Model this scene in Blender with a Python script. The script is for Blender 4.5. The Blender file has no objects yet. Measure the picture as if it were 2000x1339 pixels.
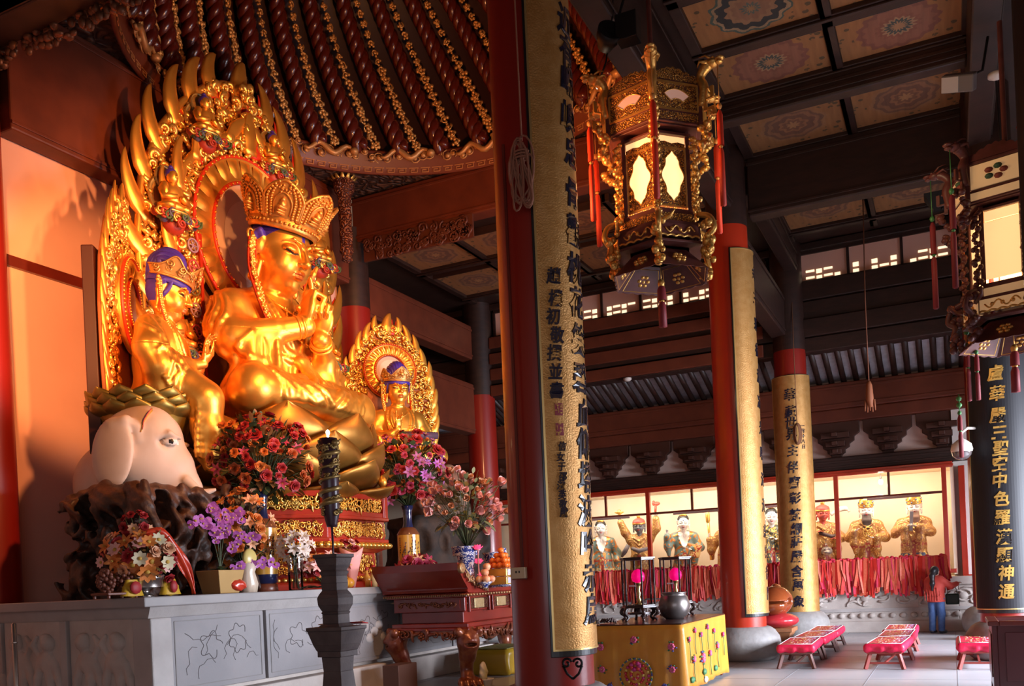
import bpy, bmesh, math, random
import numpy as np
from mathutils import Matrix, Vector
D = bpy.data; SC = bpy.context.scene; COL = SC.collection
R = math.radians; pi = math.pi; sin = math.sin; cos = math.cos

# ---------------------------------------------------------------- camera (eye level 1.7 m, shift lens, slight roll)
YAW, ROLL, FPX = R(25.8), R(2.6), 1780.0
cd = D.cameras.new('camera'); cam = D.objects.new('camera', cd); COL.objects.link(cam); SC.camera = cam
cd.sensor_width = 36; cd.lens = FPX / 2000 * 36; cd.shift_y = (1133 - 669.5) / 2000; cd.clip_start = .05; cd.clip_end = 200
F_ = Vector((-sin(YAW), cos(YAW), 0)); R_ = Vector((cos(YAW), sin(YAW), 0)); Z_ = Vector((0, 0, 1))
rc = R_ * cos(ROLL) - Z_ * sin(ROLL); uc = R_ * sin(ROLL) + Z_ * cos(ROLL)
M = Matrix((rc, uc, -F_)).transposed().to_4x4(); M.translation = (0, 0, 1.7); cam.matrix_world = M

# ---------------------------------------------------------------- world, daylight through the doors, exposure
SC.view_settings.view_transform = 'Standard'; SC.view_settings.look = 'None'
SC.view_settings.gamma = 1; SC.view_settings.use_curve_mapping = False; SC.view_settings.exposure = 0.14
wd = D.worlds.new('world'); SC.world = wd; wd.use_nodes = True
wd.node_tree.nodes['Background'].inputs[0].default_value = (1, .55, .36, 1)
wd.node_tree.nodes['Background'].inputs[1].default_value = .17

def area(name, loc, tgt, sx, sy, power, col, spread=180):
    l = D.lights.new(name, 'AREA'); l.shape = 'RECTANGLE'; l.size = sx; l.size_y = sy; l.energy = power; l.color = col; l.spread = R(spread)
    o = D.objects.new(name, l); COL.objects.link(o); o.location = loc
    o.rotation_euler = (Vector(tgt) - Vector(loc)).to_track_quat('-Z', 'Y').to_euler(); return o
def spot(name, loc, tgt, ang, power, col, blend=.6, rad=.22):
    l = D.lights.new(name, 'SPOT'); l.energy = power; l.color = col; l.spot_size = R(ang); l.spot_blend = blend; l.shadow_soft_size = rad
    o = D.objects.new(name, l); COL.objects.link(o); o.location = loc
    o.rotation_euler = (Vector(tgt) - Vector(loc)).to_track_quat('-Z', 'Y').to_euler(); return o
def point(name, loc, power, col, rad=.05):
    l = D.lights.new(name, 'POINT'); l.energy = power; l.color = col; l.shadow_soft_size = rad
    o = D.objects.new(name, l); COL.objects.link(o); o.location = loc; return o
COOL = (.80, .86, 1.0); WARM = (1, .40, .13); WARM2 = (1, .50, .20); LAMP = (1, .72, .42)
# daylight: the open door leaves on the right side of the hall and the entrance behind the camera
area('door_daylight', (7.5, 16, 2.4), (-4, 17.5, -1.0), 9, 3.0, 2100, COOL, 100)
area('entrance_daylight', (1.5, -4, 2.6), (-4, 10, .6), 9, 3, 65, COOL, 95)
# the hall's warm flood lamps, plus added fills for wall, lantern, altar and coffers
spot('flood_central', (-3.9, 10.6, 8.6), (-11, 12.9, 7.2), 62, 2200, WARM)
spot('flood_low', (-4.3, 15.8, 7.4), (-11, 12.2, 5.6), 60, 520, WARM)
spot('flood_side', (-4.2, 9.0, 6.8), (-12.2, 9.8, 5.4), 70, 1900, WARM)
spot('flood_right', (-5.2, 9.6, 6.8), (-10.6, 16.0, 5.6), 42, 1500, WARM2)
spot('fill_wall', (-8.0, 5.2, 6.2), (-12.5, 10.0, 6.0), 40, 2900, WARM)  # added fill to brighten the plaster wall, no fixture there
spot('fill_lantern', (-5.6, 8.9, 5.6), (-3.05, 10.75, 6.7), 34, 1100, WARM)  # added fill on the lantern's left faces, hangs from nothing
spot('fill_altar', (-4.4, 9.9, 7.2), (-7.9, 13.2, 2.4), 46, 800, WARM2)  # extra lamp put in to brighten the altar and throne
spot('flood_dome', (-5.0, 12.0, 6.2), (-8.2, 15.2, 11.8), 95, 1050, WARM)
area('fill_coffer', (-1.4, 11.0, 6.0), (-1.4, 16.5, 9.5), 1.0, .6, 28, LAMP)  # floating fill below the painted coffers, no lamp stands here
# ---------------------------------------------------------------- mesh building helpers
rng = random.Random(7)
def S(h):
    h = h.lstrip('#'); c = [int(h[i:i+2], 16) / 255 for i in (0, 2, 4)]
    return tuple((x / 12.92 if x <= .04045 else ((x + .055) / 1.055) ** 2.4) for x in c)
def frame(d, up=(0, 0, 1)):
    z = np.array(d, float); z /= np.linalg.norm(z) + 1e-12; u = np.array(up, float)
    if abs(z @ u) > .98: u = np.array((1., 0, 0))
    x = np.cross(u, z); x /= np.linalg.norm(x); y = np.cross(z, x); return x, y, z
def rot(ax, ay=0, az=0):
    ca, sa = cos(ax), sin(ax); A = np.array(((1, 0, 0), (0, ca, -sa), (0, sa, ca)))
    cb, sb = cos(ay), sin(ay); B = np.array(((cb, 0, sb), (0, 1, 0), (-sb, 0, cb)))
    cc, sc = cos(az), sin(az); C = np.array(((cc, -sc, 0), (sc, cc, 0), (0, 0, 1))); return C @ B @ A
class MB:
    def __init__(s): s.v = []; s.f = []; s.n = 0; s.mi = []; s.sm = []
    def add(s, v, f, m=0, sm=True, T=None):
        v = np.asarray(v, float).reshape(-1, 3)
        if T is not None:
            Rm, t = T; v = v @ np.asarray(Rm).T + np.asarray(t)
        n = s.n; s.v.append(v); s.n += len(v)
        if isinstance(f, np.ndarray): fl = (f + n).tolist()
        else: fl = [[i + n for i in q] for q in f]
        s.f += fl; s.mi += [m] * len(fl); s.sm += [sm] * len(fl); return s
    def box(s, c, d, m=0, Rm=None):
        x, y, z = (q / 2 for q in d)
        v = np.array([(i * x, j * y, k * z) for i in (-1, 1) for j in (-1, 1) for k in (-1, 1)], float)
        if Rm is not None: v = v @ np.asarray(Rm).T
        return s.add(v + np.array(c), [(0, 1, 3, 2), (4, 6, 7, 5), (0, 4, 5, 1), (2, 3, 7, 6), (0, 2, 6, 4), (1, 5, 7, 3)], m, False)
    def bx(s, a, b, m=0): return s.box([(p + q) / 2 for p, q in zip(a, b)], [abs(q - p) for p, q in zip(a, b)], m)
    def bar(s, a, b, w, h, m=0, up=(0, 0, 1)):
        a = np.array(a, float); b = np.array(b, float); x, y, z = frame(b - a, up)
        return s.box((a + b) / 2, (w, h, np.linalg.norm(b - a)), m, np.stack((x, y, z), 1))
    def frust(s, c, a, b, h, m=0, az=0):
        ax, ay = (a, a) if not hasattr(a, '__len__') else a; bx_, by = (b, b) if not hasattr(b, '__len__') else b
        v = np.array([(-ax, -ay, 0), (ax, -ay, 0), (ax, ay, 0), (-ax, ay, 0), (-bx_, -by, h), (bx_, -by, h), (bx_, by, h), (-bx_, by, h)], float)
        return s.add(v @ rot(0, 0, az).T + np.array(c), [(3, 2, 1, 0), (4, 5, 6, 7), (0, 1, 5, 4), (1, 2, 6, 5), (2, 3, 7, 6), (3, 0, 4, 7)], m, False)
    def tube(s, path, r, seg=8, m=0, closed=False, cap=True, flat=1.0, up=(0, 0, 1)):
        p = np.array(path, float); n = len(p); rr = np.broadcast_to(np.asarray(r, float), (n,))
        if closed: t = np.roll(p, -1, 0) - np.roll(p, 1, 0)
        else: t = np.gradient(p, axis=0)
        x, y, z = frame(t[0], up); V = []; a = np.arange(seg) * 2 * pi / seg; ca, sa = np.cos(a), np.sin(a)
        for i in range(n):
            z = t[i] / (np.linalg.norm(t[i]) + 1e-12); x = x - z * (x @ z); nx = np.linalg.norm(x)
            x = frame(z, up)[0] if nx < 1e-6 else x / nx
            y = np.cross(z, x); V.append(p[i] + rr[i] * (np.outer(ca, x) + flat * np.outer(sa, y)))
        V = np.concatenate(V); k = np.arange(seg); k2 = (k + 1) % seg; Fq = []
        for i in range(n if closed else n - 1):
            j = (i + 1) % n; Fq.append(np.stack((i * seg + k, i * seg + k2, j * seg + k2, j * seg + k), 1))
        Fq = np.concatenate(Fq).tolist()
        if cap and not closed: Fq += [list(range(seg))[::-1], [(n - 1) * seg + q for q in range(seg)]]
        return s.add(V, Fq, m, True)
    def lathe(s, prof, seg=24, c=(0, 0, 0), m=0, a0=0, a1=2 * pi, T=None, sm=True, flute=None, cap=False):
        full = abs(a1 - a0 - 2 * pi) < 1e-6; na = seg if full else seg + 1
        a = a0 + (a1 - a0) * np.arange(na) / seg; V = []
        for (r, z) in prof:
            q = r if flute is None else r * (1 + flute[1] * np.cos(flute[0] * a))
            V.append(np.stack((q * np.cos(a), q * np.sin(a), np.full(na, z)), 1))
        V = np.concatenate(V); Fq = []
        for i in range(len(prof) - 1):
            for k in range(na if full else na - 1):
                k2 = (k + 1) % na; Fq.append((i * na + k, i * na + k2, (i + 1) * na + k2, (i + 1) * na + k))
        if cap: Fq += [tuple(range(na))[::-1], tuple((len(prof) - 1) * na + q for q in range(na))]
        if T is not None: V = V @ np.asarray(T).T
        return s.add(V + np.array(c), Fq, m, sm)
    def ell(s, c, r, seg=12, m=0, Rm=None):
        r = (r, r, r) if not hasattr(r, '__len__') else r; nr = max(4, seg // 2)
        pr = [(sin(pi * i / nr), -cos(pi * i / nr)) for i in range(nr + 1)]; pr[0] = (1e-4, -1); pr[-1] = (1e-4, 1)
        T = np.diag(r) if Rm is None else np.asarray(Rm) @ np.diag(r)
        return s.lathe(pr, seg, c, m, T=T)
    def grid(s, fn, nu, nv, m=0, closeu=False, T=None, two=False):
        V = np.array([fn(i / (nu if closeu else nu - 1), j / (nv - 1)) for j in range(nv) for i in range(nu)], float); Fq = []
        for j in range(nv - 1):
            for i in range(nu if closeu else nu - 1):
                i2 = (i + 1) % nu; Fq.append((j * nu + i, j * nu + i2, (j + 1) * nu + i2, (j + 1) * nu + i))
        return s.add(V, Fq, m, True, T)
    def prism(s, poly, d, o=(0, 0, 0), x=(1, 0, 0), y=(0, 0, 1), m=0, taper=1.0, sm=False):
        """polygon in the plane o + u*x + v*y, extruded by d along x cross y (both faces)"""
        x = np.array(x, float); y = np.array(y, float); n = np.cross(x, y); P = np.array(poly, float); c = P.mean(0); k = len(P)
        A = np.array(o, float) + np.outer(P[:, 0], x) + np.outer(P[:, 1], y); Q = c + (P - c) * taper
        B = np.array(o, float) + np.outer(Q[:, 0], x) + np.outer(Q[:, 1], y) + n * d
        ar = sum(P[i][0] * P[(i + 1) % k][1] - P[(i + 1) % k][0] * P[i][1] for i in range(k)) * d
        f = [list(range(k))[::-1], list(range(k, 2 * k))] + [(i, (i + 1) % k, k + (i + 1) % k, k + i) for i in range(k)]
        if ar < 0: f = [q[::-1] for q in f]
        return s.add(np.concatenate((A, B)), f, m, sm)
    def obj(s, name, mats, par=None, bevel=0, solid=0, sub=0, loc=None, rz=None, sm=None):
        me = D.meshes.new(name)
        if s.n: me.from_pydata(np.concatenate(s.v).tolist(), [], s.f)
        mats = mats if isinstance(mats, (list, tuple)) else [mats]
        for q in mats: me.materials.append(q)
        if len(mats) > 1: me.polygons.foreach_set('material_index', s.mi)
        me.polygons.foreach_set('use_smooth', s.sm if sm is None else [sm] * len(s.sm))
        o = D.objects.new(name, me); COL.objects.link(o)
        if par is not None: o.parent = par
        if loc is not None: o.location = loc
        if rz is not None: o.rotation_euler = (0, 0, rz)
        if solid: q = o.modifiers.new('solid', 'SOLIDIFY'); q.thickness = solid; q.offset = 0
        if sub: q = o.modifiers.new('sub', 'SUBSURF'); q.levels = sub; q.render_levels = sub
        if bevel: q = o.modifiers.new('bevel', 'BEVEL'); q.width = bevel; q.segments = 2; q.limit_method = 'ANGLE'; q.angle_limit = R(40)
        me.update(); return o
def tag(o, label, cat, group=None, kind=None):
    o['label'] = label; o['category'] = cat
    if group: o['group'] = group
    if kind: o['kind'] = kind
    return o
def thing(name, label, cat, loc=(0, 0, 0), rz=0, group=None):
    o = D.objects.new(name, None); COL.objects.link(o); o.location = loc; o.rotation_euler = (0, 0, rz); o.empty_display_size = .1
    return tag(o, label, cat, group)
def struct(o, label=None, cat=None):
    o['kind'] = 'structure'
    if label: o['label'] = label
    if cat: o['category'] = cat
    return o
def copy_tree(o, par=None):
    c = o.copy(); COL.objects.link(c); c.parent = par
    for ch in o.children: copy_tree(ch, c)
    return c
def dup(o, loc, rz=None, label=None, scale=None, group=None):
    c = copy_tree(o); c.location = loc
    if rz is not None: c.rotation_euler = (0, 0, rz)
    if scale is not None: c.scale = (scale,) * 3
    if label: c['label'] = label
    if group: c['group'] = group
    return c
def spiral(turns=1.6, r0=.08, r1=1., n=22, a0=0, sgn=1):
    return [((r0 + (r1 - r0) * t) * cos(a0 + sgn * turns * 2 * pi * t), (r0 + (r1 - r0) * t) * sin(a0 + sgn * turns * 2 * pi * t)) for t in np.linspace(0, 1, n)]
def bez(p, n=12):
    p = [np.array(q, float) for q in p]; out = []
    for t in np.linspace(0, 1, n):
        q = p
        while len(q) > 1: q = [a * (1 - t) + b * t for a, b in zip(q, q[1:])]
        out.append(q[0])
    return np.array(out)
def catmull(P, n=6, closed=False):
    P = [np.array(p, float) for p in P]; out = []; L = len(P)
    for i in range(L if closed else L - 1):
        g = (lambda k: P[k % L]) if closed else (lambda k: P[min(max(k, 0), L - 1)])
        a, b, c, d = g(i - 1), g(i), g(i + 1), g(i + 2)
        for t in np.arange(n) / n: out.append(.5 * (2 * b + (c - a) * t + (2 * a - 5 * b + 4 * c - d) * t * t + (3 * b - a - 3 * c + d) * t ** 3))
    if not closed: out.append(P[-1])
    return np.array(out)

def largest_piece(o):
    bm = bmesh.new(); bm.from_mesh(o.data); bm.verts.ensure_lookup_table(); seen = set(); best = []
    for v in bm.verts:
        if v in seen: continue
        st = [v]; seen.add(v); c = []
        while st:
            q = st.pop(); c.append(q)
            for e in q.link_edges:
                w = e.other_vert(q)
                if w not in seen: seen.add(w); st.append(w)
        if len(c) > len(best): best = c
    keep = set(best); bmesh.ops.delete(bm, geom=[v for v in bm.verts if v not in keep], context='VERTS'); bm.to_mesh(o.data); bm.free()
# ---------------------------------------------------------------- signed distance sculpting -> one closed surface (naive surface nets)
def sEll(c, r, Rm=None):
    c = np.array(c, np.float32); r = np.array(r if hasattr(r, '__len__') else (r,) * 3, np.float32); A = None if Rm is None else np.asarray(Rm, np.float32)
    def f(P):
        q = P - c
        if A is not None: q = q @ A
        k0 = np.sqrt(((q / r) ** 2).sum(1)); k1 = np.sqrt(((q / (r * r)) ** 2).sum(1)) + 1e-6
        return k0 * (k0 - 1) / k1
    f.bb = (c, float(r.max())); return f
def sCap(a, b, ra, rb=None):
    a = np.array(a, np.float32); b = np.array(b, np.float32); rb = ra if rb is None else rb; ab = b - a; L = float(ab @ ab) + 1e-9
    def f(P):
        t = np.clip((P - a) @ ab / L, 0, 1); q = P - a - t[:, None] * ab
        return np.sqrt((q * q).sum(1)) - (ra + (rb - ra) * t)
    f.bb = ((a + b) / 2, float(np.sqrt(L) / 2 + max(ra, rb))); return f
def sPath(pts, r):
    pts = np.array(pts, float); rr = np.broadcast_to(np.asarray(r, float), (len(pts),))
    return [sCap(pts[i], pts[i + 1], float(rr[i]), float(rr[i + 1])) for i in range(len(pts) - 1)]
def sBox(c, h, Rm=None, rd=.02):
    c = np.array(c, np.float32); h = np.array(h, np.float32) - rd; A = None if Rm is None else np.asarray(Rm, np.float32)
    def f(P):
        q = P - c
        if A is not None: q = q @ A
        q = np.abs(q) - h; return np.sqrt((np.maximum(q, 0) ** 2).sum(1)) + np.minimum(q.max(1), 0) - rd
    return f
class Sculpt:
    """list of (prim, k, op): op '+' smooth union, '-' smooth cut, 'd' displacement"""
    def __init__(s): s.L = []
    def u(s, p, k=.05):
        for q in (p if isinstance(p, list) else [p]): s.L.append((q, k, '+'))
        return s
    def cut(s, p, k=.03):
        for q in (p if isinstance(p, list) else [p]): s.L.append((q, k, '-'))
        return s
    def disp(s, f): s.L.append((f, 0, 'd')); return s
    def __call__(s, P):
        P = P.astype(np.float32); d = np.full(len(P), 9., np.float32)
        for f, k, op in s.L:
            if op == 'd': d = d + f(P); continue
            if hasattr(f, 'bb'):
                cc, rr = f.bb; dq = P - cc; far = np.sqrt((dq * dq).sum(1)) > rr + 4 * k + .3
                if far.all(): continue
                idx = np.nonzero(~far)[0]; e = f(P[idx]); b = d[idx]
                if op == '+': h = np.maximum(k - np.abs(b - e), 0) / k; d[idx] = np.minimum(b, e) - h * h * k * .25
                else: h = np.maximum(k - np.abs(b + e), 0) / k; d[idx] = np.maximum(b, -e) + h * h * k * .25
            else:
                e = f(P)
                if op == '+': h = np.maximum(k - np.abs(d - e), 0) / k; d = np.minimum(d, e) - h * h * k * .25
                else: h = np.maximum(k - np.abs(d + e), 0) / k; d = np.maximum(d, -e) + h * h * k * .25
        return d
def nets(f, lo, hi, res):
    """surface of f<0 in the box lo..hi with cell size res"""
    lo = np.array(lo, float); hi = np.array(hi, float); B = 8
    nb = np.maximum(1, np.ceil((hi - lo) / res / B).astype(int)); n = nb * B + 1
    ax = [lo[i] + res * np.arange(n[i]) for i in range(3)]
    V = np.full(n, 1., np.float32)
    cx, cy, cz = [ax[i][:-1].reshape(-1, B).mean(1) for i in range(3)]
    C = np.stack(np.meshgrid(cx, cy, cz, indexing='ij'), -1).reshape(-1, 3); dc = f(C); half = B * res * .95
    idx = np.stack(np.meshgrid(*[np.arange(q) for q in nb], indexing='ij'), -1).reshape(-1, 3)
    for (i, j, k), q in zip(idx[dc < -half * 1.6], dc[dc < -half * 1.6]): V[i*B:i*B+B+1, j*B:j*B+B+1, k*B:k*B+B+1] = -1.
    near = idx[np.abs(dc) <= half * 1.6]; off = np.stack(np.meshgrid(*[np.arange(B + 1)] * 3, indexing='ij'), -1).reshape(-1, 3)
    for s0 in range(0, len(near), 400):
        bl = near[s0:s0 + 400]; I = (bl[:, None, :] * B + off[None]).reshape(-1, 3)
        V[I[:, 0], I[:, 1], I[:, 2]] = f(lo + I * res)
    V[0] = V[-1] = 1; V[:, 0] = V[:, -1] = 1; V[:, :, 0] = V[:, :, -1] = 1
    sg = V < 0; c8 = [sg[a:n[0]-1+a, b:n[1]-1+b, c:n[2]-1+c] for a in (0, 1) for b in (0, 1) for c in (0, 1)]
    sm = sum(q.astype(np.int8) for q in c8); act = (sm > 0) & (sm < 8); ids = np.full(act.shape, -1, np.int64); I = np.argwhere(act); ids[act] = np.arange(len(I))
    acc = np.zeros((len(I), 3)); cnt = np.zeros(len(I)); cr = [(a, b, c) for a in (0, 1) for b in (0, 1) for c in (0, 1)]
    for p in range(8):
        for q in range(p + 1, 8):
            df = np.abs(np.array(cr[p]) - np.array(cr[q]))
            if df.sum() != 1: continue
            a = V[I[:, 0] + cr[p][0], I[:, 1] + cr[p][1], I[:, 2] + cr[p][2]]; b = V[I[:, 0] + cr[q][0], I[:, 1] + cr[q][1], I[:, 2] + cr[q][2]]
            w = (a < 0) != (b < 0); t = np.where(w, a / np.where(w, a - b, 1), 0)[:, None]
            acc += np.where(w[:, None], np.array(cr[p]) + t * (np.array(cr[q]) - np.array(cr[p])), 0); cnt += w
    P = lo + (I + acc / cnt[:, None]) * res; Fq = []
    for d in range(3):
        u, v = (d + 1) % 3, (d + 2) % 3; sl0 = [slice(1, n[i] - 1) for i in range(3)]; sl0[d] = slice(0, n[d] - 1); sl1 = list(sl0); sl1[d] = slice(1, n[d])
        a = sg[tuple(sl0)]; b = sg[tuple(sl1)]; E = np.argwhere(a != b); st = a[a != b]
        base = E.copy(); base[:, u] += 1; base[:, v] += 1; q = []
        for du, dv in ((1, 1), (0, 1), (0, 0), (1, 0)):
            c = base.copy(); c[:, u] -= du; c[:, v] -= dv; q.append(ids[c[:, 0], c[:, 1], c[:, 2]])
        q = np.stack(q, 1); q[~st] = q[~st][:, ::-1]; Fq.append(q)
    return P, np.concatenate(Fq)
def sculpt_obj(name, boxes, f, mats, par, pick=None, loc=None, rz=None, extra=None):
    mb = MB()
    for lo, hi, res in boxes:
        P, q = nets(f, lo, hi, res)
        q = q[(q >= 0).all(1)]; mb.add(P, q)
    if pick is not None:
        A = np.concatenate(mb.v); cen = A[np.array(mb.f)].mean(1); mb.mi = pick(cen).astype(int).tolist()
    if extra is not None:
        n = mb.n; mb.v += extra.v; mb.f += [[i + n for i in q] for q in extra.f]; mb.mi += [i + 1 for i in extra.mi]; mb.sm += extra.sm; mb.n += extra.n
    return mb.obj(name, mats, par, loc=loc, rz=rz)
# ---------------------------------------------------------------- procedural materials
_mc = {}
def mat(name, col, rough=.5, metal=0., col2=None, nscale=6., bump=0., bscale=20., emit=None, estr=1., trans=0., coat=0., vor=0., vscale=12., spec=.5, stretch=None, detail=4., contrast=(.35, .65), alpha=1., objco=True, ior=1.45):
    if name in _mc: return _mc[name]
    m = D.materials.new(name); m.use_nodes = True; nt = m.node_tree; N = nt.nodes; L = nt.links; b = N['Principled BSDF']; _mc[name] = m
    b.inputs['Base Color'].default_value = (*col, 1); b.inputs['Roughness'].default_value = rough; b.inputs['Metallic'].default_value = metal
    b.inputs['Specular IOR Level'].default_value = spec; b.inputs['Transmission Weight'].default_value = trans; b.inputs['IOR'].default_value = ior
    b.inputs['Coat Weight'].default_value = coat; b.inputs['Alpha'].default_value = alpha; b.inputs['Coat Roughness'].default_value = .12
    if emit: b.inputs['Emission Color'].default_value = (*emit, 1); b.inputs['Emission Strength'].default_value = estr
    co = None
    if col2 is not None or bump or vor:
        tc = N.new('ShaderNodeTexCoord'); co = tc.outputs['Object']
        if stretch:
            mp = N.new('ShaderNodeMapping'); mp.inputs['Scale'].default_value = stretch; L.new(co, mp.inputs[0]); co = mp.outputs[0]
    if col2 is not None:
        n = N.new('ShaderNodeTexNoise'); n.inputs['Scale'].default_value = nscale; n.inputs['Detail'].default_value = detail; L.new(co, n.inputs['Vector'])
        rp = N.new('ShaderNodeValToRGB'); rp.color_ramp.elements[0].position = contrast[0]; rp.color_ramp.elements[1].position = contrast[1]
        rp.color_ramp.elements[0].color = (*col, 1); rp.color_ramp.elements[1].color = (*col2, 1)
        L.new(n.outputs['Fac'], rp.inputs[0]); L.new(rp.outputs[0], b.inputs['Base Color'])
    hs = None
    if bump:
        n = N.new('ShaderNodeTexNoise'); n.inputs['Scale'].default_value = bscale; n.inputs['Detail'].default_value = 5; L.new(co, n.inputs['Vector'])
        bp = N.new('ShaderNodeBump'); bp.inputs['Strength'].default_value = bump; bp.inputs['Distance'].default_value = .02; L.new(n.outputs['Fac'], bp.inputs['Height']); hs = bp
    if vor:
        n = N.new('ShaderNodeTexVoronoi'); n.inputs['Scale'].default_value = vscale; n.feature = 'SMOOTH_F1'; L.new(co, n.inputs['Vector'])
        bp = N.new('ShaderNodeBump'); bp.inputs['Strength'].default_value = vor; bp.inputs['Distance'].default_value = .04; bp.invert = True; L.new(n.outputs['Distance'], bp.inputs['Height'])
        if hs: L.new(hs.outputs[0], bp.inputs['Normal'])
        hs = bp
    if hs: L.new(hs.outputs[0], b.inputs['Normal'])
    return m
def carved(name, hi, lo, scale=18., metal=.9, rough=.35, bump=1., dist=.03, cut=(.32, .5), warp=2.5):
    """carved scroll work: warped voronoi / wave ridges in two tones (gilt ridge, painted ground) with matching relief"""
    if name in _mc: return _mc[name]
    m = D.materials.new(name); m.use_nodes = True; nt = m.node_tree; N = nt.nodes; L = nt.links; b = N['Principled BSDF']; _mc[name] = m
    tc = N.new('ShaderNodeTexCoord'); nz = N.new('ShaderNodeTexNoise'); nz.inputs['Scale'].default_value = scale * .5; nz.inputs['Detail'].default_value = 1
    L.new(tc.outputs['Object'], nz.inputs['Vector'])
    ad = N.new('ShaderNodeVectorMath'); ad.operation = 'MULTIPLY_ADD'; L.new(nz.outputs['Color'], ad.inputs[0]); ad.inputs[1].default_value = (warp / scale,) * 3; L.new(tc.outputs['Object'], ad.inputs[2])
    v = N.new('ShaderNodeTexVoronoi'); v.inputs['Scale'].default_value = scale; v.feature = 'F1'; L.new(ad.outputs[0], v.inputs['Vector'])
    w = N.new('ShaderNodeMath'); w.operation = 'SINE'; ml = N.new('ShaderNodeMath'); ml.operation = 'MULTIPLY'; ml.inputs[1].default_value = 9; L.new(v.outputs['Distance'], ml.inputs[0]); L.new(ml.outputs[0], w.inputs[0])
    mr = N.new('ShaderNodeMapRange'); mr.inputs['From Min'].default_value = -1; mr.inputs['From Max'].default_value = 1; L.new(w.outputs[0], mr.inputs['Value'])
    rp = N.new('ShaderNodeValToRGB'); rp.color_ramp.elements[0].position = cut[0]; rp.color_ramp.elements[1].position = cut[1]; rp.color_ramp.elements[0].color = (*lo, 1); rp.color_ramp.elements[1].color = (*hi, 1)
    L.new(mr.outputs[0], rp.inputs[0]); L.new(rp.outputs[0], b.inputs['Base Color'])
    rm = N.new('ShaderNodeMath'); rm.operation = 'MULTIPLY'; rm.inputs[1].default_value = metal; sp = N.new('ShaderNodeMapRange'); sp.inputs['From Min'].default_value = cut[0]; sp.inputs['From Max'].default_value = cut[1]
    L.new(mr.outputs[0], sp.inputs['Value']); L.new(sp.outputs[0], rm.inputs[0]); L.new(rm.outputs[0], b.inputs['Metallic']); b.inputs['Roughness'].default_value = rough
    bp = N.new('ShaderNodeBump'); bp.inputs['Strength'].default_value = bump; bp.inputs['Distance'].default_value = dist; L.new(mr.outputs[0], bp.inputs['Height']); L.new(bp.outputs[0], b.inputs['Normal'])
    return m
GOLD = mat('gilded', (.88, .40, .062), .37, .84, (.94, .48, .085), 3., bump=.10, bscale=9.)
GOLD2 = mat('gilded_relief', (.84, .46, .09), .33, .85, (.93, .56, .14), 8., bump=.15, bscale=30.)
GOLDM = mat('matte_gold', (.62, .36, .08), .45, .8, (.74, .46, .13), 6., bump=.1, bscale=25.)
GOLDC = carved('carved_gold', (.85, .48, .10), (.30, .05, .01), 16, rough=.35)
LOTUS = mat('lotus_gold', (.38, .18, .03), .42, .8, (.48, .25, .05), 2.5, bump=.08, bscale=10)
BANNER = mat('banner_gold_leaf', (.48, .232, .062), .44, .50, (.56, .295, .095), 9., bump=.35, bscale=60)
REDL = mat('red_lacquer', (.33, .018, .006), .34, 0, (.42, .028, .010), 1.2, coat=.3, bump=.03, bscale=12)
REDF = mat('red_flame_core', (.50, .03, .01), .4)
REDC = mat('red_column', (.27, .012, .005), .38, 0, (.21, .009, .005), 1.0, coat=.25, stretch=(1, 1, .3))
MARO = mat('maroon_lacquer', (.10, .012, .008), .35, 0, (.15, .018, .010), 2., coat=.3)
DKW = mat('dark_timber', (.020, .0075, .005), .5, 0, (.034, .012, .008), 3., bump=.1, bscale=10, stretch=(1, 1, 4))
BLK = mat('black_lacquer', (.012, .010, .010), .35, 0, coat=.3)
BLKM = mat('black_iron', (.02, .018, .018), .5, .6)
BRW = mat('red_brown_timber', (.105, .020, .008), .5, 0, (.14, .028, .011), 2.5, bump=.12, bscale=8)
PINK = mat('pale_plaster', (.70, .37, .28), .85, 0, (.74, .41, .31), .8, bump=.05, bscale=15)
CREAM = mat('cream_plaster', (.76, .62, .44), .85, 0, (.80, .68, .52), 1.)
WHITE = mat('white_plaster', (.80, .74, .70), .8, 0, (.74, .68, .63), 1.)
STONE = mat('grey_stone', (.40, .36, .34), .6, 0, (.48, .44, .42), 2.2, bump=.2, bscale=22)
STONEL = mat('pale_granite', (.47, .40, .36), .7, 0, (.56, .49, .44), 3, bump=.25, bscale=40)
STONED = mat('dark_granite', (.075, .055, .055), .55, 0, (.11, .085, .08), 6, bump=.2, bscale=40)
FLOORM = mat('polished_floor', (.40, .40, .42), .38, 0, (.47, .47, .49), .7, bump=.05, bscale=6)
BLUE = mat('ultramarine_hair', (.045, .02, .30), .45, 0, (.06, .03, .36), 3, stretch=(1, 1, 6))
INK = mat('ink_lacquer', (.010, .010, .022), .22, 0, coat=.5)
GLASS = mat('clear_glass', (1, 1, 1), .02, 0, trans=1., ior=1.02, spec=.3)
def pane_mat(name, tint, refl=.25):
    m = D.materials.new(name); m.use_nodes = True; nt = m.node_tree; N = nt.nodes; L = nt.links; N.remove(N['Principled BSDF'])
    t = N.new('ShaderNodeBsdfTransparent'); t.inputs[0].default_value = (*tint, 1); g = N.new('ShaderNodeBsdfGlossy'); g.inputs['Roughness'].default_value = .03
    fr = N.new('ShaderNodeFresnel'); fr.inputs[0].default_value = 1.4; ml = N.new('ShaderNodeMath'); ml.operation = 'MULTIPLY'; ml.inputs[1].default_value = refl * 2
    x = N.new('ShaderNodeMixShader'); L.new(fr.outputs[0], ml.inputs[0]); L.new(ml.outputs[0], x.inputs[0]); L.new(t.outputs[0], x.inputs[1]); L.new(g.outputs[0], x.inputs[2]); L.new(x.outputs[0], N['Material Output'].inputs[0]); return m
PANE = pane_mat('window_glass', (.98, .98, .98), .06)
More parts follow.
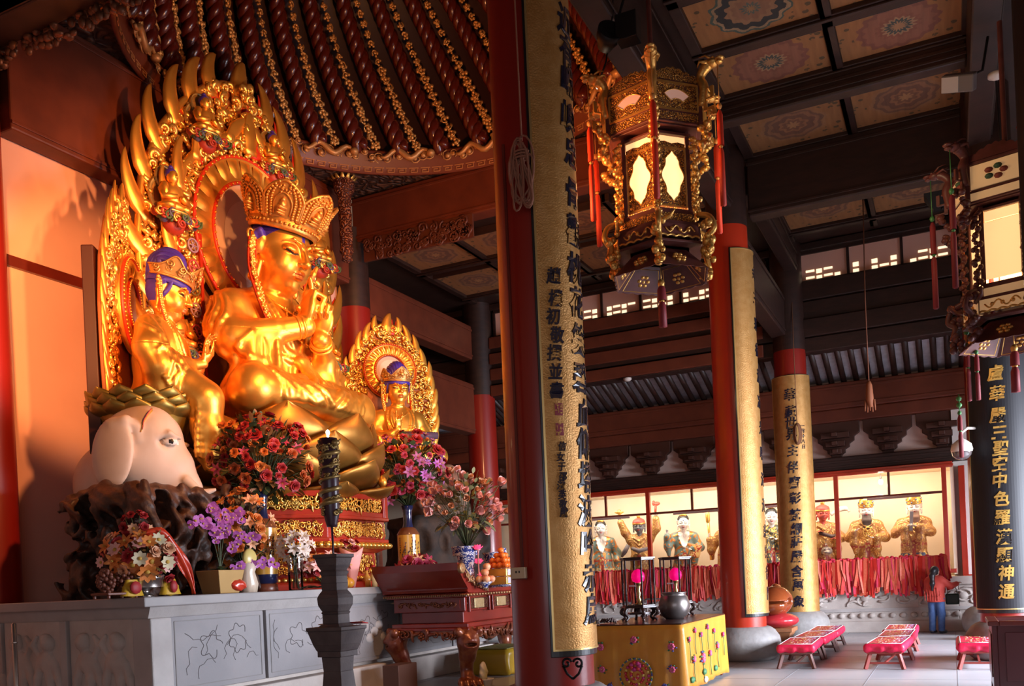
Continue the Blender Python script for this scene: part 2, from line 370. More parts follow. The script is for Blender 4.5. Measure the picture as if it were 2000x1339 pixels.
def medallion(name, ground, rings, seed):
    """painted coffer board: ground colour, a round medallion of coloured rings with petals, leaf sprigs near the edge, worn wood noise"""
    m = D.materials.new(name); m.use_nodes = True; nt = m.node_tree; N = nt.nodes; L = nt.links; b = N['Principled BSDF']; b.inputs['Roughness'].default_value = .7
    tc = N.new('ShaderNodeTexCoord'); sp = N.new('ShaderNodeSeparateXYZ'); L.new(tc.outputs['Object'], sp.inputs[0])
    def ma(op, a, b_=None, c=None):
        q = N.new('ShaderNodeMath'); q.operation = op
        for i, z in enumerate((a, b_, c)):
            if z is None: continue
            if isinstance(z, (int, float)): q.inputs[i].default_value = z
            else: L.new(z, q.inputs[i])
        return q.outputs[0]
    x, y = sp.outputs[0], sp.outputs[1]; rr = ma('SQRT', ma('ADD', ma('MULTIPLY', x, x), ma('MULTIPLY', y, y))); an = ma('ARCTAN2', y, x)
    nz = N.new('ShaderNodeTexNoise'); nz.inputs['Scale'].default_value = 9; nz.inputs['Detail'].default_value = 3; nz.inputs['Roughness'].default_value = .6; L.new(tc.outputs['Object'], nz.inputs['Vector'])
    wob = ma('MULTIPLY', ma('SINE', ma('MULTIPLY', an, 8 + seed % 3 * 4)), .028); r2 = ma('ADD', ma('ADD', rr, wob), ma('MULTIPLY', ma('SUBTRACT', nz.outputs['Fac'], .5), .10))
    rp = N.new('ShaderNodeValToRGB'); rp.color_ramp.interpolation = 'CONSTANT'; L.new(r2, rp.inputs[0]); e = rp.color_ramp.elements
    while len(e) > 1: e.remove(e[-1])
    e[0].position = 0; e[0].color = (*rings[0][1], 1)
    for p, c in rings[1:]: q = e.new(p); q.color = (*c, 1)
    q = e.new(.56); q.color = (*ground, 1)
    vo = N.new('ShaderNodeTexVoronoi'); vo.inputs['Scale'].default_value = 6.5; L.new(tc.outputs['Object'], vo.inputs['Vector'])
    lf = ma('MULTIPLY', ma('LESS_THAN', vo.outputs['Distance'], .30), ma('GREATER_THAN', rr, .62)); lf = ma('MULTIPLY', lf, ma('GREATER_THAN', nz.outputs['Fac'], .44))
    mx = N.new('ShaderNodeMix'); mx.data_type = 'RGBA'; L.new(ma('MULTIPLY', lf, .75), mx.inputs[0]); L.new(rp.outputs[0], mx.inputs[6]); mx.inputs[7].default_value = (.035, .04, .02, 1)
    n2 = N.new('ShaderNodeTexNoise'); n2.inputs['Scale'].default_value = 14; n2.inputs['Detail'].default_value = 6; mp = N.new('ShaderNodeMapping'); mp.inputs['Scale'].default_value = (1, .12, 1); L.new(tc.outputs['Object'], mp.inputs[0]); L.new(mp.outputs[0], n2.inputs['Vector'])
    m2 = N.new('ShaderNodeMix'); m2.data_type = 'RGBA'; m2.blend_type = 'MULTIPLY'; m2.inputs[0].default_value = .55; L.new(mx.outputs[2], m2.inputs[6]); L.new(n2.outputs['Fac'], m2.inputs[7]); L.new(m2.outputs[2], b.inputs['Base Color']); return m
OCH = (.36, .145, .045)
MED = [medallion('coffer_green_medallion', OCH, [(0, (.35, .16, .06)), (.06, (.10, .12, .10)), (.12, (.28, .13, .07)), (.26, (.32, .16, .08)), (.34, (.03, .03, .03)), (.47, (.36, .22, .12)), (.52, (.07, .10, .08))], 1),
       medallion('coffer_red_medallion', OCH, [(0, (.40, .20, .09)), (.10, (.06, .07, .06)), (.17, (.40, .22, .11)), (.22, (.27, .09, .05)), (.30, (.30, .11, .06)), (.48, (.24, .08, .05))], 2),
       medallion('coffer_brown_medallion', (.34, .14, .045), [(0, (.42, .20, .08)), (.10, (.22, .09, .045)), (.18, (.34, .14, .06)), (.24, (.19, .08, .045)), (.36, (.30, .13, .06)), (.44, (.20, .09, .05)), (.50, (.34, .15, .06))], 3)]
# ================================================================ THE SETTING
mb = MB(); mb.bx((-20, -8, -.2), (12, 30, 0)); floor = struct(mb.obj('floor', FLOORM), 'grey polished stone floor of the temple hall', 'floor')
# floor slab joints
mb = MB()
for i in range(14): mb.bx((-8.4 + i * 1.2, 9, 0), (-8.39 + i * 1.2, 24.2, .002))
for j in range(13): mb.bx((-8.4, 9.6 + j * 1.2, 0), (7.2, 9.61 + j * 1.2, .002))
mb.obj('floor_joint', mat('joint_grey', (.30, .30, .32), .6), floor)
mb = MB(); mb.bx((-20, -8, 9.62), (-12.7, 30, 9.9)); mb.bx((-12.7, -8, 9.62), (-3.6, 8.4, 9.9)); mb.bx((-12.7, 17.8, 9.62), (-3.6, 30, 9.9)); mb.bx((-3.6, -8, 9.62), (9, 30, 9.9))
ceiling = struct(mb.obj('ceiling', DKW), 'dark timber coffered ceiling', 'ceiling')
# coffer boards and the dark lattice between them
xs = [(-3.05, -1.38), (-1.21, .44)]; ys = [(10.9, 12.12), (12.44, 13.66), (13.98, 15.17), (16.1, 17.56), (18.2, 19.6), (20.2, 21.97)]
xs2 = [(-11.6, -9.93), (-9.76, -8.09), (-7.92, -6.25), (-6.08, -4.41)]
mb = MB()
for xx, yy in ((xs, ys), (xs2, ys[4:])):
    for (x0, x1) in xx:
        mb.bx((x0 - .17, yy[0][0] - .2, 9.44), (x0, 22.6, 9.62)); mb.bx((x1, yy[0][0] - .2, 9.44), (x1 + .09, 22.6, 9.62))
    for j, (y0, y1) in enumerate(yy):
        mb.bx((xx[0][0] - .17, y1, 9.44), (xx[-1][1] + .17, y1 + .30, 9.62)); mb.bx((xx[0][0] - .17, y1 + .03, 9.40), (xx[-1][1] + .17, y1 + .09, 9.44))
        mb.bx((xx[0][0] - .17, y0 - .03, 9.44), (xx[-1][1] + .17, y0, 9.62))
mb.obj('coffer_lattice', DKW, ceiling, bevel=.012)
k = 0
for xx, yy in ((xs, ys), (xs2, ys[4:])):
    for j, (y0, y1) in enumerate(yy):
        for i, (x0, x1) in enumerate(xx):
            mb = MB(); w, h = (x1 - x0) / 2, (y1 - y0) / 2; mb.bx((-w, -h, -.015), (w, h, .015))
            o = mb.obj('painted_coffer_board', MED[(0 if j == 1 and i == 0 and xx is xs else 1 if j < 3 and xx is xs else 2)], ceiling); o.location = ((x0 + x1) / 2, (y0 + y1) / 2, 9.53); k += 1
# walls
mb = MB(); mb.bx((-12.75, 2.0, 0), (-12.45, 17.5, 9.9)); wl = struct(mb.obj('wall_left', PINK), 'pale plaster wall behind the altar platform', 'wall')
mb = MB(); mb.bx((-12.45, 8.6, 6.70), (-12.38, 17.2, 6.86)); mb.obj('wall_rail', MARO, wl)
mb = MB(); mb.bx((-20, 26.5, 0), (9, 26.8, 9.9)); wb = struct(mb.obj('wall_back', CREAM), 'cream plaster wall behind the glazed statue case', 'wall')
mb = MB(); mb.bx((-20, 2, 0), (-19.7, 27, 9.9)); struct(mb.obj('wall_far_left', BRW), 'brown timber wall far beyond the altar', 'wall')
mb = MB(); mb.bx((.12, 25.1, 0), (3.2, 25.3, 6.4)); struct(mb.obj('wall_right', WHITE), 'white plaster wall at the end of the glazed case', 'wall')
# columns on stone drums
def column(x, y, z0, zp, zt, lab, r0=.41, r1=.37, drum=True, red=None):
    mb = MB(); rz = lambda z: r0 + (r1 - r0) * z / 9.5
    zz = [z0, z0 + .02, zp, zp + .001, zt]
    mb.lathe([(rz(z), z) for z in (z0, zp)], 48); mb.lathe([(rz(z) + .004, z) for z in (zp, zt)], 48, m=1)
    o = struct(mb.obj('column', [red or REDC, DKW]), lab, 'column'); o.location = (x, y, 0)
    if drum:
        d = MB(); d.lathe([(.30, 0), (.52, 0), (.60, .06), (.655, .20), (.665, .32), (.64, .44), (.56, .56), (.48, .615), (.44, .63), (.30, .632)], 48); d.obj('stone_drum', mat('drum_stone', (.24, .22, .21), .6, 0, (.32, .30, .285), 5, bump=.3, bscale=14), o)
    return o
col_a = column(-3.7, 8.55, .62, 9.0, 9.7, 'red lacquered column nearest the middle of the view, behind a gilded calligraphy board')
col_b = column(-3.6, 17.5, .62, 8.15, 9.7, 'bright red column on a round stone drum right of the hanging lantern', red=mat('red_column_lamplit', (.46, .028, .006), .38, 0, (.38, .020, .005), 1.0, coat=.2))  # warm lamp light on this column is put into a brighter red
col_c = column(-3.4, 23.3, .62, 7.0, 9.7, 'red topped column near the back wall behind a narrow gilded board')
col_d = column(1.07, 8.55, .62, 9.0, 9.7, 'red column cut off by the right edge of the view')
col_e = column(.8, 17.5, .62, 8.15, 9.7, 'column behind the black board with gilt characters')
column(.8, 23.3, .62, 7.0, 9.7, 'far column on a stone drum beside the standing visitor')
column(-12.38, 8.5, 1.70, 9.0, 9.9, 'red column at the left edge behind the altar platform', drum=False)
column(-12.2, 17.5, .3, 8.1, 9.9, 'red column standing behind the right hand gilded mandorla')
column(-12.0, 23.3, .3, 7.0, 9.7, 'far red column left of the middle column', .44, .40)
# beams
def beam(a, b, lab, m=DKW, fillet=True):
    mb = MB(); mb.bx(a, b); o = struct(mb.obj('beam', m, bevel=.03), lab, 'beam')
    if fillet:
        d = MB(); dx, dy = abs(b[0] - a[0]), abs(b[1] - a[1])
        if dx > dy: d.bx((a[0], a[1] - .025, a[2] + .08), (b[0], a[1], a[2] + .13)); d.bx((a[0], a[1] - .025, b[2] - .16), (b[0], a[1], b[2] - .1))
        else: d.bx((b[0], a[1], a[2] + .08), (b[0] + .025, b[1], a[2] + .13)); d.bx((b[0], a[1], b[2] - .16), (b[0] + .025, b[1], b[2] - .1))
        d.obj('fillet', m, o, bevel=.008)
    return o
beam((-3.2, 17.58, 8.35), (.45, 17.92, 9.46), 'deep dark cross beam below the painted coffers')
beam((-3.25, 15.24, 9.1), (.5, 15.5, 9.44), 'slender dark cross beam between coffers')
beam((-12.0, 17.3, 9.55), (-3.9, 17.7, 10.55), 'long brown beam under the dome ring', BRW)
beam((-3.78, 8.9, 8.45), (-3.42, 17.2, 9.6), 'dark beam running back from the middle column')
beam((-3.78, 17.8, 7.35), (-3.42, 23.1, 8.35), 'dark lower beam between the two red columns')
beam((-3.4, 17.9, 8.9), (-3.1, 23.1, 9.46), 'dark ceiling edge beam above the lower beam')
beam((.5, 9, 8.6), (.86, 23.1, 9.6), 'dark beam along the right edge of the coffers')
beam((-12.42, 8.9, 8.6), (-12.05, 17.2, 10.6), 'broad red brown beam on top of the plaster wall', BRW)
beam((-12.4, 17.8, 8.0), (-12.0, 23.1, 8.95), 'brown beam behind the right hand mandorla', BRW)
beam((-12.4, 17.8, 5.9), (-12.0, 23.1, 7.3), 'lower brown beam behind the right hand mandorla', BRW)
beam((-12.0, 8.2, 9.6), (-3.9, 8.7, 10.55), 'dark front beam of the dome bay', DKW)
# back range: boarded frieze with clerestory panes, stacked beams
for n, (x0, x1, np_, lab) in enumerate(((-3.15, .42, 3, 'long clerestory pane strip at right with two rows of bright slots'), (-11.5, -3.9, 7, 'clerestory pane strip behind the hanging lantern with bright slots'))):
    mb = MB(); mb.bx((x0, 23.42, 8.68), (x1, 23.5, 9.36)); w = struct(mb.obj('window_%d' % (n + 1), PINK), lab, 'window')
    d = MB(); wd_ = (x1 - x0) / np_
    for i in range(np_ + 1): d.bx((x0 + i * wd_ - .03, 23.36, 8.68), (x0 + i * wd_ + .03, 23.43, 9.36))
    d.bx((x0, 23.36, 8.62), (x1, 23.43, 8.70)); d.bx((x0, 23.36, 9.34), (x1, 23.43, 9.42)); d.obj('window_frame', DKW, w)
    d = MB(); ns = int((x1 - x0) / .21)
    for r_ in range(2):
        for i in range(1, ns - 1):
            xx = x0 + i * .21 + .1
            if rng.random() < .1: continue
            if abs((xx - x0) / wd_ - round((xx - x0) / wd_)) * wd_ < .13: continue
            if i % 2: d.box((xx, 23.415, 8.93 - r_ * .16), (.20, .02, .05))
            else: d.box((xx, 23.415, 8.90 - r_ * .16), (.13, .02, .10))
    d.obj('daylight_slot', mat('daylight_slot', (1, .85, .6), .5, emit=(1, .82, .55), estr=1.1), w)
mb = MB()
for i, (za, zb, yy) in enumerate(((8.2, 8.68, 23.26), (7.75, 8.2, 23.30), (7.3, 7.75, 23.22), (6.93, 7.3, 23.27), (9.42, 9.62, 23.3))): mb.bx((-15, yy, za), (.5, 23.7, zb - .02))
bk = struct(mb.obj('beam', DKW, bevel=.02), 'stacked dark beams of the back range below the clerestory', 'beam')
mb = MB()
for i, (za, zb) in enumerate(((8.62, 8.30), (8.15, 7.85), (7.72, 7.4), (7.25, 6.95))): mb.bx((-11.6, 23.16 - .02 * (i % 2), zb), (-4.0, 23.24, za))
mb.obj('plank', BRW, bk, bevel=.02)
# sloping aisle ceiling: pale boards between dark rafters
mb = MB(); mb.add([(-15, 23.6, 7.12), (2, 23.6, 7.12), (2, 25.5, 6.45), (-15, 25.5, 6.45), (-15, 23.6, 7.2), (2, 23.6, 7.2), (2, 25.5, 6.53), (-15, 25.5, 6.53)], [(3, 2, 1, 0), (4, 5, 6, 7), (0, 1, 5, 4), (2, 3, 7, 6)], sm=False)
aisle = struct(mb.obj('ceiling', mat('grey_roof_board', (.52, .50, .54), .7, 0, (.42, .40, .44), 8)), 'sloping grey boarded ceiling of the back aisle', 'ceiling')
for i in range(44):
    mb = MB(); x = -12.4 + i * .305; mb.tube([(x, 23.5, 7.03), (x, 25.45, 6.36)], .072, 10); mb.obj('rafter', DKW, aisle)
# bracket wall above the glazed case
mb = MB(); mb.bx((-15, 25.30, 4.3), (.6, 25.4, 6.6)); bw = struct(mb.obj('wall_bracket_frieze', mat('pink_frieze', (.66, .47, .40), .85)), 'pinkish plaster frieze between dark brackets', 'wall')
beam((-15, 24.95, 5.75), (.6, 25.3, 6.42), 'red brown eave beam above the brackets', BRW); beam((-15, 25.0, 5.42), (.6, 25.3, 5.75), 'dark purlin above the brackets', BRW, False)
beam((-15, 24.9, 4.14), (.6, 25.3, 4.5), 'dark lintel below the brackets', DKW)
for i in range(12):
    x = -.1 - 1.25 * i; mb = MB()
    prof = [(-.13, 0), (.13, 0), (.13, .10), (.22, .16), (.22, .24), (.33, .30), (.33, .38), (.45, .46), (.45, .56), (.58, .66), (.58, .96), (-.58, .96), (-.58, .66), (-.45, .56), (-.45, .46), (-.33, .38), (-.33, .30), (-.22, .24), (-.22, .16), (-.13, .10)]
    mb.prism(prof, .16, (x, 25.30, 4.48))
    for q, (w_, z_) in enumerate(((.30, .10), (.48, .30), (.70, .52))): mb.bx((x - w_ / 2, 24.92, 4.48 + z_), (x + w_ / 2, 25.16, 4.62 + z_)); mb.bx((x - .07, 24.80 - .05 * q, 4.50 + z_), (x + .07, 25.2, 4.60 + z_))
    mb.obj('bracket', mat('bracket_timber', (.06, .018, .010), .5), bw, bevel=.012)
# the dome: ring, boarded bell, spiral rope ribs, rows of gilded flowers
def dome_pt(phi, t, dr=0): r = 4.15 * max(cos(t), 0) ** .6 - dr; return np.array((-8 + r * cos(phi), 13 + r * sin(phi), 10.88 + 4 * sin(t)))
mb = MB(); mb.grid(lambda u, v: dome_pt(u * 2 * pi, v * 1.5, -.22), 64, 16, closeu=True)
dome = struct(mb.obj('ceiling_dome', mat('dome_board', (.028, .006, .004), .5)), 'round dome over the gilded statues with spiral rope ribs', 'ceiling')
mb = MB(); prof = [(4.42, 10.62), (4.36, 10.46), (4.30, 10.46), (4.28, 10.62), (4.24, 10.66), (4.22, 10.82), (4.16, 10.86), (4.3, 10.98), (4.6, 11.0)]
mb.lathe(prof, 96, (-8, 13, 0)); mb.obj('dome_ring', mat('ring_red', (.15, .032, .013), .45), dome)
mb = MB()
for i in range(110):
    a = i / 110 * 2 * pi; e = np.array((cos(a), sin(a), 0)); t_ = np.array((-sin(a), cos(a), 0)); c = np.array((-8, 13, 10.54)) + e * 4.275
    for dx, dz, w, h in ((0, .045, .2, .015), (-.07, .0, .015, .09), (0, -.045, .14, .015), (.06, -.02, .015, .06), (.02, .005, .09, .015)): mb.box(c + t_ * dx + (0, 0, dz), (.012, w, h), 0, np.stack((-e, t_, (0, 0, 1)), 1))
mb.obj('fret_band', mat('fret_gilt', (.62, .27, .10), .5, .3), dome)
# carved cloud frieze on the ring
mb = MB()
for i in range(150):
    a = i / 150 * 2 * pi + rng.uniform(-.01, .01); s_ = rng.uniform(.07, .13); c = np.array((-8 + 4.17 * cos(a), 13 + 4.17 * sin(a), 10.76 + rng.uniform(-.06, .09)))
    t_ = np.array((-sin(a), cos(a), 0)); e = np.array((-cos(a), -sin(a), 0)); sp = spiral(1.4, .15, 1, 14, rng.uniform(0, 6), rng.choice((1, -1)))
    mb.tube([c + s_ * (p * t_ + q * Z_ ) + e * .04 for p, q in sp], [.022 * (1 - .4 * k_ / 13) for k_ in range(14)], 5)
    mb.ell(c + e * .03, (s_ * .5, s_ * .5, s_ * .45), 8)
for i in range(16):   # the flying dragons of the frieze
    a0 = i / 16 * 2 * pi; P = []
    for q in range(14): a = a0 + q * .020; P.append((-8 + 4.08 * cos(a), 13 + 4.08 * sin(a), 10.80 + .09 * sin(q * .9)))
    mb.tube(P, [.02 + .045 * sin(pi * (q + 1) / 15) for q in range(14)], 6); mb.ell(P[0], (.1, .1, .08), 8)
mb.obj('cloud_frieze', mat('frieze_gilt', (.50, .24, .08), .45, .4), dome)
NR = 30; RIB = mat('rope_rib_lacquer', (.085, .010, .006), .25, 0, coat=.35); FLW = mat('gilt_flower', (.60, .32, .10), .45, .6)
for i in range(NR):
    ph0 = R(116.2 + 12 * i); mb = MB(); fl = MB()
    if i in (19, 20, 21, 22, 23): continue            # behind the camera side of the ring, never in view
    P = [dome_pt(ph0 + R(32) * (t / 1.3) + R(4.6), t, .02) for t in np.linspace(.0, 1.2, 60)]
    n = 60; g = np.gradient(np.array(P), axis=0)
    for s_ in (0, 1, 2):                              # three twisted strands
        Q = []
        for q in range(n * 2 - 1):
            p = (np.array(P[q // 2]) + np.array(P[(q + 1) // 2])) / 2; x, y, z = frame(g[q // 2]); th = q * .42 + s_ * 2 * pi / 3
            w = .145 * (1 - .35 * q / (2 * n)); Q.append(p + x * w * .62 * cos(th) + y * w * .62 * sin(th))
        mb.tube(Q, [.115 * (1 - .35 * q / (2 * n)) for q in range(len(Q))], 7)
    mb.obj('rope_rib', RIB, dome)
    t = .02
    while t < 1.15:
        p = dome_pt(ph0 + R(32) * (t / 1.3), t, .06); p2 = dome_pt(ph0 + R(32) * ((t + .02) / 1.3), t + .02, .06); x, y, z = frame(p2 - p); e = np.array((-8 - p[0], 13 - p[1], 0.)); e /= np.linalg.norm(e); lat = np.cross(z, e)
        big = .115 if t < .4 else .09
        k_ = rng.choice((4, 5, 6))
        for w in range(k_):
            b_ = w * 2 * pi / k_ + rng.uniform(-.3, .3); c = p + big * .62 * (cos(b_) * lat + sin(b_) * z) + e * .015; fl.ell(c, (big * rng.uniform(.28, .42),) * 3, 6)
        sp = spiral(1., .2, 1, 9, rng.uniform(0, 6)); fl.tube([p + big * .75 * (a_ * lat + b_ * z) + e * .04 for a_, b_ in sp], .016, 5); fl.ell(p + e * .03, big * .35, 6)
        t += .042 + (.006 if t > .5 else 0)
    fl.obj('gilt_flower_row', FLW, dome)
# carved soffit corners of the dome bay
mb = MB(); ring = [(-8 + 4.4 * cos(a), 13 + 4.4 * sin(a)) for a in np.linspace(0, 2 * pi, 97)]; V = []; Fq = []
for i, a in enumerate(np.linspace(0, 2 * pi, 97)):
    k_ = 4.75 / max(abs(cos(a)), abs(sin(a))); k_ = min(k_, 6.0); V += [(*ring[i], 10.62), (-8 + k_ * cos(a), 13 + k_ * sin(a), 10.62)]
for i in range(96): Fq.append((2 * i, 2 * i + 1, 2 * i + 3, 2 * i + 2))
mb.add(V, Fq, 0, False); mb.obj('soffit', carved('soffit_carving', (.10, .04, .02), (.03, .012, .008), 5, 0, .6, 1, .05), dome, solid=.06)
# carved frieze under the long brown beam and hanging corner posts
mb = MB()
for i in range(70):
    c = np.array((-11.6 + rng.random() * 2.6, 17.24, 9.28 + rng.uniform(-.2, .22))); sp = spiral(1.3, .2, 1, 12, rng.uniform(0, 6), rng.choice((1, -1))); s_ = rng.uniform(.07, .13)
    mb.tube([c + s_ * np.array((a_, 0, b_)) for a_, b_ in sp], .025, 5)
mb.bx((-11.7, 17.27, 9.05), (-8.9, 17.33, 9.55)); struct(mb.obj('trim_1', mat('frieze_dark', (.11, .03, .016), .45)), 'carved hanging frieze under the long brown beam', 'trim')
for n, (x, y, lab) in enumerate(((-11.55, 16.4, 'carved lotus tipped hanging post under the dome ring'),)):
    mb = MB(); mb.lathe([(.02, 8.75), (.12, 8.8), (.10, 8.9), (.16, 9.0), (.13, 9.1), (.15, 9.4), (.13, 9.45), (.15, 9.8), (.13, 9.85), (.15, 10.2), (.22, 10.3), (.24, 10.5), (.18, 10.6)], 16, (x, y, 0)); o = struct(mb.obj('trim_2', carved('post_carving', (.32, .10, .04), (.07, .012, .006), 14, 0, .4)), lab, 'trim')
    mb = MB()
    for q in range(12):
        a = q * pi / 6; e = np.array((cos(a), sin(a), 0)); mb.add([np.array((x, y, 10.45)) + e * .16 + np.array((-e[1], e[0], 0)) * s_ for s_ in (-.07, .07)] + [np.array((x, y, 10.66)) + e * .34], [(0, 1, 2)])
    mb.obj('lotus_petal_collar', GOLDM, o, solid=.02)
# tile fringe at the top left corner (the eave of the inner shrine, dark)
mb = MB(); mb.bx((-12.4, 7.2, 9.62), (-9.0, 8.18, 10.5)); ev = struct(mb.obj('trim_3', BLK), 'black canopy edge in the top left corner with carved fringe', 'trim')
mb = MB()
for i in range(120): x = rng.uniform(-12.3, -9.2); mb.ell((x, 8.68 + rng.uniform(-.02, .10), 9.58 + rng.uniform(-.16, .06)), (rng.uniform(.03, .09), rng.uniform(.03, .06), rng.uniform(.03, .08)), 6)
mb.obj('carved_fringe', mat('fringe_gilt', (.20, .08, .04), .45, .5), ev)
# right range door frame: red posts beyond the case
mb = MB(); mb.bx((.22, 24.75, 0), (.36, 25.1, 4.0)); mb.bx((.22, 24.4, 1.25), (1.4, 24.52, 1.35)); struct(mb.obj('trim_4', REDL, bevel=.01), 'red door post and rail right of the glazed case', 'trim')
# ================================================================ GILDED STATUES
def V3(*a): return np.array(a, float)
def hand(sc, w, f, n, s, curls, side, spread=.10, k=.03, thumb=(35, 10, 10), taper=.75):
    """wrist w, finger direction f, palm normal n (curl side), palm length s, side=+1 thumb towards cross(f,n)"""
    w = np.array(w, float); f = np.array(f, float); f /= np.linalg.norm(f); n = np.array(n, float); n -= f * (n @ f); n /= np.linalg.norm(n); x = np.cross(f, n) * side
    Rm = np.stack((x, n, f), 1)
    sc.u(sEll(w + f * s * .52, (s * .40, s * .17, s * .55), Rm), k)
    for i, (off, ln, rd) in enumerate(((.30, .82, .098), (.10, .92, .102), (-.10, .86, .097), (-.29, .68, .085))):
        d = f + x * spread * off * 3; d /= np.linalg.norm(d); p = w + f * s * .95 + x * s * off; pts = [p - d * s * .1, p]; a = 0
        for j, (q, L) in enumerate(zip(curls[i], (.46, .32, .24))):
            a += R(q); dd = d * cos(a) + n * sin(a); p = p + dd * s * ln * L * 1.05; pts.append(p)
        sc.u(sPath(pts, [rd * s, rd * s * 1.02, rd * s * .92, rd * s * .85, rd * s * taper * .8]), k * .35)
    p = w + f * s * .22 + x * s * .30; a = R(thumb[0]); d = x * cos(R(48)) + f * sin(R(48)); pts = [w + f * s * .15, p]
    for q, L in zip(thumb, (.34, .28, .24)):
        dd = d * cos(R(q)) + n * sin(R(q)) * .8 + f * .25; dd /= np.linalg.norm(dd); p = p + dd * s * L; pts.append(p)
    sc.u(sPath(pts, [.13 * s, .14 * s, .115 * s, .10 * s, .075 * s]), k * .6)
def head(sc, c, Rm, s):
    T = lambda *p: np.array(c) + s * (np.asarray(Rm) @ np.array(p, float)); E = lambda p, r, k=.06: sc.u(sEll(T(*p), [q * s for q in r], Rm), k * s)
    E((-.05, 0, .10), (.43, .40, .46), .02); E((.07, 0, -.18), (.335, .325, .34), .12); E((.27, 0, -.41), (.10, .13, .085), .10)
    for y in (-1, 1):
        E((.22, y * .17, -.15), (.17, .155, .18), .12)
        sc.u(sPath([T(.395, y * .045, .10), T(.405, y * .10, .155), T(.375, y * .20, .185), T(.28, y * .31, .13)], [.014 * s, .018 * s, .016 * s, .008 * s]), .04 * s)
        sc.cut(sEll(T(.455, y * .165, .045), (.065 * s, .11 * s, .06 * s), Rm), .06 * s)
        E((.318, y * .170, .052), (.09, .125, .066), .02)
        sc.cut(sPath([T(.425, y * .065, .020), T(.420, y * .165, -.002), T(.36, y * .285, .030)], .011 * s), .012 * s)
        E((.435, y * .055, -.105), (.045, .042, .036), .03)
        sc.u(sPath([T(.385, y * .105, -.245), T(.43, y * .035, -.222), T(.435, 0, -.232)], [.014 * s, .026 * s, .024 * s]), .02 * s)
        ear = [T(.02, y * .385, .10), T(-.02, y * .44, .19), T(-.09, y * .455, .14), T(-.09, y * .45, -.05), T(-.04, y * .44, -.22), T(-.03, y * .43, -.42), T(.02, y * .41, -.46), T(.03, y * .385, -.20)]
        sc.u(sPath(ear, [.03 * s, .04 * s, .045 * s, .045 * s, .045 * s, .05 * s, .045 * s, .035 * s]), .03 * s); E((-.03, y * .40, .03), (.06, .05, .13), .04)
    sc.u(sCap(T(.385, 0, .14), T(.50, 0, -.085), .026 * s, .055 * s), .05 * s); E((.50, 0, -.095), (.045, .05, .04), .03)
    E((.40, 0, -.280), (.05, .085, .034), .02); sc.cut(sPath([T(.40, -.115, -.243), T(.462, 0, -.252), T(.40, .115, -.243)], .007 * s), .01 * s)
def face_pick(c, Rm, s, hairline=True):
    def pick(P):
        q = ((P - np.array(c)) @ np.asarray(Rm)) / s; x, y, z = q.T; ay = np.abs(y); o = np.zeros(len(P), int)
        zl = .020 - .0022 * np.clip((ay - .065) / .01, 0, 10) + np.clip(ay - .165, 0, 1) * .27
        o[(x > .3) & (ay > .065) & (ay < .285) & (np.abs(z - zl) < .013)] = 2
        o[(x > .38) & (ay < .10) & (z > -.305) & (z < -.212) & (x > .405 - 0 * z)] = 3
        o[(x > .3) & (ay < .032) & (np.abs(z - .225) < .032)] = 1
        if hairline: o[(np.linalg.norm(q, axis=1) < .9) & (((z > .05 + (x + .05) * .9) & (x < .26) & (x > -.06) & (ay > .2) & (z > -.02)) | (z > .34 + .0 * x) | ((x < -.1) & (z > -.25) & (ay < .38)))] = 1
        return o
    return pick
HD = [GOLD, BLUE, mat('eye_line', (.02, .012, .01), .4), mat('lip_red_gold', (.55, .17, .05), .4, .5)]
def beads(mb, pts, r, m=0, seg=6):
    for p in pts: mb.ell(p, r, seg, m)
def arc_folds(sc, P, r, k):
    f = Sculpt(); f.L = list(sc.L)                     # pull every ridge onto the current surface, then weld it on
    for pts in P:
        Q = catmull(pts, 4).astype(np.float32)
        for _ in range(4):
            d = f(Q); h = .02; g = np.stack([(f(Q + np.eye(3, dtype=np.float32)[a] * h) - d) / h for a in range(3)], 1); g /= np.linalg.norm(g, axis=1)[:, None] + 1e-6
            Q = Q - (np.clip(d, -.25, .25) * .9)[:, None] * g
        n = len(Q); sc.u(sPath(Q, [r * (.45 + .75 * sin(pi * (i + .5) / n)) for i in range(n)]), k)

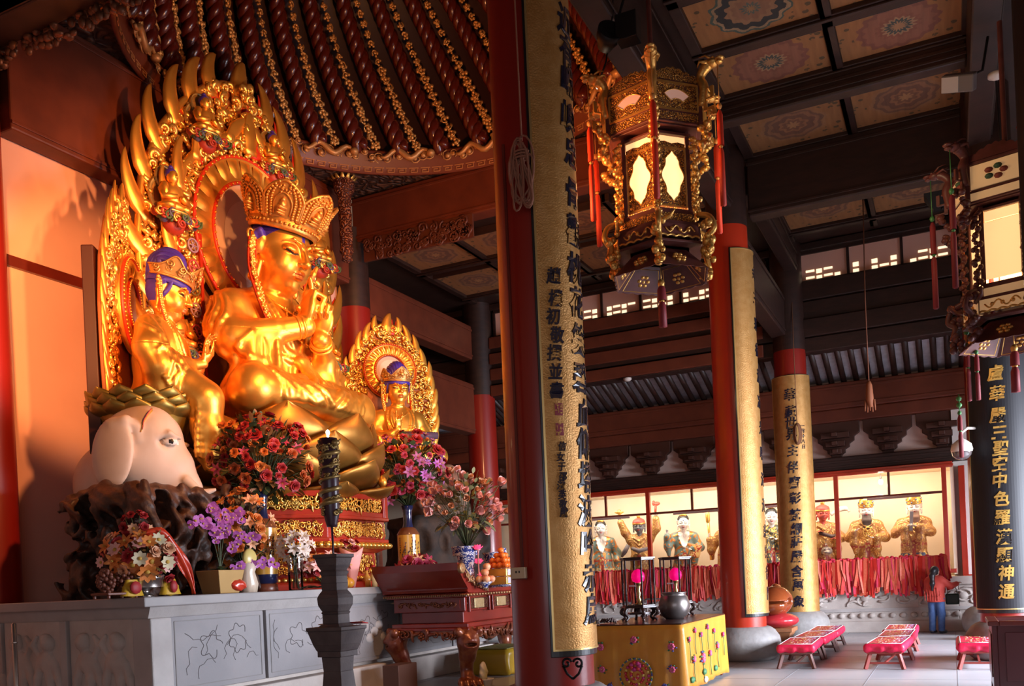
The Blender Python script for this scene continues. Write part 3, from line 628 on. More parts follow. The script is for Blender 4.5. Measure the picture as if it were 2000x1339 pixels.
# ---- the central statue: crossed legs, both hands joined with raised index fingers, five leaf crown
def central():
    sc = Sculpt(); hc = V3(.30, 0, 2.84); Rm = rot(0, R(17), 0); s = 1.20
    sc.u(sEll((-.05, 0, .28), (.95, 1.25, .34)), .05)
    for y in (-1, 1):
        sc.u(sCap((-.1, y * .45, .42), (.72, y * 1.30, .34), .44, .34), .25)
        sc.u(sCap((.72, y * 1.30, .32), (1.02, y * -.30, .30), .33, .20), .2)
        sc.u(sCap((-.08, y * .30, 1.98), (-.06, y * .78, 1.80), .27, .31), .25)
    sc.u(sEll((-.02, 0, .85), (.58, .80, .75)), .3); sc.u(sEll((0, 0, 1.50), (.54, .86, .62)), .3)
    sc.u(sCap((.02, 0, 1.95), (.16, 0, 2.50), .33, .30), .15)
    for z, r_ in ((2.16, .32), (2.25, .31)): sc.u([sCap((.075 + r_ * cos(a), r_ * sin(a), z - .03 * cos(a)), (.075 + r_ * cos(a + .5), r_ * sin(a + .5), z - .03 * cos(a + .5)), .022) for a in np.arange(-1.5, 1.5, .5)], .03)
    # arms in wide sleeves
    sc.u(sPath([(-.06, -.84, 1.76), (.02, -1.04, 1.40), (.20, -1.08, 1.22), (.62, -.62, 1.36)], [.31, .29, .29, .22]), .12)
    sc.u(sPath([(.62, -.62, 1.36), (.90, -.20, 1.50)], [.21, .17]), .03)
    sc.u(sPath([(-.06, .84, 1.76), (.02, 1.06, 1.35), (.22, 1.02, 1.02), (.68, .55, 1.12)], [.31, .29, .29, .21]), .12)
    sc.u(sPath([(.68, .55, 1.12), (.96, .12, 1.34)], [.18, .14]), .03)
    # sleeve falls
    sc.u(sEll((.36, -.92, .86), (.34, .20, .52), rot(0, 0, R(-40))), .2); sc.u(sEll((.55, -.62, .75), (.30, .15, .50), rot(0, 0, R(-45))), .15)
    sc.u(sEll((.40, .90, .72), (.34, .20, .52), rot(0, 0, R(40))), .2); sc.u(sEll((.66, .5, .66), (.26, .14, .46), rot(0, 0, R(40))), .15)
    sc.u(sEll((.44, -.86, 1.00), (.36, .13, .44), rot(0, 0, R(47))), .12); sc.u(sEll((.48, .80, .90), (.34, .13, .42), rot(0, 0, R(-47))), .12)
    # drapery ridges: sleeves, chest hem, lap, shins
    F1 = []
    for i in range(5):
        t = i / 4; F1.append([(.05 + .62 * t, -1.20 + .50 * t, 1.10 + .03 * i), (.18 + .50 * t, -1.24 + .50 * t, .88), (.20 + .42 * t, -1.14 + .42 * t, .58 - .04 * (i % 2)), (.12 + .40 * t, -1.05 + .3 * t, .36)])
        F1.append([(.10 + .58 * t, 1.18 - .50 * t, 1.10), (.22 + .50 * t, 1.20 - .52 * t, .8), (.28 + .42 * t, 1.10 - .45 * t, .5)])
    for i in range(4): F1.append([(-.38 + .12 * i, -.78 - .08 * i, 2.06 - .05 * i), (-.28 + .14 * i, -1.10 - .02 * i, 1.72), (-.26 + .14 * i, -1.20, 1.40 - .06 * i), (-.2 + .12 * i, -1.12, 1.0 - .08 * i)])
    arc_folds(sc, F1, .044, .045)
    F2 = []
    for y in (-1, 1):
        for i in range(5): F2.append([(.20 + .12 * i, y * (.40 + .10 * i), .74 - .03 * i), (.62 + .06 * i, y * (.58 + .10 * i), .64 - .05 * i), (.98 + .02 * i, y * (.50 + .12 * i), .42 - .05 * i), (1.14, y * (.30 + .12 * i), .22)])
        for i in range(4): F2.append([(.92 + .04 * i, y * (1.22 - .25 * i), .56 - .03 * i), (1.08 + .04 * i, y * (.92 - .24 * i), .38), (1.16 + .03 * i, y * (.62 - .22 * i), .18)])
        F2.append([(.52, y * .04, 1.02), (.60, y * .10, .86), (.80, y * .12, .70), (1.02, y * .14, .52)])
    arc_folds(sc, F2, .046, .05)
    # robe edges over the chest (deep V with thick hems)
    arc_folds(sc, [[(.24, -.40, 2.12), (.46, -.36, 1.85), (.56, -.24, 1.50), (.60, -.02, 1.10)], [(.24, .40, 2.12), (.46, .36, 1.85), (.56, .22, 1.50), (.60, .04, 1.10)], [(.22, -.52, 2.12), (.44, -.52, 1.8), (.54, -.42, 1.4), (.58, -.2, 1.0)], [(.22, .52, 2.12), (.44, .52, 1.8), (.54, .40, 1.4), (.58, .2, 1.0)], [(.50, -.30, 1.16), (.56, 0, 1.08), (.50, .30, 1.16)], [(.52, -.34, 1.04), (.58, 0, .96), (.52, .34, 1.04)]], .036, .05)
    # knotted sash
    sc.u(sEll((.66, .0, .98), (.10, .16, .10)), .04); sc.u(sPath([(.66, .05, .98), (.78, .12, .78), (.98, .10, .62)], [.07, .08, .05]), .05); sc.u(sPath([(.66, -.05, .98), (.80, -.06, .76), (1.0, -.10, .62)], [.07, .08, .05]), .05)
    # feet soles
    for y in (-1, 1): sc.u(sPath([(.86, y * .32, .58), (.74, y * .62, .56), (.66, y * .80, .54)], [.14, .12, .08]), .06)
    head(sc, hc, Rm, s)
    body = sc
    hn = Sculpt()
    for f, k_, op in sc.L: pass
    cur = ((8, 6, 4), (92, 88, 55), (95, 88, 55), (98, 88, 55))
    hand(sc, (.88, -.20, 1.52), (.22, .10, .95), (.45, .90, -.05), .56, cur, 1, k=.04, thumb=(50, 60, 50))
    hand(sc, (.96, .13, 1.40), (.18, -.08, .95), (.35, -.90, 0), .50, ((14, 8, 6), (80, 80, 50), (85, 80, 50), (90, 80, 50)), -1, k=.04, thumb=(50, 60, 50))
    root = thing('gilded_buddha_statue', 'largest golden seated statue with five leaf crown and joined hands before flame mandorla', 'statue', (-10.68, 12.72, 4.60), 0); root.scale = (1.05,) * 3
    sculpt_obj('figure', [((-1.0, -1.9, -.15), (1.6, 1.9, 1.30), .024), ((-1.0, -1.9, 1.30 - .024 * 0), (1.6, 1.9, 2.32), .020), ((-.6, -.8, 2.32), (1.1, .8, 3.6), .0115)], sc, HD, root, face_pick(hc, Rm, s))
    T = (Rm * s, hc)
    # crown
    cr = MB(); cr.lathe([(.43, .27), (.455, .26), (.47, .30), (.48, .42), (.46, .43), (.44, .42)], 48, (-.03, 0, 0))
    beads(cr, [(-.03 + .485 * cos(a), .485 * sin(a), .34) for a in np.linspace(-2.4, 2.4, 40)], .022)
    for i in range(7):
        a0 = R(-162 + 54 * i); wv = lambda v: .275 * max(0, 1 - max(0, (v - .42) / .58) ** 2.1) ** .75 * (.86 + .30 * min(v, .5))
        rad = lambda v: .47 + .20 * v
        pt = lambda u, v, d=0: (-.03 + (rad(v) + d) * cos(a0 + u * wv(v) / rad(v)), (rad(v) + d) * sin(a0 + u * wv(v) / rad(v)), .38 + .46 * v)
        cr.grid(lambda u, v: pt(u * 2 - 1, v, 0), 9, 14); cr.grid(lambda u, v: pt(1 - u * 2, v, -.03), 9, 14)
        rim = [pt(-1, v, .005) for v in np.linspace(0, 1, 14)] + [pt(1, v, .005) for v in np.linspace(.97, 0, 14)]; cr.tube(rim, .022, 6)
        for sh, rr_ in ((.80, .024), (.58, .022)):
            for v in np.linspace(.08, .93 if sh > .7 else .8, 12):
                for u in (-sh, sh): cr.ell(pt(u, v, .012), rr_, 6)
        for k_ in range(14): cr.ell(pt(rng.uniform(-.5, .5), rng.uniform(.68, .86), .01), .018, 6)
        nb = [pt(u, v, .012) for u, v in [(-.42, .12), (-.44, .4), (-.3, .58), (0, .68), (.3, .58), (.44, .4), (.42, .12)]]; cr.tube(catmull(nb, 3), .012, 5)
        cr.ell(pt(0, .50, .02), (.03, .03, .035), 8); cr.ell(pt(0, .38, .02), (.045, .055, .06), 8); cr.ell(pt(0, .29, .02), (.05, .10, .03), 8); cr.ell(pt(0, .20, .015), (.03, .11, .022), 8); cr.ell(pt(0, .13, .015), (.03, .12, .02), 8)
    cr.lathe([(.42, .40), (.36, .62), (.2, .78), (.01, .82)], 24, (-.03, 0, 0), m=1)
    for q in range(len(cr.v)): cr.v[q] = cr.v[q] @ T[0].T + T[1]
    cr.obj('crown', [mat('crown_gold', (.62, .30, .07), .42, .75, (.72, .38, .10), 10, bump=.2, bscale=40), BLUE], root)
    # carved lappets hanging from the ears to the chest
    for y in (-1, 1):
        lp = MB(); top = T[0] @ V3(-.06, y * .53, .05) + T[1]; P = catmull([top, top + V3(.02, y * .06, -.5), top + V3(.16, y * .05, -1.0), V3(.52, y * .56, 1.45)], 6)
        lp.tube(P, .085, 6, m=0, flat=.35, up=(1, 0, 0))
        for i in range(len(P) - 1):
            for q in range(3):
                c = P[i] * (1 - q / 3) + P[i + 1] * q / 3 + V3(.05, y * .02, 0) ; lp.ell(c + V3(0, rng.uniform(-.05, .05), 0), (.03, .045, .045), 6, 1); lp.ell(c + V3(.01, rng.uniform(-.06, .06), .04), .025, 6, 1)
        for d in (-.085, .085): lp.tube(P + V3(.03, d, 0), .014, 5, m=0)
        lp.tube([top + V3(0, .08 * cos(a), .07 + .09 * sin(a)) for a in np.linspace(-1.2, 4.3, 10)], .02, 5, m=1)
        bow = V3(.56, y * .56, 1.42)
        for dy in (-1, 1): lp.tube([bow, bow + V3(.03, dy * .12, .04), bow + V3(.03, dy * .2, -.02), bow + V3(.02, dy * .12, -.06), bow], .028, 6, m=1)
        lp.tube([bow, bow + V3(.05, .04, -.2)], .025, 6, m=1); lp.obj('carved_lappet', [REDF, GOLD2], root)
    br = MB()
    for a, b in (((.62, -.62, 1.36), (.90, -.20, 1.50)), ((.68, .55, 1.12), (.96, .12, 1.34))):
        x, y, z = frame(V3(*b) - V3(*a))
        for t, r_ in ((.72, .172), (.88, .165)): c = V3(*a) * (1 - t) + V3(*b) * t; br.tube([c + r_ * (cos(q) * x + sin(q) * y) for q in np.arange(14) * pi / 7], .03, 6, closed=True)
    br.obj('bracelet', GOLD, root)
    nk = MB(); nk.tube(catmull([(.20, -.36, 2.10), (.42, -.26, 1.92), (.53, 0, 1.80), (.42, .26, 1.92), (.20, .36, 2.10)], 6), .018, 6)
    for y in (-.16, 0, .16):
        p = V3(.55 - abs(y) * .3, y, 1.80 + abs(y) * .4); beads(nk, [p + V3(.01, 0, -.035 * q) for q in range(7)], .017); nk.ell(p, (.02, .05, .05), 8); nk.ell(p + V3(.01, 0, -.25), (.02, .03, .05), 8)
    nk.obj('necklace', GOLD2, root)
    return root
central()

# ---- the two attendants (built at the same module, then scaled)
def attendant(kind):
    right = kind == 'right'; sc = Sculpt(); hc = V3(.16, 0, 2.84); Rm = rot(0, R(16 if not right else 10), 0); s = 1.12 if not right else 1.02; bk = 1.0 if right else 1.22
    if right: hc = V3(.10, 0, 2.88)
    sc.u(sEll((-.05, 0, .28), (.85, 1.15, .34)), .05)
    for y in (-1, 1):
        if right or y > 0:
            sc.u(sCap((-.1, y * .45, .42), (.70, y * 1.25, .34), .42, .32), .25); sc.u(sCap((.70, y * 1.25, .32), (.98, y * -.30, .30), .31, .19), .2)
        sc.u(sCap((-.08, y * .28, 1.98), (-.06, y * .66, 1.82), .26, .29), .25)
    if not right:   # near leg hangs down to a foot rest
        sc.u(sPath([(-.1, -.50, .40), (.62, -.66, .48), (1.00, -.66, .18), (1.06, -.62, -.5), (1.02, -.62, -1.1)], [.42, .42, .42, .36, .27]), .2)
        sc.u(sPath([(1.0, -.62, -1.15), (1.05, -.62, -1.38), (1.22, -.62, -1.46), (1.48, -.62, -1.50)], [.15, .14, .14, .08]), .05)
        for i in range(5): sc.u(sPath(catmull([(.5 + .14 * i, -.98 + .03 * i, .62 - .04 * i), (.92 + .08 * i, -1.04 + .05 * i, .1), (.86 + .10 * i, -1.0 + .06 * i, -.6), (.82 + .11 * i, -.92 + .05 * i, -1.18)], 4), .042), .07)
    sc.u(sEll((-.02, 0, .85), (.54 * bk, .72 * bk, .75)), .3); sc.u(sEll((-.06 * (bk > 1), 0, 1.50), (.50 * bk, .74 * bk, .66)), .3); sc.u(sCap((.02, 0, 1.95), (.10, 0, 2.5), .23, .22), .15)
    for z in (2.22, 2.31): sc.u([sCap((.06 + .235 * cos(a), .235 * sin(a), z), (.06 + .235 * cos(a + .5), .235 * sin(a + .5), z), .02) for a in np.arange(-1.5, 1.5, .5)], .03)
    # arms
    if not right:
        sc.u(sPath([(-.10, -.80, 1.80), (-.06, -1.08, 1.30), (.12, -1.05, .88), (.62, -.55, 1.00)], [.34, .36, .36, .22]), .15); sc.u(sEll((.15, -1.0, .50), (.34, .26, .55)), .2); sc.u(sPath([(.62, -.55, 1.0), (.95, -.25, 1.12)], [.16, .12]), .03)
        sc.u(sPath([(-.06, .72, 1.78), (.0, .92, 1.30), (.2, .9, .98), (.66, .45, 1.16)], [.29, .27, .27, .2]), .12); sc.u(sPath([(.66, .45, 1.16), (.92, .24, 1.36)], [.15, .11]), .03)
        op = ((14, 14, 10), (22, 18, 12), (28, 20, 14), (32, 24, 14)); hand(sc, (.95, -.24, 1.12), (.62, .10, .78), (-.5, .2, .75), .34, op, 1, k=.03, thumb=(30, 20, 20))
        hand(sc, (.92, .24, 1.36), (.15, -.1, .95), (.9, -.2, 0), .34, op, -1, k=.03)
        A = [(.25, -.86, .55), (.30, -.80, .15)]
    else:
        sc.u(sPath([(-.06, -.72, 1.78), (.0, -.95, 1.30), (.18, -.90, .98), (.60, -.45, 1.12)], [.29, .26, .25, .18]), .12); sc.u(sPath([(.60, -.45, 1.12), (.74, -.24, 1.30)], [.15, .115]), .03)
        sc.u(sPath([(-.06, .72, 1.78), (.0, .95, 1.30), (.18, .98, .88), (.72, .55, .80)], [.29, .26, .26, .19]), .12); sc.u(sPath([(.72, .55, .80), (1.0, .30, .84)], [.15, .115]), .03)
        hand(sc, (.74, -.24, 1.30), (.12, .02, .98), (.95, .2, 0), .36, ((10, 8, 5), (48, 52, 30), (40, 30, 20), (12, 8, 5)), -1, k=.03, thumb=(60, 60, 40))
        hand(sc, (1.0, .32, .82), (.25, -.9, .1), (-.1, .1, 1), .34, ((20, 30, 20), (24, 30, 20), (28, 30, 20), (30, 30, 20)), -1, k=.03)
    for y in (-1, 1):
        sc.u(sEll((.28, y * .86, .68), (.30, .17, .50), rot(0, 0, R(38) * y)), .2)
        arc_folds(sc, [[(.02 + .11 * i, y * (1.10 - .05 * i), 1.30 - .05 * i), (.16 + .10 * i, y * (1.08 - .06 * i), .88), (.20 + .08 * i, y * (1.0 - .06 * i), .45)] for i in range(5)], .042, .045)
        arc_folds(sc, [[(.24, y * .30, 2.12), (.42, y * .40, 1.8), (.50, y * .34, 1.45), (.55, y * .10, 1.05)], [(.20, y * .44, 2.10), (.38, y * .54, 1.75), (.48, y * .46, 1.35), (.52, y * .3, .95)]], .036, .05)
        arc_folds(sc, [[(.02 - .1 * i, y * (.86 + .05 * i), 1.98 - .1 * i), (.12 - .08 * i, y * (1.06 + .02 * i), 1.55), (.10 - .05 * i, y * 1.12, 1.2)] for i in range(3)], .04, .07)
        arc_folds(sc, [[(.18 + .12 * i, y * (.35 + .10 * i), .72 - .03 * i), (.60 + .07 * i, y * (.52 + .11 * i), .60 - .05 * i), (.95, y * (.48 + .13 * i), .38 - .04 * i), (1.10, y * (.3 + .13 * i), .18)] for i in range(5)] if right or y > 0 else [], .04, .08)
    arc_folds(sc, [[(.46, y * .08, 1.02), (.56, y * .12, .80), (.78, y * .10, .60), (.98, y * .12, .44)] for y in (-2, -1, 0, 1, 2)] + [[(.46, -.42, 1.08), (.54, 0, 1.0), (.46, .42, 1.08)]], .035, .05)
    head(sc, hc, Rm, s)
    lab = dict(left='golden robed statue in profile with hanging leg seated high on white elephant', right='golden seated statue facing front holding a scroll beside round halo')[kind]
    sca = .64 if not right else .56; loc, rz = ((-10.75, 10.33, 4.50), R(34)) if not right else ((-10.15, 15.95, 4.12), R(-40))
    root = thing('gilded_bodhisattva_statue', lab, 'statue', loc, rz); root.scale = (sca,) * 3
    sculpt_obj('figure', [((-1.0, -1.6, -1.75 if not right else -.15), (1.7, 1.6, 1.3), .030), ((-1.0, -1.6, 1.3), (1.6, 1.6, 2.32), .027), ((-.6, -.8, 2.32), (1.1, .8, 3.6), .0165)], sc, HD, root, face_pick(hc, Rm, s))
    T = (Rm * s, hc)
    # blue hair with a swept bun, blue head band
    hr = MB(); hr.lathe([(.445, .16), (.462, .20), (.46, .30), (.44, .30)], 40, (-.04, 0, 0))
    for y in (-1, 1): hr.tube(catmull([(.12, y * .40, .22), (.10, y * .405, .05), (.02, y * .40, -.10), (-.06, y * .36, -.2)], 4), [.05] * 12 + [.045], 8, flat=.45, up=(0, 1, 0))
    for i in range(9):
        y = (i - 4) * .075; w = cos((i - 4) / 4.6 * 1.3); hr.tube(catmull([(.24 * w, y * .8, .40), (.10, y * 1.1, .40 + .42 * w), (-.22, y * 1.15, .40 + .52 * w), (-.50 * w, y * 1.1, .40 + .22 * w), (-.44 * w, y, .16)], 5), .075, 8)
    hr.ell((-.12, 0, .48), (.36, .32, .34), 16)
    for q in range(len(hr.v)): hr.v[q] = hr.v[q] @ T[0].T + T[1]
    hr.obj('hair', BLUE, root)
    cr = MB()
    def cw(a):  # crown height: tall front leaf, dip, side leaf, low back
        a = abs(a); return .17 + .33 * max(0, 1 - a / .62) ** .8 + .25 * math.exp(-((a - 1.25) / .32) ** 2)
    for d in (.0, -.035): cr.grid(lambda u, v: ((-.03 + (.475 + .10 * v + d) * cos(-2.3 + 4.6 * u)), (.475 + .10 * v + d) * sin(-2.3 + 4.6 * u), .27 + cw(-2.3 + 4.6 * u) * v), 60, 5)
    cr.tube([(-.03 + .58 * cos(a), .58 * sin(a), .27 + cw(a)) for a in np.linspace(-2.3, 2.3, 60)], .022, 5); cr.tube([(-.03 + .48 * cos(a), .48 * sin(a), .29) for a in np.linspace(-2.3, 2.3, 40)], .03, 6)
    for a in np.linspace(-1.9, 1.9, 9):
        for q in range(2):
            h = cw(a) * (.45 + .25 * q); sp = spiral(1.5, .2, 1, 14, rng.uniform(0, 6), 1 if a > 0 else -1); r_ = .52 + .06 * q
            cr.tube([(-.03 + r_ * cos(a + u * .17), r_ * sin(a + u * .17), .27 + h + w * .085) for u, w in sp], .018, 5)
    cr.ell((.56, 0, .50), (.05, .07, .08), 10); beads(cr, [(.55 + .02 * (i % 2), .10 * cos(i), .50 + .10 * sin(i)) for i in range(7)], .03)
    for q in range(len(cr.v)): cr.v[q] = cr.v[q] @ T[0].T + T[1]
    cr.obj('crown', mat('attendant_crown', (.62, .33, .10), .4, .75, (.72, .40, .14), 8), root)
    for y in (-1, 1):
        lp = MB(); top = T[0] @ V3(-.10, y * .50, .12) + T[1]; P = catmull([top, top + V3(.02, y * .03, -.5), top + V3(.14, 0, -1.0), V3(.46, y * .46, 1.3)], 6)
        lp.tube(P, .075, 6, m=0, flat=.35, up=(1, 0, 0))
        for i in range(len(P) - 1):
            for q in range(2): c = P[i] * (1 - q / 2) + P[i + 1] * q / 2 + V3(.05, 0, 0); lp.ell(c + V3(0, rng.uniform(-.04, .04), 0), (.03, .045, .05), 6, 1); lp.ell(c + V3(-.03, y * .05, .03), (.03, .035, .045), 6, 1)
        beads(lp, [top + V3(0, .1 * cos(i * 1.05), .1 * sin(i * 1.05)) for i in range(6)], .05, 1); lp.obj('carved_lappet', [REDF, GOLD2], root)
    nk = MB(); nk.tube(catmull([(.18, -.32, 2.10), (.38, -.24, 1.94), (.48, 0, 1.80), (.38, .24, 1.94), (.18, .32, 2.10)], 6), .02, 6); beads(nk, [(.5, 0, 1.78 - .04 * q) for q in range(6)], .02); nk.obj('necklace', GOLD2, root)
    if right:
        sl = MB(); sl.lathe([(.001, -.62), (.13, -.62), (.13, .62), (.001, .62)], 16, T=rot(R(90)), c=(1.05, .50, 1.04)); sl.lathe([(.001, -.66), (.05, -.66), (.05, .66), (.001, .66)], 10, T=rot(R(90)), c=(1.05, .50, 1.04), m=1)
        sl.obj('scroll', [mat('scroll_purple', (.10, .05, .08), .6), mat('scroll_paper', (.35, .22, .15), .7)], root)
    return root
attendant('left'); attendant('right')
# ================================================================ MANDORLAS (flame aureoles)
def curl_unit(seed):
    r_ = random.Random(seed); mb = MB()
    a = np.linspace(.35, 2 * pi - .25, 11); mb.tube([(0.0 + .10 * cos(q * 2), .62 * cos(q), .62 * sin(q)) for q in a], [.24 + .17 * sin((q - .3) * .55) for q in a], 6); mb.ell((.12, 0, 0), .24, 8)
    for q in range(2): b = 1.2 + q * 2.1; mb.ell((-.05, .85 * cos(b), .85 * sin(b)), (.26, .32, .32), 8)
    return np.concatenate(mb.v), mb.f
CU = [curl_unit(i) for i in range(4)]
def add_curl(mb, c, s, m=0):
    V, Fq = rng.choice(CU); A = rot(rng.uniform(0, 6.28)) ; B = rot(0, rng.uniform(-.35, .35), rng.uniform(-.35, .35)); mb.add(V * s @ A.T @ B.T, Fq, m, True, (np.eye(3), c))
def flame(mb, base, d, up, L, w, bend, x0=0.0):
    """flame tongue in the y,z plane from base along d, bending towards up; mat 0 gilt, 1 red core on the inner side"""
    b = V3(*base); d = V3(*d); d /= np.linalg.norm(d); u = V3(*up); n = 14
    P = bez([b - d * L * .18, b + d * L * .30 - u * bend * L * .25, b + d * L * .62 - u * bend * L * .1, b + d * L * .92 + u * bend * L * .30, b + d * L * 1.0 + u * bend * L * .75], n)
    rr = [w * (1.0 - .25 * (1 - t) * (t < .2)) * max(0, 1 - t ** 1.4) ** .8 + .006 for t in np.linspace(0, 1, n)]
    mb.tube(P + V3(x0, 0, 0), rr, 8, 0, flat=.42, up=(1, 0, 0))
    Q = P[:9] + u * w * .75 * np.sign(bend) + V3(x0 - .04, 0, 0); mb.tube(Q, [w * .85 * (1 - t) + .004 for t in np.linspace(0, 1, 9)], 6, 1, flat=.5, up=(1, 0, 0))
def small_buddha(root, x, y, z, s, ang, pal):
    c = MB(); T = (rot(0, 0, ang) * s, V3(x, y, z)); 
    def E(p, r, m=0, seg=10): c.add(*_el(p, r, seg), m, True, T)
    E((.0, 0, .16), (.28, .42, .15)); E((.05, .22, .14), (.26, .2, .12)); E((.05, -.22, .14), (.26, .2, .12)); E((0, 0, .45), (.20, .27, .33)); E((-.02, .2, .55), (.13, .13, .22)); E((-.02, -.2, .55), (.13, .13, .22))
    for y_ in (-1, 1): c.tube([T[0] @ V3(.0, y_ * .30, .55) + T[1], T[0] @ V3(.12, y_ * .34, .32) + T[1], T[0] @ V3(.26, y_ * .06, .36) + T[1]], [.09 * s, .09 * s, .06 * s], 8)
    E((.03, 0, .90), (.15, .14, .18), 0, 12); E((.17, 0, .88), (.04, .03, .05)); E((-.02, 0, .98), (.16, .155, .15), 1, 12); E((-.02, 0, 1.13), (.07, .07, .07), 1); E((.03, 0, .73), (.08, .08, .1))
    b = c.obj('seated_buddha', [GOLD, BLUE], root)
    h = MB(); pr = [(.50, .04), (.52, -.02), (.44, -.03), (.43, .02)]; A = T[0] @ rot(0, R(90))
    h.lathe(pr, 28, T[0] @ V3(-.22, 0, .48) + T[1], 0, T=A); h.lathe([(.44, 0), (.001, 0)], 28, T[0] @ V3(-.24, 0, .48) + T[1], 1, T=A); h.lathe([(q * .62, w) for q, w in pr], 24, T[0] @ V3(-.20, 0, .92) + T[1], 0, T=A); h.lathe([(.27, 0), (.001, 0)], 24, T[0] @ V3(-.21, 0, .92) + T[1], 1, T=A)
    h.obj('nimbus', [mat('nimbus_rim', (.40, .30, .14), .5), mat('nimbus_gilt', (.52, .28, .08), .4, .6)], b)
    k = MB(); cols = [GOLD2, mat('cloud_red', (.33, .03, .015), .5), mat('cloud_green', (.06, .10, .04), .5), mat('cloud_blue', (.08, .07, .14), .5)]
    k.add(*_el((0, 0, 0), (.34, .5, .08), 14), 0, True, T)
    for q in range(11):
        yy = -.55 + .11 * q; zz = -.08 - .16 * (1 - abs(yy) / .6) * (q % 3) * .6; sp = spiral(1.5, .2, 1, 16, q, 1 if yy > 0 else -1)
        k.tube([T[0] @ V3(.14 + .16 * (1 - abs(yy)), yy + .13 * a_, zz + .13 * b_) + T[1] for a_, b_ in sp], .030 * s, 6, m=q % 4); k.ell(T[0] @ V3(.06, yy, zz) + T[1], .12 * s, 8, (q + 1) % 4)
    k.add(*_el((0, 0, -.25), (.2, .3, .22), 12), 1, True, T); k.obj('cloud_base', cols, b)
def _el(c, r, seg):
    m = MB(); m.ell(c, r, seg); return np.concatenate(m.v), m.f
def mandorla(name, lab, loc, rz, prof, flames, curl, halo, inner=None, budds=(), curl_n=600, frames=True, wf=.30):
    """prof: list of (z, half width); everything in a local frame whose front faces +X"""
    root = thing(name, lab, 'mandorla', loc, rz); zs = [p[0] for p in prof]; hw = [p[1] for p in prof]; H = lambda z: float(np.interp(z, zs, hw)); zt = zs[-1]
    pl = MB(); zz = np.linspace(zs[0], zt, 40); poly = [(-H(z), z) for z in zz] + [(H(z), z) for z in zz[::-1]]
    pl.prism(poly, .10, (-.10, 0, 0), (0, 1, 0), (0, 0, 1)); pl.obj('back_plate', mat('mandorla_ground', (.34, .10, .03), .5, .3), root, bevel=.02)
    cl = MB(); hy, hz, hr, hi = halo; n = 0; tries = 0; pts = []
    while n < curl_n and tries < 40000:
        tries += 1; z = rng.uniform(zs[0] + .05, zt - .1); y = rng.uniform(-1, 1) * H(z) * .97
        if abs(y) > H(z) - curl * .3: continue
        if (y - hy) ** 2 + (z - hz) ** 2 < (hr + curl * .4) ** 2: continue
        if z < hz and abs(y) < hr * .9: continue
        s_ = curl * rng.uniform(.75, 1.15)
        if any((y - a) ** 2 + (z - b) ** 2 < (.68 * (s_ + c)) ** 2 for a, b, c in pts[-2500:]): continue
        pts.append((y, z, s_)); n += 1; d = 0
        if inner and abs(y) < np.interp(z, [p[0] for p in inner], [p[1] for p in inner]): d = .16
        add_curl(cl, (.05 + d + rng.uniform(-.02, .05), y, z), s_)
    cl.obj('cloud_curls', GOLD2, root)
    # rim: a gilt moulding following the outline
    rm = MB()
    for sgn in (-1, 1): rm.tube([(.02, sgn * H(z), z) for z in np.linspace(zs[0], zt, 50)], .07 * wf / .3, 6, flat=.8)
    rm.obj('gilt_rim', GOLD, root)
    for (z, L, w, bend, tilt) in flames:
        for sgn in (-1, 1):
            dz = .02; tx = V3(0, sgn * (H(min(z + dz, zt)) - H(z - dz)), min(z + dz, zt) - z + dz); tx /= np.linalg.norm(tx); nrm = V3(0, sgn * tx[2], -sgn * tx[1] * 1.0)
            nrm = V3(0, tx[2] * sgn, -tx[1] * sgn) ; d = nrm * cos(R(tilt)) + tx * sin(R(tilt)); f = MB(); flame(f, (.03, sgn * (H(z) - w * .5), z), d, tx * .85 - nrm * .35, L, w, bend, .0); f.obj('flame', [GOLD, REDF], root)
    f = MB(); flame(f, (.05, 0, zt - .25), (0, .05, 1), (0, 1, 0), .75 * wf / .3, .26 * wf / .3, .25); f.obj('flame_tip', [GOLD, REDF], root)
    if inner:
        ip = MB(); iz = [p[0] for p in inner]; ih = [p[1] for p in inner]; G = lambda z: float(np.interp(z, iz, ih)); zz = np.linspace(iz[0], iz[-1], 30)
        for sgn in (-1, 1): ip.tube([(.20, sgn * G(z), z) for z in zz], .09, 6, flat=.6)
        for sgn in (-1, 1):
            for z in np.linspace(iz[0] + .2, iz[-1] - .15, 9): tx = V3(0, sgn * (G(z + .02) - G(z - .02)), .04); tx /= np.linalg.norm(tx); nrm = V3(0, tx[2] * sgn, -tx[1] * sgn); flame(ip, (.22, sgn * G(z), z), nrm * .45 + tx * .9, tx * .6 - nrm * .7, .75, .14, .4)
        flame(ip, (.24, 0, iz[-1] - .2), (0, .0, 1), (0, 1, 0), .7, .22, .15); ip.obj('inner_flame_rim', [GOLD, REDF], root)
    hl = MB(); A = rot(0, R(90)); c = (.20 if inner else .12, hy, hz)
    hl.lathe([(hi, 0), (hi + .03, .07), (hi + .06, .07), (hr - .06, .02), (hr - .04, .08), (hr, .08), (hr + .03, -.05)], 64, c, 0, T=A)
    for q in range(26):
        a = q / 26 * 2 * pi; m_ = (hi + hr) / 2; w = (hr - hi) * .42; e = V3(0, cos(a), sin(a)); t_ = V3(0, -sin(a), cos(a)); wd = pi * m_ / 26 * .82
        hl.grid(lambda u, v: V3(*c) + V3(.05 + .05 * sin(pi * v) * sin(pi * u), 0, 0) + e * (m_ + (v - .5) * 2 * w) + t_ * (u - .5) * 2 * wd * (.75 + .3 * v), 5, 6)
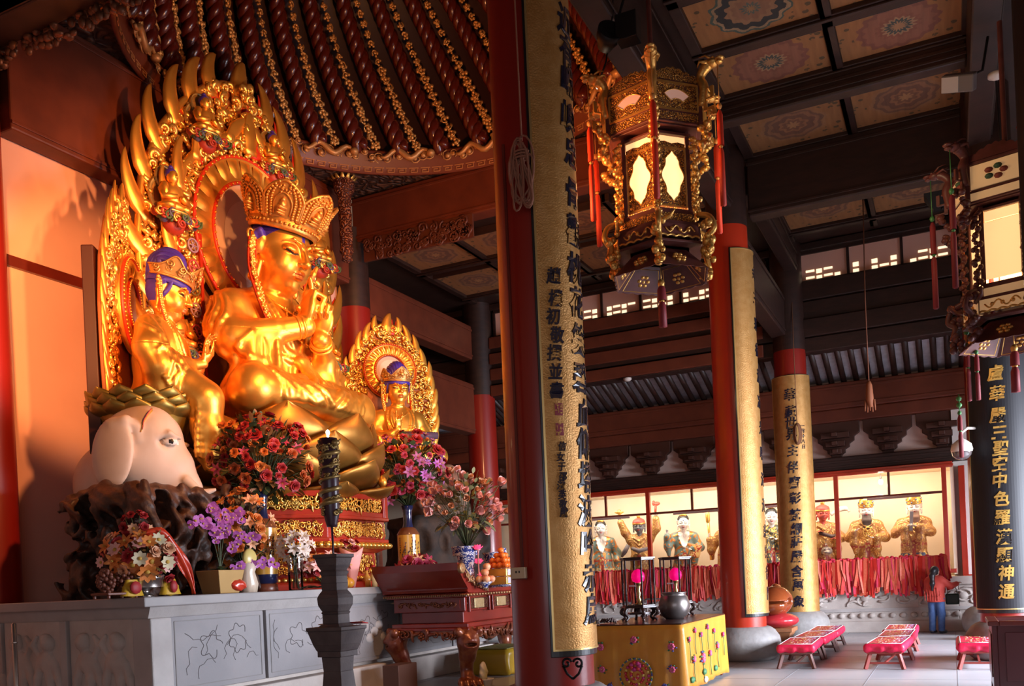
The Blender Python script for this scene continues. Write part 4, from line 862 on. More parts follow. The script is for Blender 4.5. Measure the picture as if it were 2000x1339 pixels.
    for rr_, nb in ((hi + .01, 56), (hr, 72)):
        hl.tube([V3(*c) + V3(.07, rr_ * cos(a), rr_ * sin(a)) for a in np.arange(64) * 2 * pi / 64], .035, 6, m=1, closed=True)
        beads(hl, [V3(*c) + V3(.11, rr_ * cos(a), rr_ * sin(a)) for a in np.arange(nb) * 2 * pi / nb], .022, 0)
    hl.obj('halo_ring', [GOLD, REDF], root)
    hd = MB(); hd.lathe([(hi + .02, .03), (hi * .72, .03)], 48, c, 0, T=A); hd.lathe([(hi * .72, .035), (.001, .035)], 48, c, 1, T=A); hd.obj('halo_disc', [mat('halo_pink', (.60, .38, .27), .6), mat('halo_pale', (.70, .50, .38), .6)], root)
    for b in budds: small_buddha(root, *b)
    return root, H
main_prof = [(0, 2.3), (1.5, 2.45), (3.0, 2.5), (4.0, 2.35), (4.9, 1.95), (5.6, 1.4), (6.1, .85), (6.4, .35), (6.5, .02)]
fl_main = [(.3 + .62 * i, .80, .20, .62, 50 - 1.5 * i) for i in range(9)] + [(5.72, .75, .22, .6, 36), (6.12, .68, .2, .5, 26)]
m0, H0 = mandorla('flame_mandorla', 'tallest gilded flame mandorla with pink halo disc and small buddhas behind the largest statue', (-11.5, 13.1, 4.5), 0, main_prof, fl_main, .125, (0, 3.55, 1.5, 1.05), [(0, 1.75), (2.5, 1.9), (3.6, 1.9), (4.4, 1.6), (5.1, .95), (5.5, .15)],
    [(.28, -1.15, 5.05, .62, R(-10), 0), (.28, .6, 5.15, .62, R(-10), 0), (.3, -2.0, 3.4, .68, R(-5), 0), (.3, 1.85, 3.75, .65, R(-10), 0), (.3, 1.95, 1.75, .68, R(-10), 0), (.3, -2.0, 1.2, .7, R(-5), 0)], 820)
# red framed roundel strip on the lower left border
mb = MB()
for q in range(9):
    z = .5 + q * .36; ctr = V3(.30, -1.62, z); mb.tube([ctr + V3(.03, .11 * cos(a), .11 * sin(a)) for a in np.arange(16) * pi / 8], .018, 5, m=q % 3, closed=True)
    for k_ in range(3): mb.tube([ctr + V3(.03, .09 * cos(b), .09 * sin(b)) for b in (k_ * pi / 3, k_ * pi / 3 + pi)], .012, 5, m=q % 3)
mb.obj('roundel_strip', [mat('roundel_red', (.40, .06, .05), .5), mat('roundel_mauve', (.30, .18, .24), .5), mat('roundel_olive', (.16, .13, .05), .5)], m0)
mb = MB(); mb.bx((.14, -1.42, 0), (.28, -1.36, 3.3)); mb.bx((.14, -1.88, 0), (.26, -1.83, 3.3)); mb.obj('red_batten', REDL, m0)
att_prof = [(0, 1.12), (1.0, 1.22), (1.8, 1.22), (2.6, 1.08), (3.3, .72), (3.75, .30), (3.9, .02)]
fl_att = [(.2 + .36 * i, .46, .13, .5, 62 - i) for i in range(9)] + [(3.4, .42, .12, .5, 46), (3.68, .36, .11, .4, 36)]
mr_, _ = mandorla('flame_mandorla', 'small gilded flame mandorla facing front with round halo ring right of the largest statue', (-10.62, 16.4, 4.25), R(-40), att_prof, fl_att, .105, (0, 2.55, .72, .42), None, (), 420, wf=.2)
mr_.scale = (.78,) * 3
m2, _ = mandorla('flame_mandorla', 'narrow gilded flame mandorla seen nearly edge on behind the statue on the elephant', (-11.42, 10.22, 4.35), R(31), [(q[0], q[1] * 1.1) for q in att_prof], fl_att, .105, (0, 2.05, .78, .42), None, (), 420, wf=.2)
mb = MB(); mb.bx((-.34, -1.36, -.6), (-.12, -.9, 2.7)); m2.scale = (.8, .72, .92); mb.obj('support_frame', mat('frame_dark', (.045, .010, .008), .5), m2, bevel=.02)
# ================================================================ STONE PLATFORM AND ALTAR
PL = thing('stone_platform', 'long grey stone platform with carved panels carrying the gilded statues and flowers', 'platform')
mb = MB(); mb.bx((-12.44, 8.05, 0), (-8.85, 17.05, 1.5)); mb.obj('core', STONEL, PL)
mb = MB()
def slabrun(mb, z0, z1, o):
    mb.bx((-12.44, 7.9 - o, z0), (-8.7 + o, 17.05, z1))
slabrun(mb, 1.58, 1.70, .10); mb.obj('top_slab', mat('slab_stone', (.31, .285, .28), .42, 0, (.37, .34, .33), 2.), PL, bevel=.015)
mb = MB(); mb.frust((-10.575, 12.5, 1.44), (1.80, 4.5), (1.90, 4.55), .14); mb.obj('cornice', STONE, PL)
mb = MB(); mb.bx((-9.0, 7.95, 0), (-8.68, 8.28, 1.44)); mb.obj('corner_post', STONE, PL, bevel=.02)
def engrave(mb, fx, n, seed, ru):
    r_ = random.Random(seed)
    for k in range(n):
        u, v = r_.uniform(.12, .88), r_.uniform(.2, .8); a = r_.uniform(0, 6.3); P = [(u, v)]
        for q in range(r_.randint(4, 9)): a += r_.uniform(-1.1, 1.1); u = min(.92, max(.08, u + .05 * cos(a))); v = min(.88, max(.12, v + .09 * sin(a))); P.append((u, v))
        mb.tube([fx(*p) for p in P], .004, 4)
k = 0
for y0, y1 in ((8.30, 10.0), (10.06, 11.75), (11.81, 13.5), (13.56, 15.3), (15.36, 17.0)):
    mb = MB(); mb.bx((-8.86, y0, .48), (-8.74, y1, 1.44)); o = mb.obj('panel', mat('panel_stone', (.25, .235, .24), .55, 0, (.31, .285, .285), 1.4, bump=.15, bscale=30), PL, bevel=.01)
    mb = MB()
    for a, b in (((y0 + .07, .55), (y1 - .07, .55)), ((y0 + .07, 1.38), (y1 - .07, 1.38)), ((y0 + .07, .55), (y0 + .07, 1.38)), ((y1 - .07, .55), (y1 - .07, 1.38))): mb.bar((-8.738, *a), (-8.738, *b), .012, .01)
    mb.obj('groove', mat('groove_shadow_stone', (.25, .23, .22), .8), o)
    mb = MB(); f = lambda u, v: (-8.738, y0 + u * (y1 - y0), .5 + v * .9); engrave(mb, f, 7, 30 + k, 0)
    lt = [(.40 + .10 * cos(a) * (1 + .25 * cos(5 * a)), .60 + .17 * sin(a) * (1 + .25 * cos(5 * a))) for a in np.linspace(0, 5.6, 40)]; mb.tube([f(*p) for p in lt], .005, 4)
    lt = [(.70 + .10 * cos(a) * (1 + .15 * cos(7 * a)), .66 + .20 * sin(a) * (1 + .15 * cos(7 * a))) for a in np.linspace(.5, 6.0, 44)]; mb.tube([f(*p) for p in lt], .005, 4)
    mb.obj('engraved_lotus', mat('engraving', (.12, .10, .10), .8), o)
    if k >= 2:
        mb = MB()
        for q in range(7): mb.ell((-8.75, y0 + .35 + .14 * q, .85 + .10 * (q % 3)), (.03, .13, .09), 12)
        mb.obj('cloud_relief', mat('panel_relief', (.44, .40, .38), .6), o)
    k += 1
for x0, x1 in ((-10.14, -9.02), (-11.4, -10.3), (-12.4, -11.5)):
    mb = MB(); mb.bx((x0, 7.98, .3), (x1, 8.06, 1.44)); o = mb.obj('panel', STONEL, PL, bevel=.01)
    mb = MB(); c = (x0 + x1) / 2; r_ = random.Random(int(x0 * 10))
    for s_ in (-1, 1):      # two lions at play
        f = Sculpt(); X = c + s_ * .26
        f.u(sEll((X, 8.0, .92), (.18, .09, .15)), .02); f.u(sEll((X + s_ * .05, 7.98, 1.16), (.12, .09, .11)), .05); f.u(sEll((X + s_ * .02, 7.96, 1.24), (.08, .06, .05)), .03)
        for d, l in ((-.12, -.05), (-.02, .10), (.10, -.02), (.16, .08)): f.u(sPath([(X + d, 8.0, .88), (X + d + l, 7.98, .70), (X + d + l * 1.4, 7.96, .54), (X + d + l * 1.4 + .06 * s_, 7.95, .52)], [.07, .06, .045, .04]), .04)
        f.u(sPath([(X - s_ * .15, 8.0, 1.0), (X - s_ * .24, 7.98, 1.14), (X - s_ * .16, 7.97, 1.24)], [.05, .05, .03]), .03)
        P, q = nets(f, (X - .42, 7.85, .45), (X + .42, 8.1, 1.35), .02); mb.add(P, q)
    mb.obj('lion_relief', STONEL, o)
    mb = MB(); mb.bx((x0 - .14, 7.94, .3), (x0 - .02, 8.05, 1.44)); mb.obj('pilaster', STONE, PL, bevel=.01)
mb = MB(); mb.bx((-8.85, 8.0, 0), (-8.58, 17.0, .42)); mb.bx((-12.4, 7.7, 0), (-8.58, 8.0, .30)); mb.obj('base_step', STONEL, PL, bevel=.02)
for i, (x, lab) in enumerate(((-10.53, 'tallest thin steel post before the stone platform'), (-11.08, 'middle thin steel post before the stone platform'), (-11.30, 'thin steel post at the left edge before the stone platform'))):
    mb = MB(); mb.lathe([(.03, 0), (.03, 1.44 - .05 * i), (.001, 1.46 - .05 * i)], 12, (0, 0, 0)); mb.lathe([(.09, 0), (.09, .015), (.03, .02)], 12)
    if i == 0: mb.lathe([(.034, 1.2), (.038, 1.21), (.034, 1.22)], 12); mb.tube([(.03, 0, .42), (.12, 0, .42), (.16, 0, .46), (.12, 0, .50)], .008, 5)
    tag(mb.obj('steel_post', mat('brushed_steel', (.55, .5, .46), .3, .9), loc=(x, 7.5, 0)), lab, 'post', 'steel posts before the platform')

# ---- octagonal carved throne
OC = (-11.0, 12.75)
def octa(ap, n=8): r_ = ap / cos(pi / 8); return [(max(-12.30, OC[0] + r_ * cos(pi / 8 + i * pi / 4)), OC[1] + r_ * sin(pi / 8 + i * pi / 4)) for i in range(n)]
def octprism(mb, ap0, ap1, z0, z1, m=0):
    A, B = octa(ap0), octa(ap1); mb.add([(*p, z0) for p in A] + [(*p, z1) for p in B], [tuple(range(7, -1, -1)), tuple(range(8, 16))] + [(i, (i + 1) % 8, 8 + (i + 1) % 8, 8 + i) for i in range(8)], m, False)
TH = thing('carved_throne', 'red lacquered octagonal throne with gilded carved panels beneath the lotus seat', 'throne', (0, 0, 0))
mb = MB()
for a in ((2.15, 2.15, 1.70, 1.80), (2.05, 1.95, 1.80, 1.90), (1.80, 1.80, 1.90, 2.30), (1.85, 2.0, 2.30, 2.36), (2.04, 2.04, 2.46, 2.52), (1.98, 1.98, 2.52, 2.84), (2.06, 2.06, 2.84, 2.90), (1.96, 1.96, 2.90, 3.0)): octprism(mb, *a)
mb.obj('body', REDL, TH, bevel=.012)
mb = MB(); octprism(mb, 2.0, 2.05, 2.36, 2.46); A = octa(2.06)
def along(ap, i, t, z): A = octa(ap); p, q = np.array(A[i - 1]), np.array(A[i]); w = p * (1 - t) + q * t; return V3(w[0], w[1], z)
for i in range(8):
    for q in range(15): c = along(2.06, i, (q + .5) / 15, 2.41); mb.ell(c, (.06, .06, .05), 8)
    for q in range(17): c = along(2.08, i, (q + .5) / 17, 1.86); mb.ell(c, (.05, .05, .035), 8)
mb.obj('gilded_moulding', GOLD2, TH)
def scroll_relief(mb, fn, nu, nv, s, seed, m=0, tube=.30):
    """gilded relief of scrolls, leaves and blossoms; fn(u, v, d) -> point, frame axes from fn"""
    r_ = random.Random(seed); o = fn(.5, .5, 0); ex = fn(.51, .5, 0) - o; ex /= np.linalg.norm(ex); ez = fn(.5, .51, 0) - o; ez /= np.linalg.norm(ez); en = fn(.5, .5, .01) - o; en /= np.linalg.norm(en)
    for i in range(nu):
        for j in range(nv):
            c = fn((i + r_.uniform(.3, .7)) / nu, (j + r_.uniform(.3, .7)) / nv, 0); k = r_.random(); z = s * r_.uniform(.8, 1.2); an = r_.uniform(0, 6.3)
            if k < .55:
                sp = spiral(r_.uniform(1., 1.5), .15, 1, 13, an, r_.choice((1, -1))); mb.tube([c + z * (a * ex + b * ez) + en * z * (.25 + .2 * (1 - t / 13)) for t, (a, b) in enumerate(sp)], [z * tube * (1 - .6 * t / 13) for t in range(13)], 5, m)
            elif k < .8:
                mb.tube([c + z * 1.3 * ((t - .5) * 2 * (cos(an) * ex + sin(an) * ez) + .5 * sin(t * 5) * (-sin(an) * ex + cos(an) * ez)) + en * z * .3 for t in np.linspace(0, 1, 9)], [z * tube * 1.3 * sin(pi * (t + .06) / 1.1) for t in np.linspace(0, 1, 9)], 5, m)
            else:
                mb.ell(c + en * z * .3, z * .32, 8, m)
                for q in range(6): b = an + q * pi / 3; mb.ell(c + z * .55 * (cos(b) * ex + sin(b) * ez) + en * z * .2, z * .3, 6, m)
for i in range(8):
    if i in (3, 4, 5): continue                       # sides turned to the wall
    mb = MB(); f = lambda u, v, d: along(1.985 + d, i, .06 + .88 * u, 2.56 + .24 * v); scroll_relief(mb, f, 17, 4, .055, i); mb.obj('gilded_panel', [GOLD2], TH)
    mb = MB(); f = lambda u, v, d: along(1.81 + d, i, .08 + .84 * u, 1.95 + .32 * v); scroll_relief(mb, f, 15, 4, .06, 20 + i); mb.obj('gilded_waist_panel', [GOLD2], TH)
    # balustrade
    rl = MB()
    for z, h in ((2.94, .05), (3.24, .06)): rl.bar(along(1.98, i, 0, z), along(1.98, i, 1, z), h, .09)
    rl.bar(along(1.98, i, .03, 2.90), along(1.98, i, .03, 3.26), .06, .09); rl.bar(along(1.98, i, .97, 2.90), along(1.98, i, .97, 3.26), .06, .09)
    o = rl.obj('balustrade', REDL, TH, bevel=.008)
    mb = MB(); f = lambda u, v, d: along(1.99 + d, i, .07 + .86 * u, 2.98 + .22 * v); scroll_relief(mb, f, 16, 3, .058, 40 + i); mb.obj('pierced_scroll', [GOLD2], o)
    c = along(1.98, i, 1.0, 3.0); pf = MB(); pf.box(c + V3(0, 0, .12), (.11, .11, .5)); po = pf.obj('post', REDL, TH, bevel=.012)
    pf = MB(); pf.lathe([(.04, 0), (.075, .02), (.08, .05), (.04, .07), (.05, .09), (.085, .15), (.08, .21), (.04, .27), (.001, .30)], 16, c + V3(0, 0, .37)); pf.obj('finial', GOLD, po)

LOTUSP = mat('petal_gold', (.30, .13, .022), .40, .75, (.40, .19, .035), 2.5)
# ---- lotus seat
LT = thing('lotus_pedestal', 'huge dull gold lotus pedestal with broad pointed petals under the largest statue', 'pedestal', (OC[0] + .06, OC[1], 3.0))
mb = MB(); mb.lathe([(1.35, .0), (1.5, .1), (1.3, .4), (1.1, .7), (1.40, 1.2), (1.44, 1.42), (1.42, 1.56), (.01, 1.60)], 48); mb.obj('seed_head', LOTUS, LT)
def petal(a, r0, z0, r1, z1, w, flare, n=9):
    """cupped pointed petal from (r0,z0) bulging out to the tip (r1,z1)"""
    def f(u, v):
        s = (u - .5) * 2; wd = w * (sin(pi * min(1, v * .62 + .20)) ** .8) * max(0, (1 - max(0, (v - .55) / .45) ** 2.2)) ** .62
        r_ = r0 + (r1 - r0) * (v ** .8) + .22 * sin(pi * v) * (1 - flare) ; z = z0 + (z1 - z0) * v ** 1.1 - flare * .18 * sin(pi * v) + .05 * (v > .9) * (v - .9) * 10
        off = s * wd; cup = .30 * (s * s) * wd
        e = V3(cos(a), sin(a), 0); t = V3(-sin(a), cos(a), 0); return e * (r_ - cup) + t * off + V3(0, 0, z + .18 * s * s * wd * (1 if flare > .3 else .2))
    m = MB(); m.grid(f, n, 13); return m
rows = [(9, .02, 1.42, .72, 1.98, 1.62, .76, 0), (9, .27, 1.35, .42, 2.12, 1.20, .76, .05), (10, .05, 1.25, .25, 2.22, .78, .68, .25), (10, .30, 1.15, .18, 2.26, .42, .62, .6)]
for n, ph, r0, z0, r1, z1, w, fl in rows:
    for i in range(n):
        a = (i + ph * 2) / n * 2 * pi
        if cos(a) < -.35: continue
        petal(a, r0, z0, r1 * (1 + .02 * rng.uniform(-1, 1)), z1 + rng.uniform(-.04, .04), w, fl).obj('petal', LOTUSP, LT, solid=.035)
# ---- elephant, its lotus leaf seat
f = Sculpt(); f.u(sEll((0, 0, 0), (.66, .60, .72)), .1); f.u(sEll((.20, .24, .30), (.36, .32, .36)), .2); f.u(sEll((.20, -.24, .30), (.36, .32, .36)), .2)
f.u(sEll((.32, 0, -.32), (.40, .40, .46)), .2); f.u(sPath([(.48, 0, -.28), (.62, 0, -.62), (.66, 0, -1.0), (.76, 0, -1.32), (.96, 0, -1.46)], [.32, .26, .20, .15, .11]), .15)
f.u(sEll((-.42, .68, -.45), (.80, .66, .78)), .3); f.u(sCap((-.5, .5, -.9), (-.5, .5, -1.8), .45, .4), .12); f.u(sCap((.0, 1.1, -.9), (.0, 1.1, -1.8), .3, .27), .12)
for y in (-1, 1):
    f.u(sEll((-.30, y * .60, -.10), (.34, .10, .56), rot(0, R(8), R(18) * y)), .06); f.u(sPath([(-.28, y * .60, .34), (-.08, y * .62, .40), (.06, y * .58, .30), (.08, y * .58, .12)], [.04, .06, .05, .03]), .10)
    f.cut(sEll((.50, y * .47, .10), (.15, .10, .09)), .08); f.u(sEll((.50, y * .40, .09), (.12, .08, .075)), .02); f.u(sPath([(.36, y * .50, .16), (.52, y * .47, .22), (.66, y * .36, .16)], [.03, .04, .03]), .05)
    f.u(sPath([(.70, y * .26, -.5), (.92, y * .30, -.72), (1.14, y * .30, -.66)], [.09, .075, .03]), .03)
def epick(P):
    x, y, z = P.T; ay = np.abs(y); o = np.zeros(len(P), int)
    o[((x - .52) ** 2 / .012 + (z - .09) ** 2 / .0022 < 1) & (ay > .25)] = 1; o[((x - .54) ** 2 + (z - .09) ** 2 < .0016) & (ay > .25)] = 2
    pass
    o[(x > .7) & (x < 1.0) & (np.abs(z + .66 + (x - .85) * .2) < .04) & (ay < .26)] = 3; return o
EL = thing('elephant_mount', 'white elephant head with red forehead stripe below the statue at left', 'elephant', (-10.42, 9.52, 3.78), R(36)); EL.scale = (.90,) * 3
sculpt_obj('body', [((-2.3, -1.0, -2.2), (1.5, 1.0, 1.0), .030)], f, [mat('elephant_white', (.60, .46, .36), .55, 0, (.54, .40, .30), 2.), WHITE, BLK, GOLD2, mat('stripe_red', (.45, .03, .03), .5)], EL, epick)
Q = np.stack((np.linspace(.10, .30, 14), np.full(14, -.55), np.linspace(.22, .66, 14)), 1).astype(np.float32)
for _ in range(8):
    d = f(Q); g = np.stack([(f(Q + np.eye(3, dtype=np.float32)[a] * .02) - d) / .02 for a in range(3)], 1); g /= np.linalg.norm(g, axis=1)[:, None] + 1e-6; Q = Q - (np.clip(d, -.2, .2) * .9)[:, None] * g
mb = MB(); mb.tube(Q, [.02 + .045 * (i / 13) for i in range(14)], 10, 0, flat=.25, up=tuple(np.cross(g[6], (0, 0, 1.)))); mb.tube(Q[1:-1] + g[1:-1] * .022, [.012 + .036 * (i / 11) for i in range(12)], 10, 1, flat=.25, up=tuple(np.cross(g[6], (0, 0, 1.)))); mb.obj('forehead_stripe', [GOLD2, mat('stripe_red', (.45, .03, .03), .5)], EL)
mb = MB()
for r_, z in ((.95, .40), (1.02, .50), (1.0, .60)):
    for i in range(14):
        a = i / 14 * 2 * pi + z * 3; mb.add(*(lambda m: (np.concatenate(m.v) * .48 + V3(-.05, .66, z), m.f))(petal(a, 1.0, .3, 1.9, .75 + z * .2, .55, .0, 6)))
mb.lathe([(.4, -.1), (.62, .25), (.82, .62), (.01, .66)], 24, (-.05, .66, .12)); mb.obj('lotus_leaf_saddle', mat('saddle_gold_green', (.26, .18, .04), .4, .75), EL, solid=.03)
# ---- lion mount behind the flowers
f = Sculpt(); f.u(sEll((-.2, 0, -.1), (.75, .5, .5)), .1); f.u(sEll((.45, .1, .15), (.40, .40, .42)), .15); f.u(sEll((.80, .1, .02), (.2, .24, .2)), .1)
for i in range(13): a = i / 13 * 2 * pi; f.u(sEll((.38, .1 + .42 * cos(a), .15 + .42 * sin(a)), .15), .03); f.u(sEll((.18, .1 + .50 * cos(a + .2), .15 + .48 * sin(a + .2)), .16), .03)
LI = thing('lion_mount', 'greenish pink lion with curled mane below the small front facing statue', 'lion', (-9.75, 16.55, 3.45), R(-30))
sculpt_obj('body', [((-1.1, -.8, -.8), (1.3, 1.0, 1.0), .03)], f, [mat('lion_paint', (.30, .14, .10), .5, 0, (.16, .13, .08), 3.5)], LI)
f = Sculpt(); rs = random.Random(9); f.u(sBox((0, 0, -1.05), (.85, .95, .70), rd=.25), .1)
for k in range(26): f.cut(sEll((.85 * rs.choice((-1, 1, 1)), rs.uniform(-.9, .9), rs.uniform(-1.7, -.5)), (.2, rs.uniform(.1, .22), rs.uniform(.1, .25))), .1); f.cut(sEll((rs.uniform(-.8, .8), -.95, rs.uniform(-1.7, -.5)), (.2, .2, .25)), .1)
sculpt_obj('rockery', [((-1.1, -1.2, -1.8), (1.1, 1.2, -.2), .045)], f, [mat('rock_dark', (.022, .014, .011), .85, 0, (.05, .026, .016), 4, bump=.6, bscale=9)], LI)
# ---- root wood carving (weathered, full of hollows)
rs = random.Random(5); f = Sculpt(); f.u(sBox((0, 0, .72), (.80, .95, .80), rd=.18), .1); f.u(sEll((.0, -.75, 1.25), (.85, .45, .28)), .15); f.u(sEll((.10, .95, .60), (.55, .42, .60)), .25)
for k in range(26):
    a, z = rs.uniform(-.95, 1.2), rs.uniform(.3, 1.55); f.u(sPath([(.78, a, z), (.86, a + rs.uniform(-.2, .2), z - .25), (.83, a + rs.uniform(-.35, .35), z - .6), (.80, a + rs.uniform(-.5, .5), z - .9)], [.07, .075, .06, .04]), .07)
    x = rs.uniform(-.9, .9); f.u(sPath([(x, -.95, z), (x + rs.uniform(-.2, .2), -1.03, z - .3), (x + rs.uniform(-.3, .3), -.98, z - .7)], [.06, .075, .05]), .07)
for k in range(60): f.cut(sEll((.83 + rs.uniform(-.1, .1), rs.uniform(-.95, 1.3), rs.uniform(.0, 1.35)), (.30, rs.uniform(.05, .13), rs.uniform(.05, .16)), rot(rs.uniform(-1, 1))), .035)
for k in range(60): f.cut(sEll((rs.uniform(-.95, .95), -.98 + rs.uniform(-.1, .1), rs.uniform(.0, 1.3)), (rs.uniform(.06, .15), .32, rs.uniform(.05, .15)), rot(0, rs.uniform(-1, 1))), .035)
ph = [(rs.uniform(4, 11), rs.uniform(4, 11), rs.uniform(4, 11), rs.uniform(0, 6)) for _ in range(5)]
f.disp(lambda P: sum(.011 * np.sin(a * P[:, 0] + b * P[:, 1] + c * P[:, 2] + d) for a, b, c, d in ph).astype(np.float32) + .010 * np.sin(26 * P[:, 1] + 8 * np.sin(5 * P[:, 2]) + 21 * P[:, 0]).astype(np.float32))
ST = sculpt_obj('root_carving', [((-1.2, -1.4, -.05), (1.5, 1.6, 1.75), .026)], f, [mat('root_wood', (.030, .016, .012), .5, 0, (.085, .035, .02), 7, bump=.7, bscale=14)], None, loc=(-10.28, 9.66, 1.70), rz=R(0)); tag(ST, 'dark gnarled root wood carving full of hollows under the white elephant', 'carving'); largest_piece(ST)
# ================================================================ FLOWERS AND OFFERINGS
def pm(name, c, c2=None, r=.55): return mat(name, c, r, 0, c2, 5.) if c2 else mat(name, c, r)
P_RED = pm('petal_deep_red', (.30, .012, .018), (.42, .03, .03)); P_CRI = pm('petal_crimson', (.38, .03, .07)); P_PINK = pm('petal_pink', (.78, .36, .32), (.84, .50, .44)); P_ORA = pm('petal_orange', (.62, .16, .03), (.70, .24, .05))
P_ORD = pm('petal_burnt_orange', (.40, .07, .02), (.48, .12, .03)); P_PEA = pm('petal_peach', (.70, .36, .20)); P_PUR = pm('petal_purple', (.36, .06, .32), (.50, .14, .44)); P_WHT = pm('petal_white', (.78, .62, .52)); P_MAU = pm('petal_mauve', (.34, .08, .20)); YEL = pm('stamen_yellow', (.55, .32, .05)); P_CRE = pm('petal_cream', (.66, .56, .36))
LEAF = pm('leaf_green', (.035, .055, .018), (.07, .085, .025)); LEAF2 = pm('leaf_olive', (.12, .11, .03), (.20, .13, .04)); STEM = pm('stem', (.05, .06, .02)); LEAFL = pm('leaf_light', (.14, .16, .06), (.24, .20, .08)); LEAFR = pm('leaf_rust', (.30, .11, .03), (.20, .10, .03))
def bl_petal(mb, az, tilt, L, W, curl, m=0, r0=.0, z0=0., nu=4, nv=5, tip=.6):
    def f(u, v):
        s = (u - .5) * 2; w = W * sin(pi * min(.98, v * tip + .25)) * (1 if v < .98 else .3); a = tilt + curl * v; rr_ = r0 + L * v * sin(tilt + curl * v * .5); z = z0 + L * v * cos(tilt + curl * v * .5) + .25 * s * s * w * cos(a); e = V3(cos(az), sin(az), 0); t = V3(-sin(az), cos(az), 0); return e * rr_ + t * s * w - e * .3 * s * s * w * sin(a) * -1 * 0 + V3(0, 0, z)
    mb.grid(f, nu, nv, m)
_bl = {}
def blossom(kind, m):
    key = (kind, m.name)
    if key in _bl: return _bl[key]
    mb = MB()
    if kind == 'rose':
        for k_, (n, ti, L, W) in enumerate(((3, .15, .55, .35), (5, .45, .7, .42), (6, .85, .85, .45), (6, 1.25, .95, .45))):
            for i in range(n): bl_petal(mb, (i + .4 * k_) / n * 2 * pi, ti, L, W, .5, 0, .05)
    elif kind == 'tulip':
        for k_ in range(2):
            for i in range(3): bl_petal(mb, (i + .5 * k_) / 3 * 2 * pi, .42, 1.15, .48, -.35 + .55 * k_, 0, .02)
        mb.ell((0, 0, .35), (.08, .08, .3), 6, 1)
    elif kind == 'lily':
        for i in range(6): bl_petal(mb, i / 6 * 2 * pi, .55, 1.25, .27, 1.2, 0, .02, 0., 4, 7, .7)
        for i in range(5): mb.tube([(0, 0, .1), (.12 * cos(i * 1.26), .12 * sin(i * 1.26), .75)], .025, 4, 1)
    elif kind == 'orchid':
        for i in range(3): bl_petal(mb, i / 3 * 2 * pi + pi / 2, 1.25, .8, .26, .3)
        for a in (0, pi): bl_petal(mb, a, 1.15, .95, .55, .3)
        mb.ell((0, -.1, .2), (.2, .25, .2), 8, 1)
    elif kind == 'daisy':
        for i in range(8): bl_petal(mb, i / 8 * 2 * pi, 1.15, .95, .30, .15, 0, .1)
        mb.ell((0, 0, .12), (.26, .26, .14), 10, 1)
    elif kind == 'lotus':
        for k_, (n, ti, L) in enumerate(((5, .25, .8), (8, .6, .95), (8, 1.0, 1.0))):
            for i in range(n): bl_petal(mb, (i + .5 * k_) / n * 2 * pi, ti, L, .28, -.25, 0, .1, 0., 4, 5, .72)
    me = mb.obj('blossom', [m, YEL]); COL.objects.unlink(me); _bl[key] = me; return me
def add_blossom(root, kind, m, p, d, s, spin=None):
    o = blossom(kind, m).copy(); COL.objects.link(o); o.parent = root; o.location = p; q = Vector(d).to_track_quat('Z', 'Y'); o.rotation_mode = 'QUATERNION'; o.rotation_quaternion = q @ Matrix.Rotation(rng.uniform(0, 6.3) if spin is None else spin, 4, 'Z').to_quaternion(); o.scale = (s,) * 3; return o
def leaf(mb, p, d, L, W, m=0, droop=.3):
    p = V3(*p); d = V3(*d); d /= np.linalg.norm(d); x, y, z = frame(d)
    mb.grid(lambda u, v: p + d * L * v + x * (u - .5) * 2 * W * sin(pi * min(1, v * .9 + .08)) + y * .12 * W * abs(u - .5) - V3(0, 0, droop * L * v * v), 3, 6, m)
def bouquet(name, lab, cat, loc, rad, kinds, n, nleaf, size, base, cam=(.62, -.78), leafm=(LEAF, LEAF2), up=.25, stems=True, seed=1, tight=.72):
    """bouquet: foliage and stems in one mesh, every blossom a part of its own"""
    r_ = random.Random(seed); root = thing(name, lab, cat, loc); fo = MB(); base = V3(*base)
    for i in range(nleaf):
        z = r_.uniform(-.9, 1); a = r_.uniform(0, 2 * pi); q = math.sqrt(1 - z * z); k = r_.uniform(.35, .95); d = V3(q * cos(a), q * sin(a), z); p = d * V3(*rad) * k; leaf(fo, p, d + V3(0, 0, .3), r_.uniform(.07, .15) * (rad[0] + rad[2]), r_.uniform(.022, .045) * (rad[0] + rad[2]), r_.randrange(2), r_.uniform(0, .5))
    pts = []; t = 0
    while len(pts) < n and t < 6000:
        t += 1; z = r_.uniform(-.85, 1); a = r_.uniform(0, 2 * pi); q = math.sqrt(1 - z * z); d = V3(q * cos(a), q * sin(a), z)
        if d[0] * cam[0] + d[1] * cam[1] < -.25: continue
        p = d * V3(*rad) * r_.uniform(tight, 1.05)
        if any(np.linalg.norm(p - w) < size * 1.25 for w in pts): continue
        pts.append(p); kind, m, sc_ = r_.choice(kinds); add_blossom(root, kind, m, p, d * (1 - up) + V3(cam[0], cam[1], .4) * up + V3(r_.uniform(-.3, .3), r_.uniform(-.3, .3), 0), size * sc_ * r_.uniform(.8, 1.15))
        if stems: fo.tube([base, base * .5 + p * .45 + V3(0, 0, .05), p], .006, 4, 2)
    fo.obj('foliage', [leafm[0], leafm[1], STEM], root); return root
def vase(name, lab, loc, prof, m, seg=32, cat='vase'):
    root = thing(name, lab, cat, loc); mb = MB(); mb.lathe(prof + [(max(.01, prof[-1][0] - .015), prof[-1][1]), (max(.01, prof[-1][0] - .03), prof[-1][1] - .15)], seg); mb.obj('body', m, root); return root
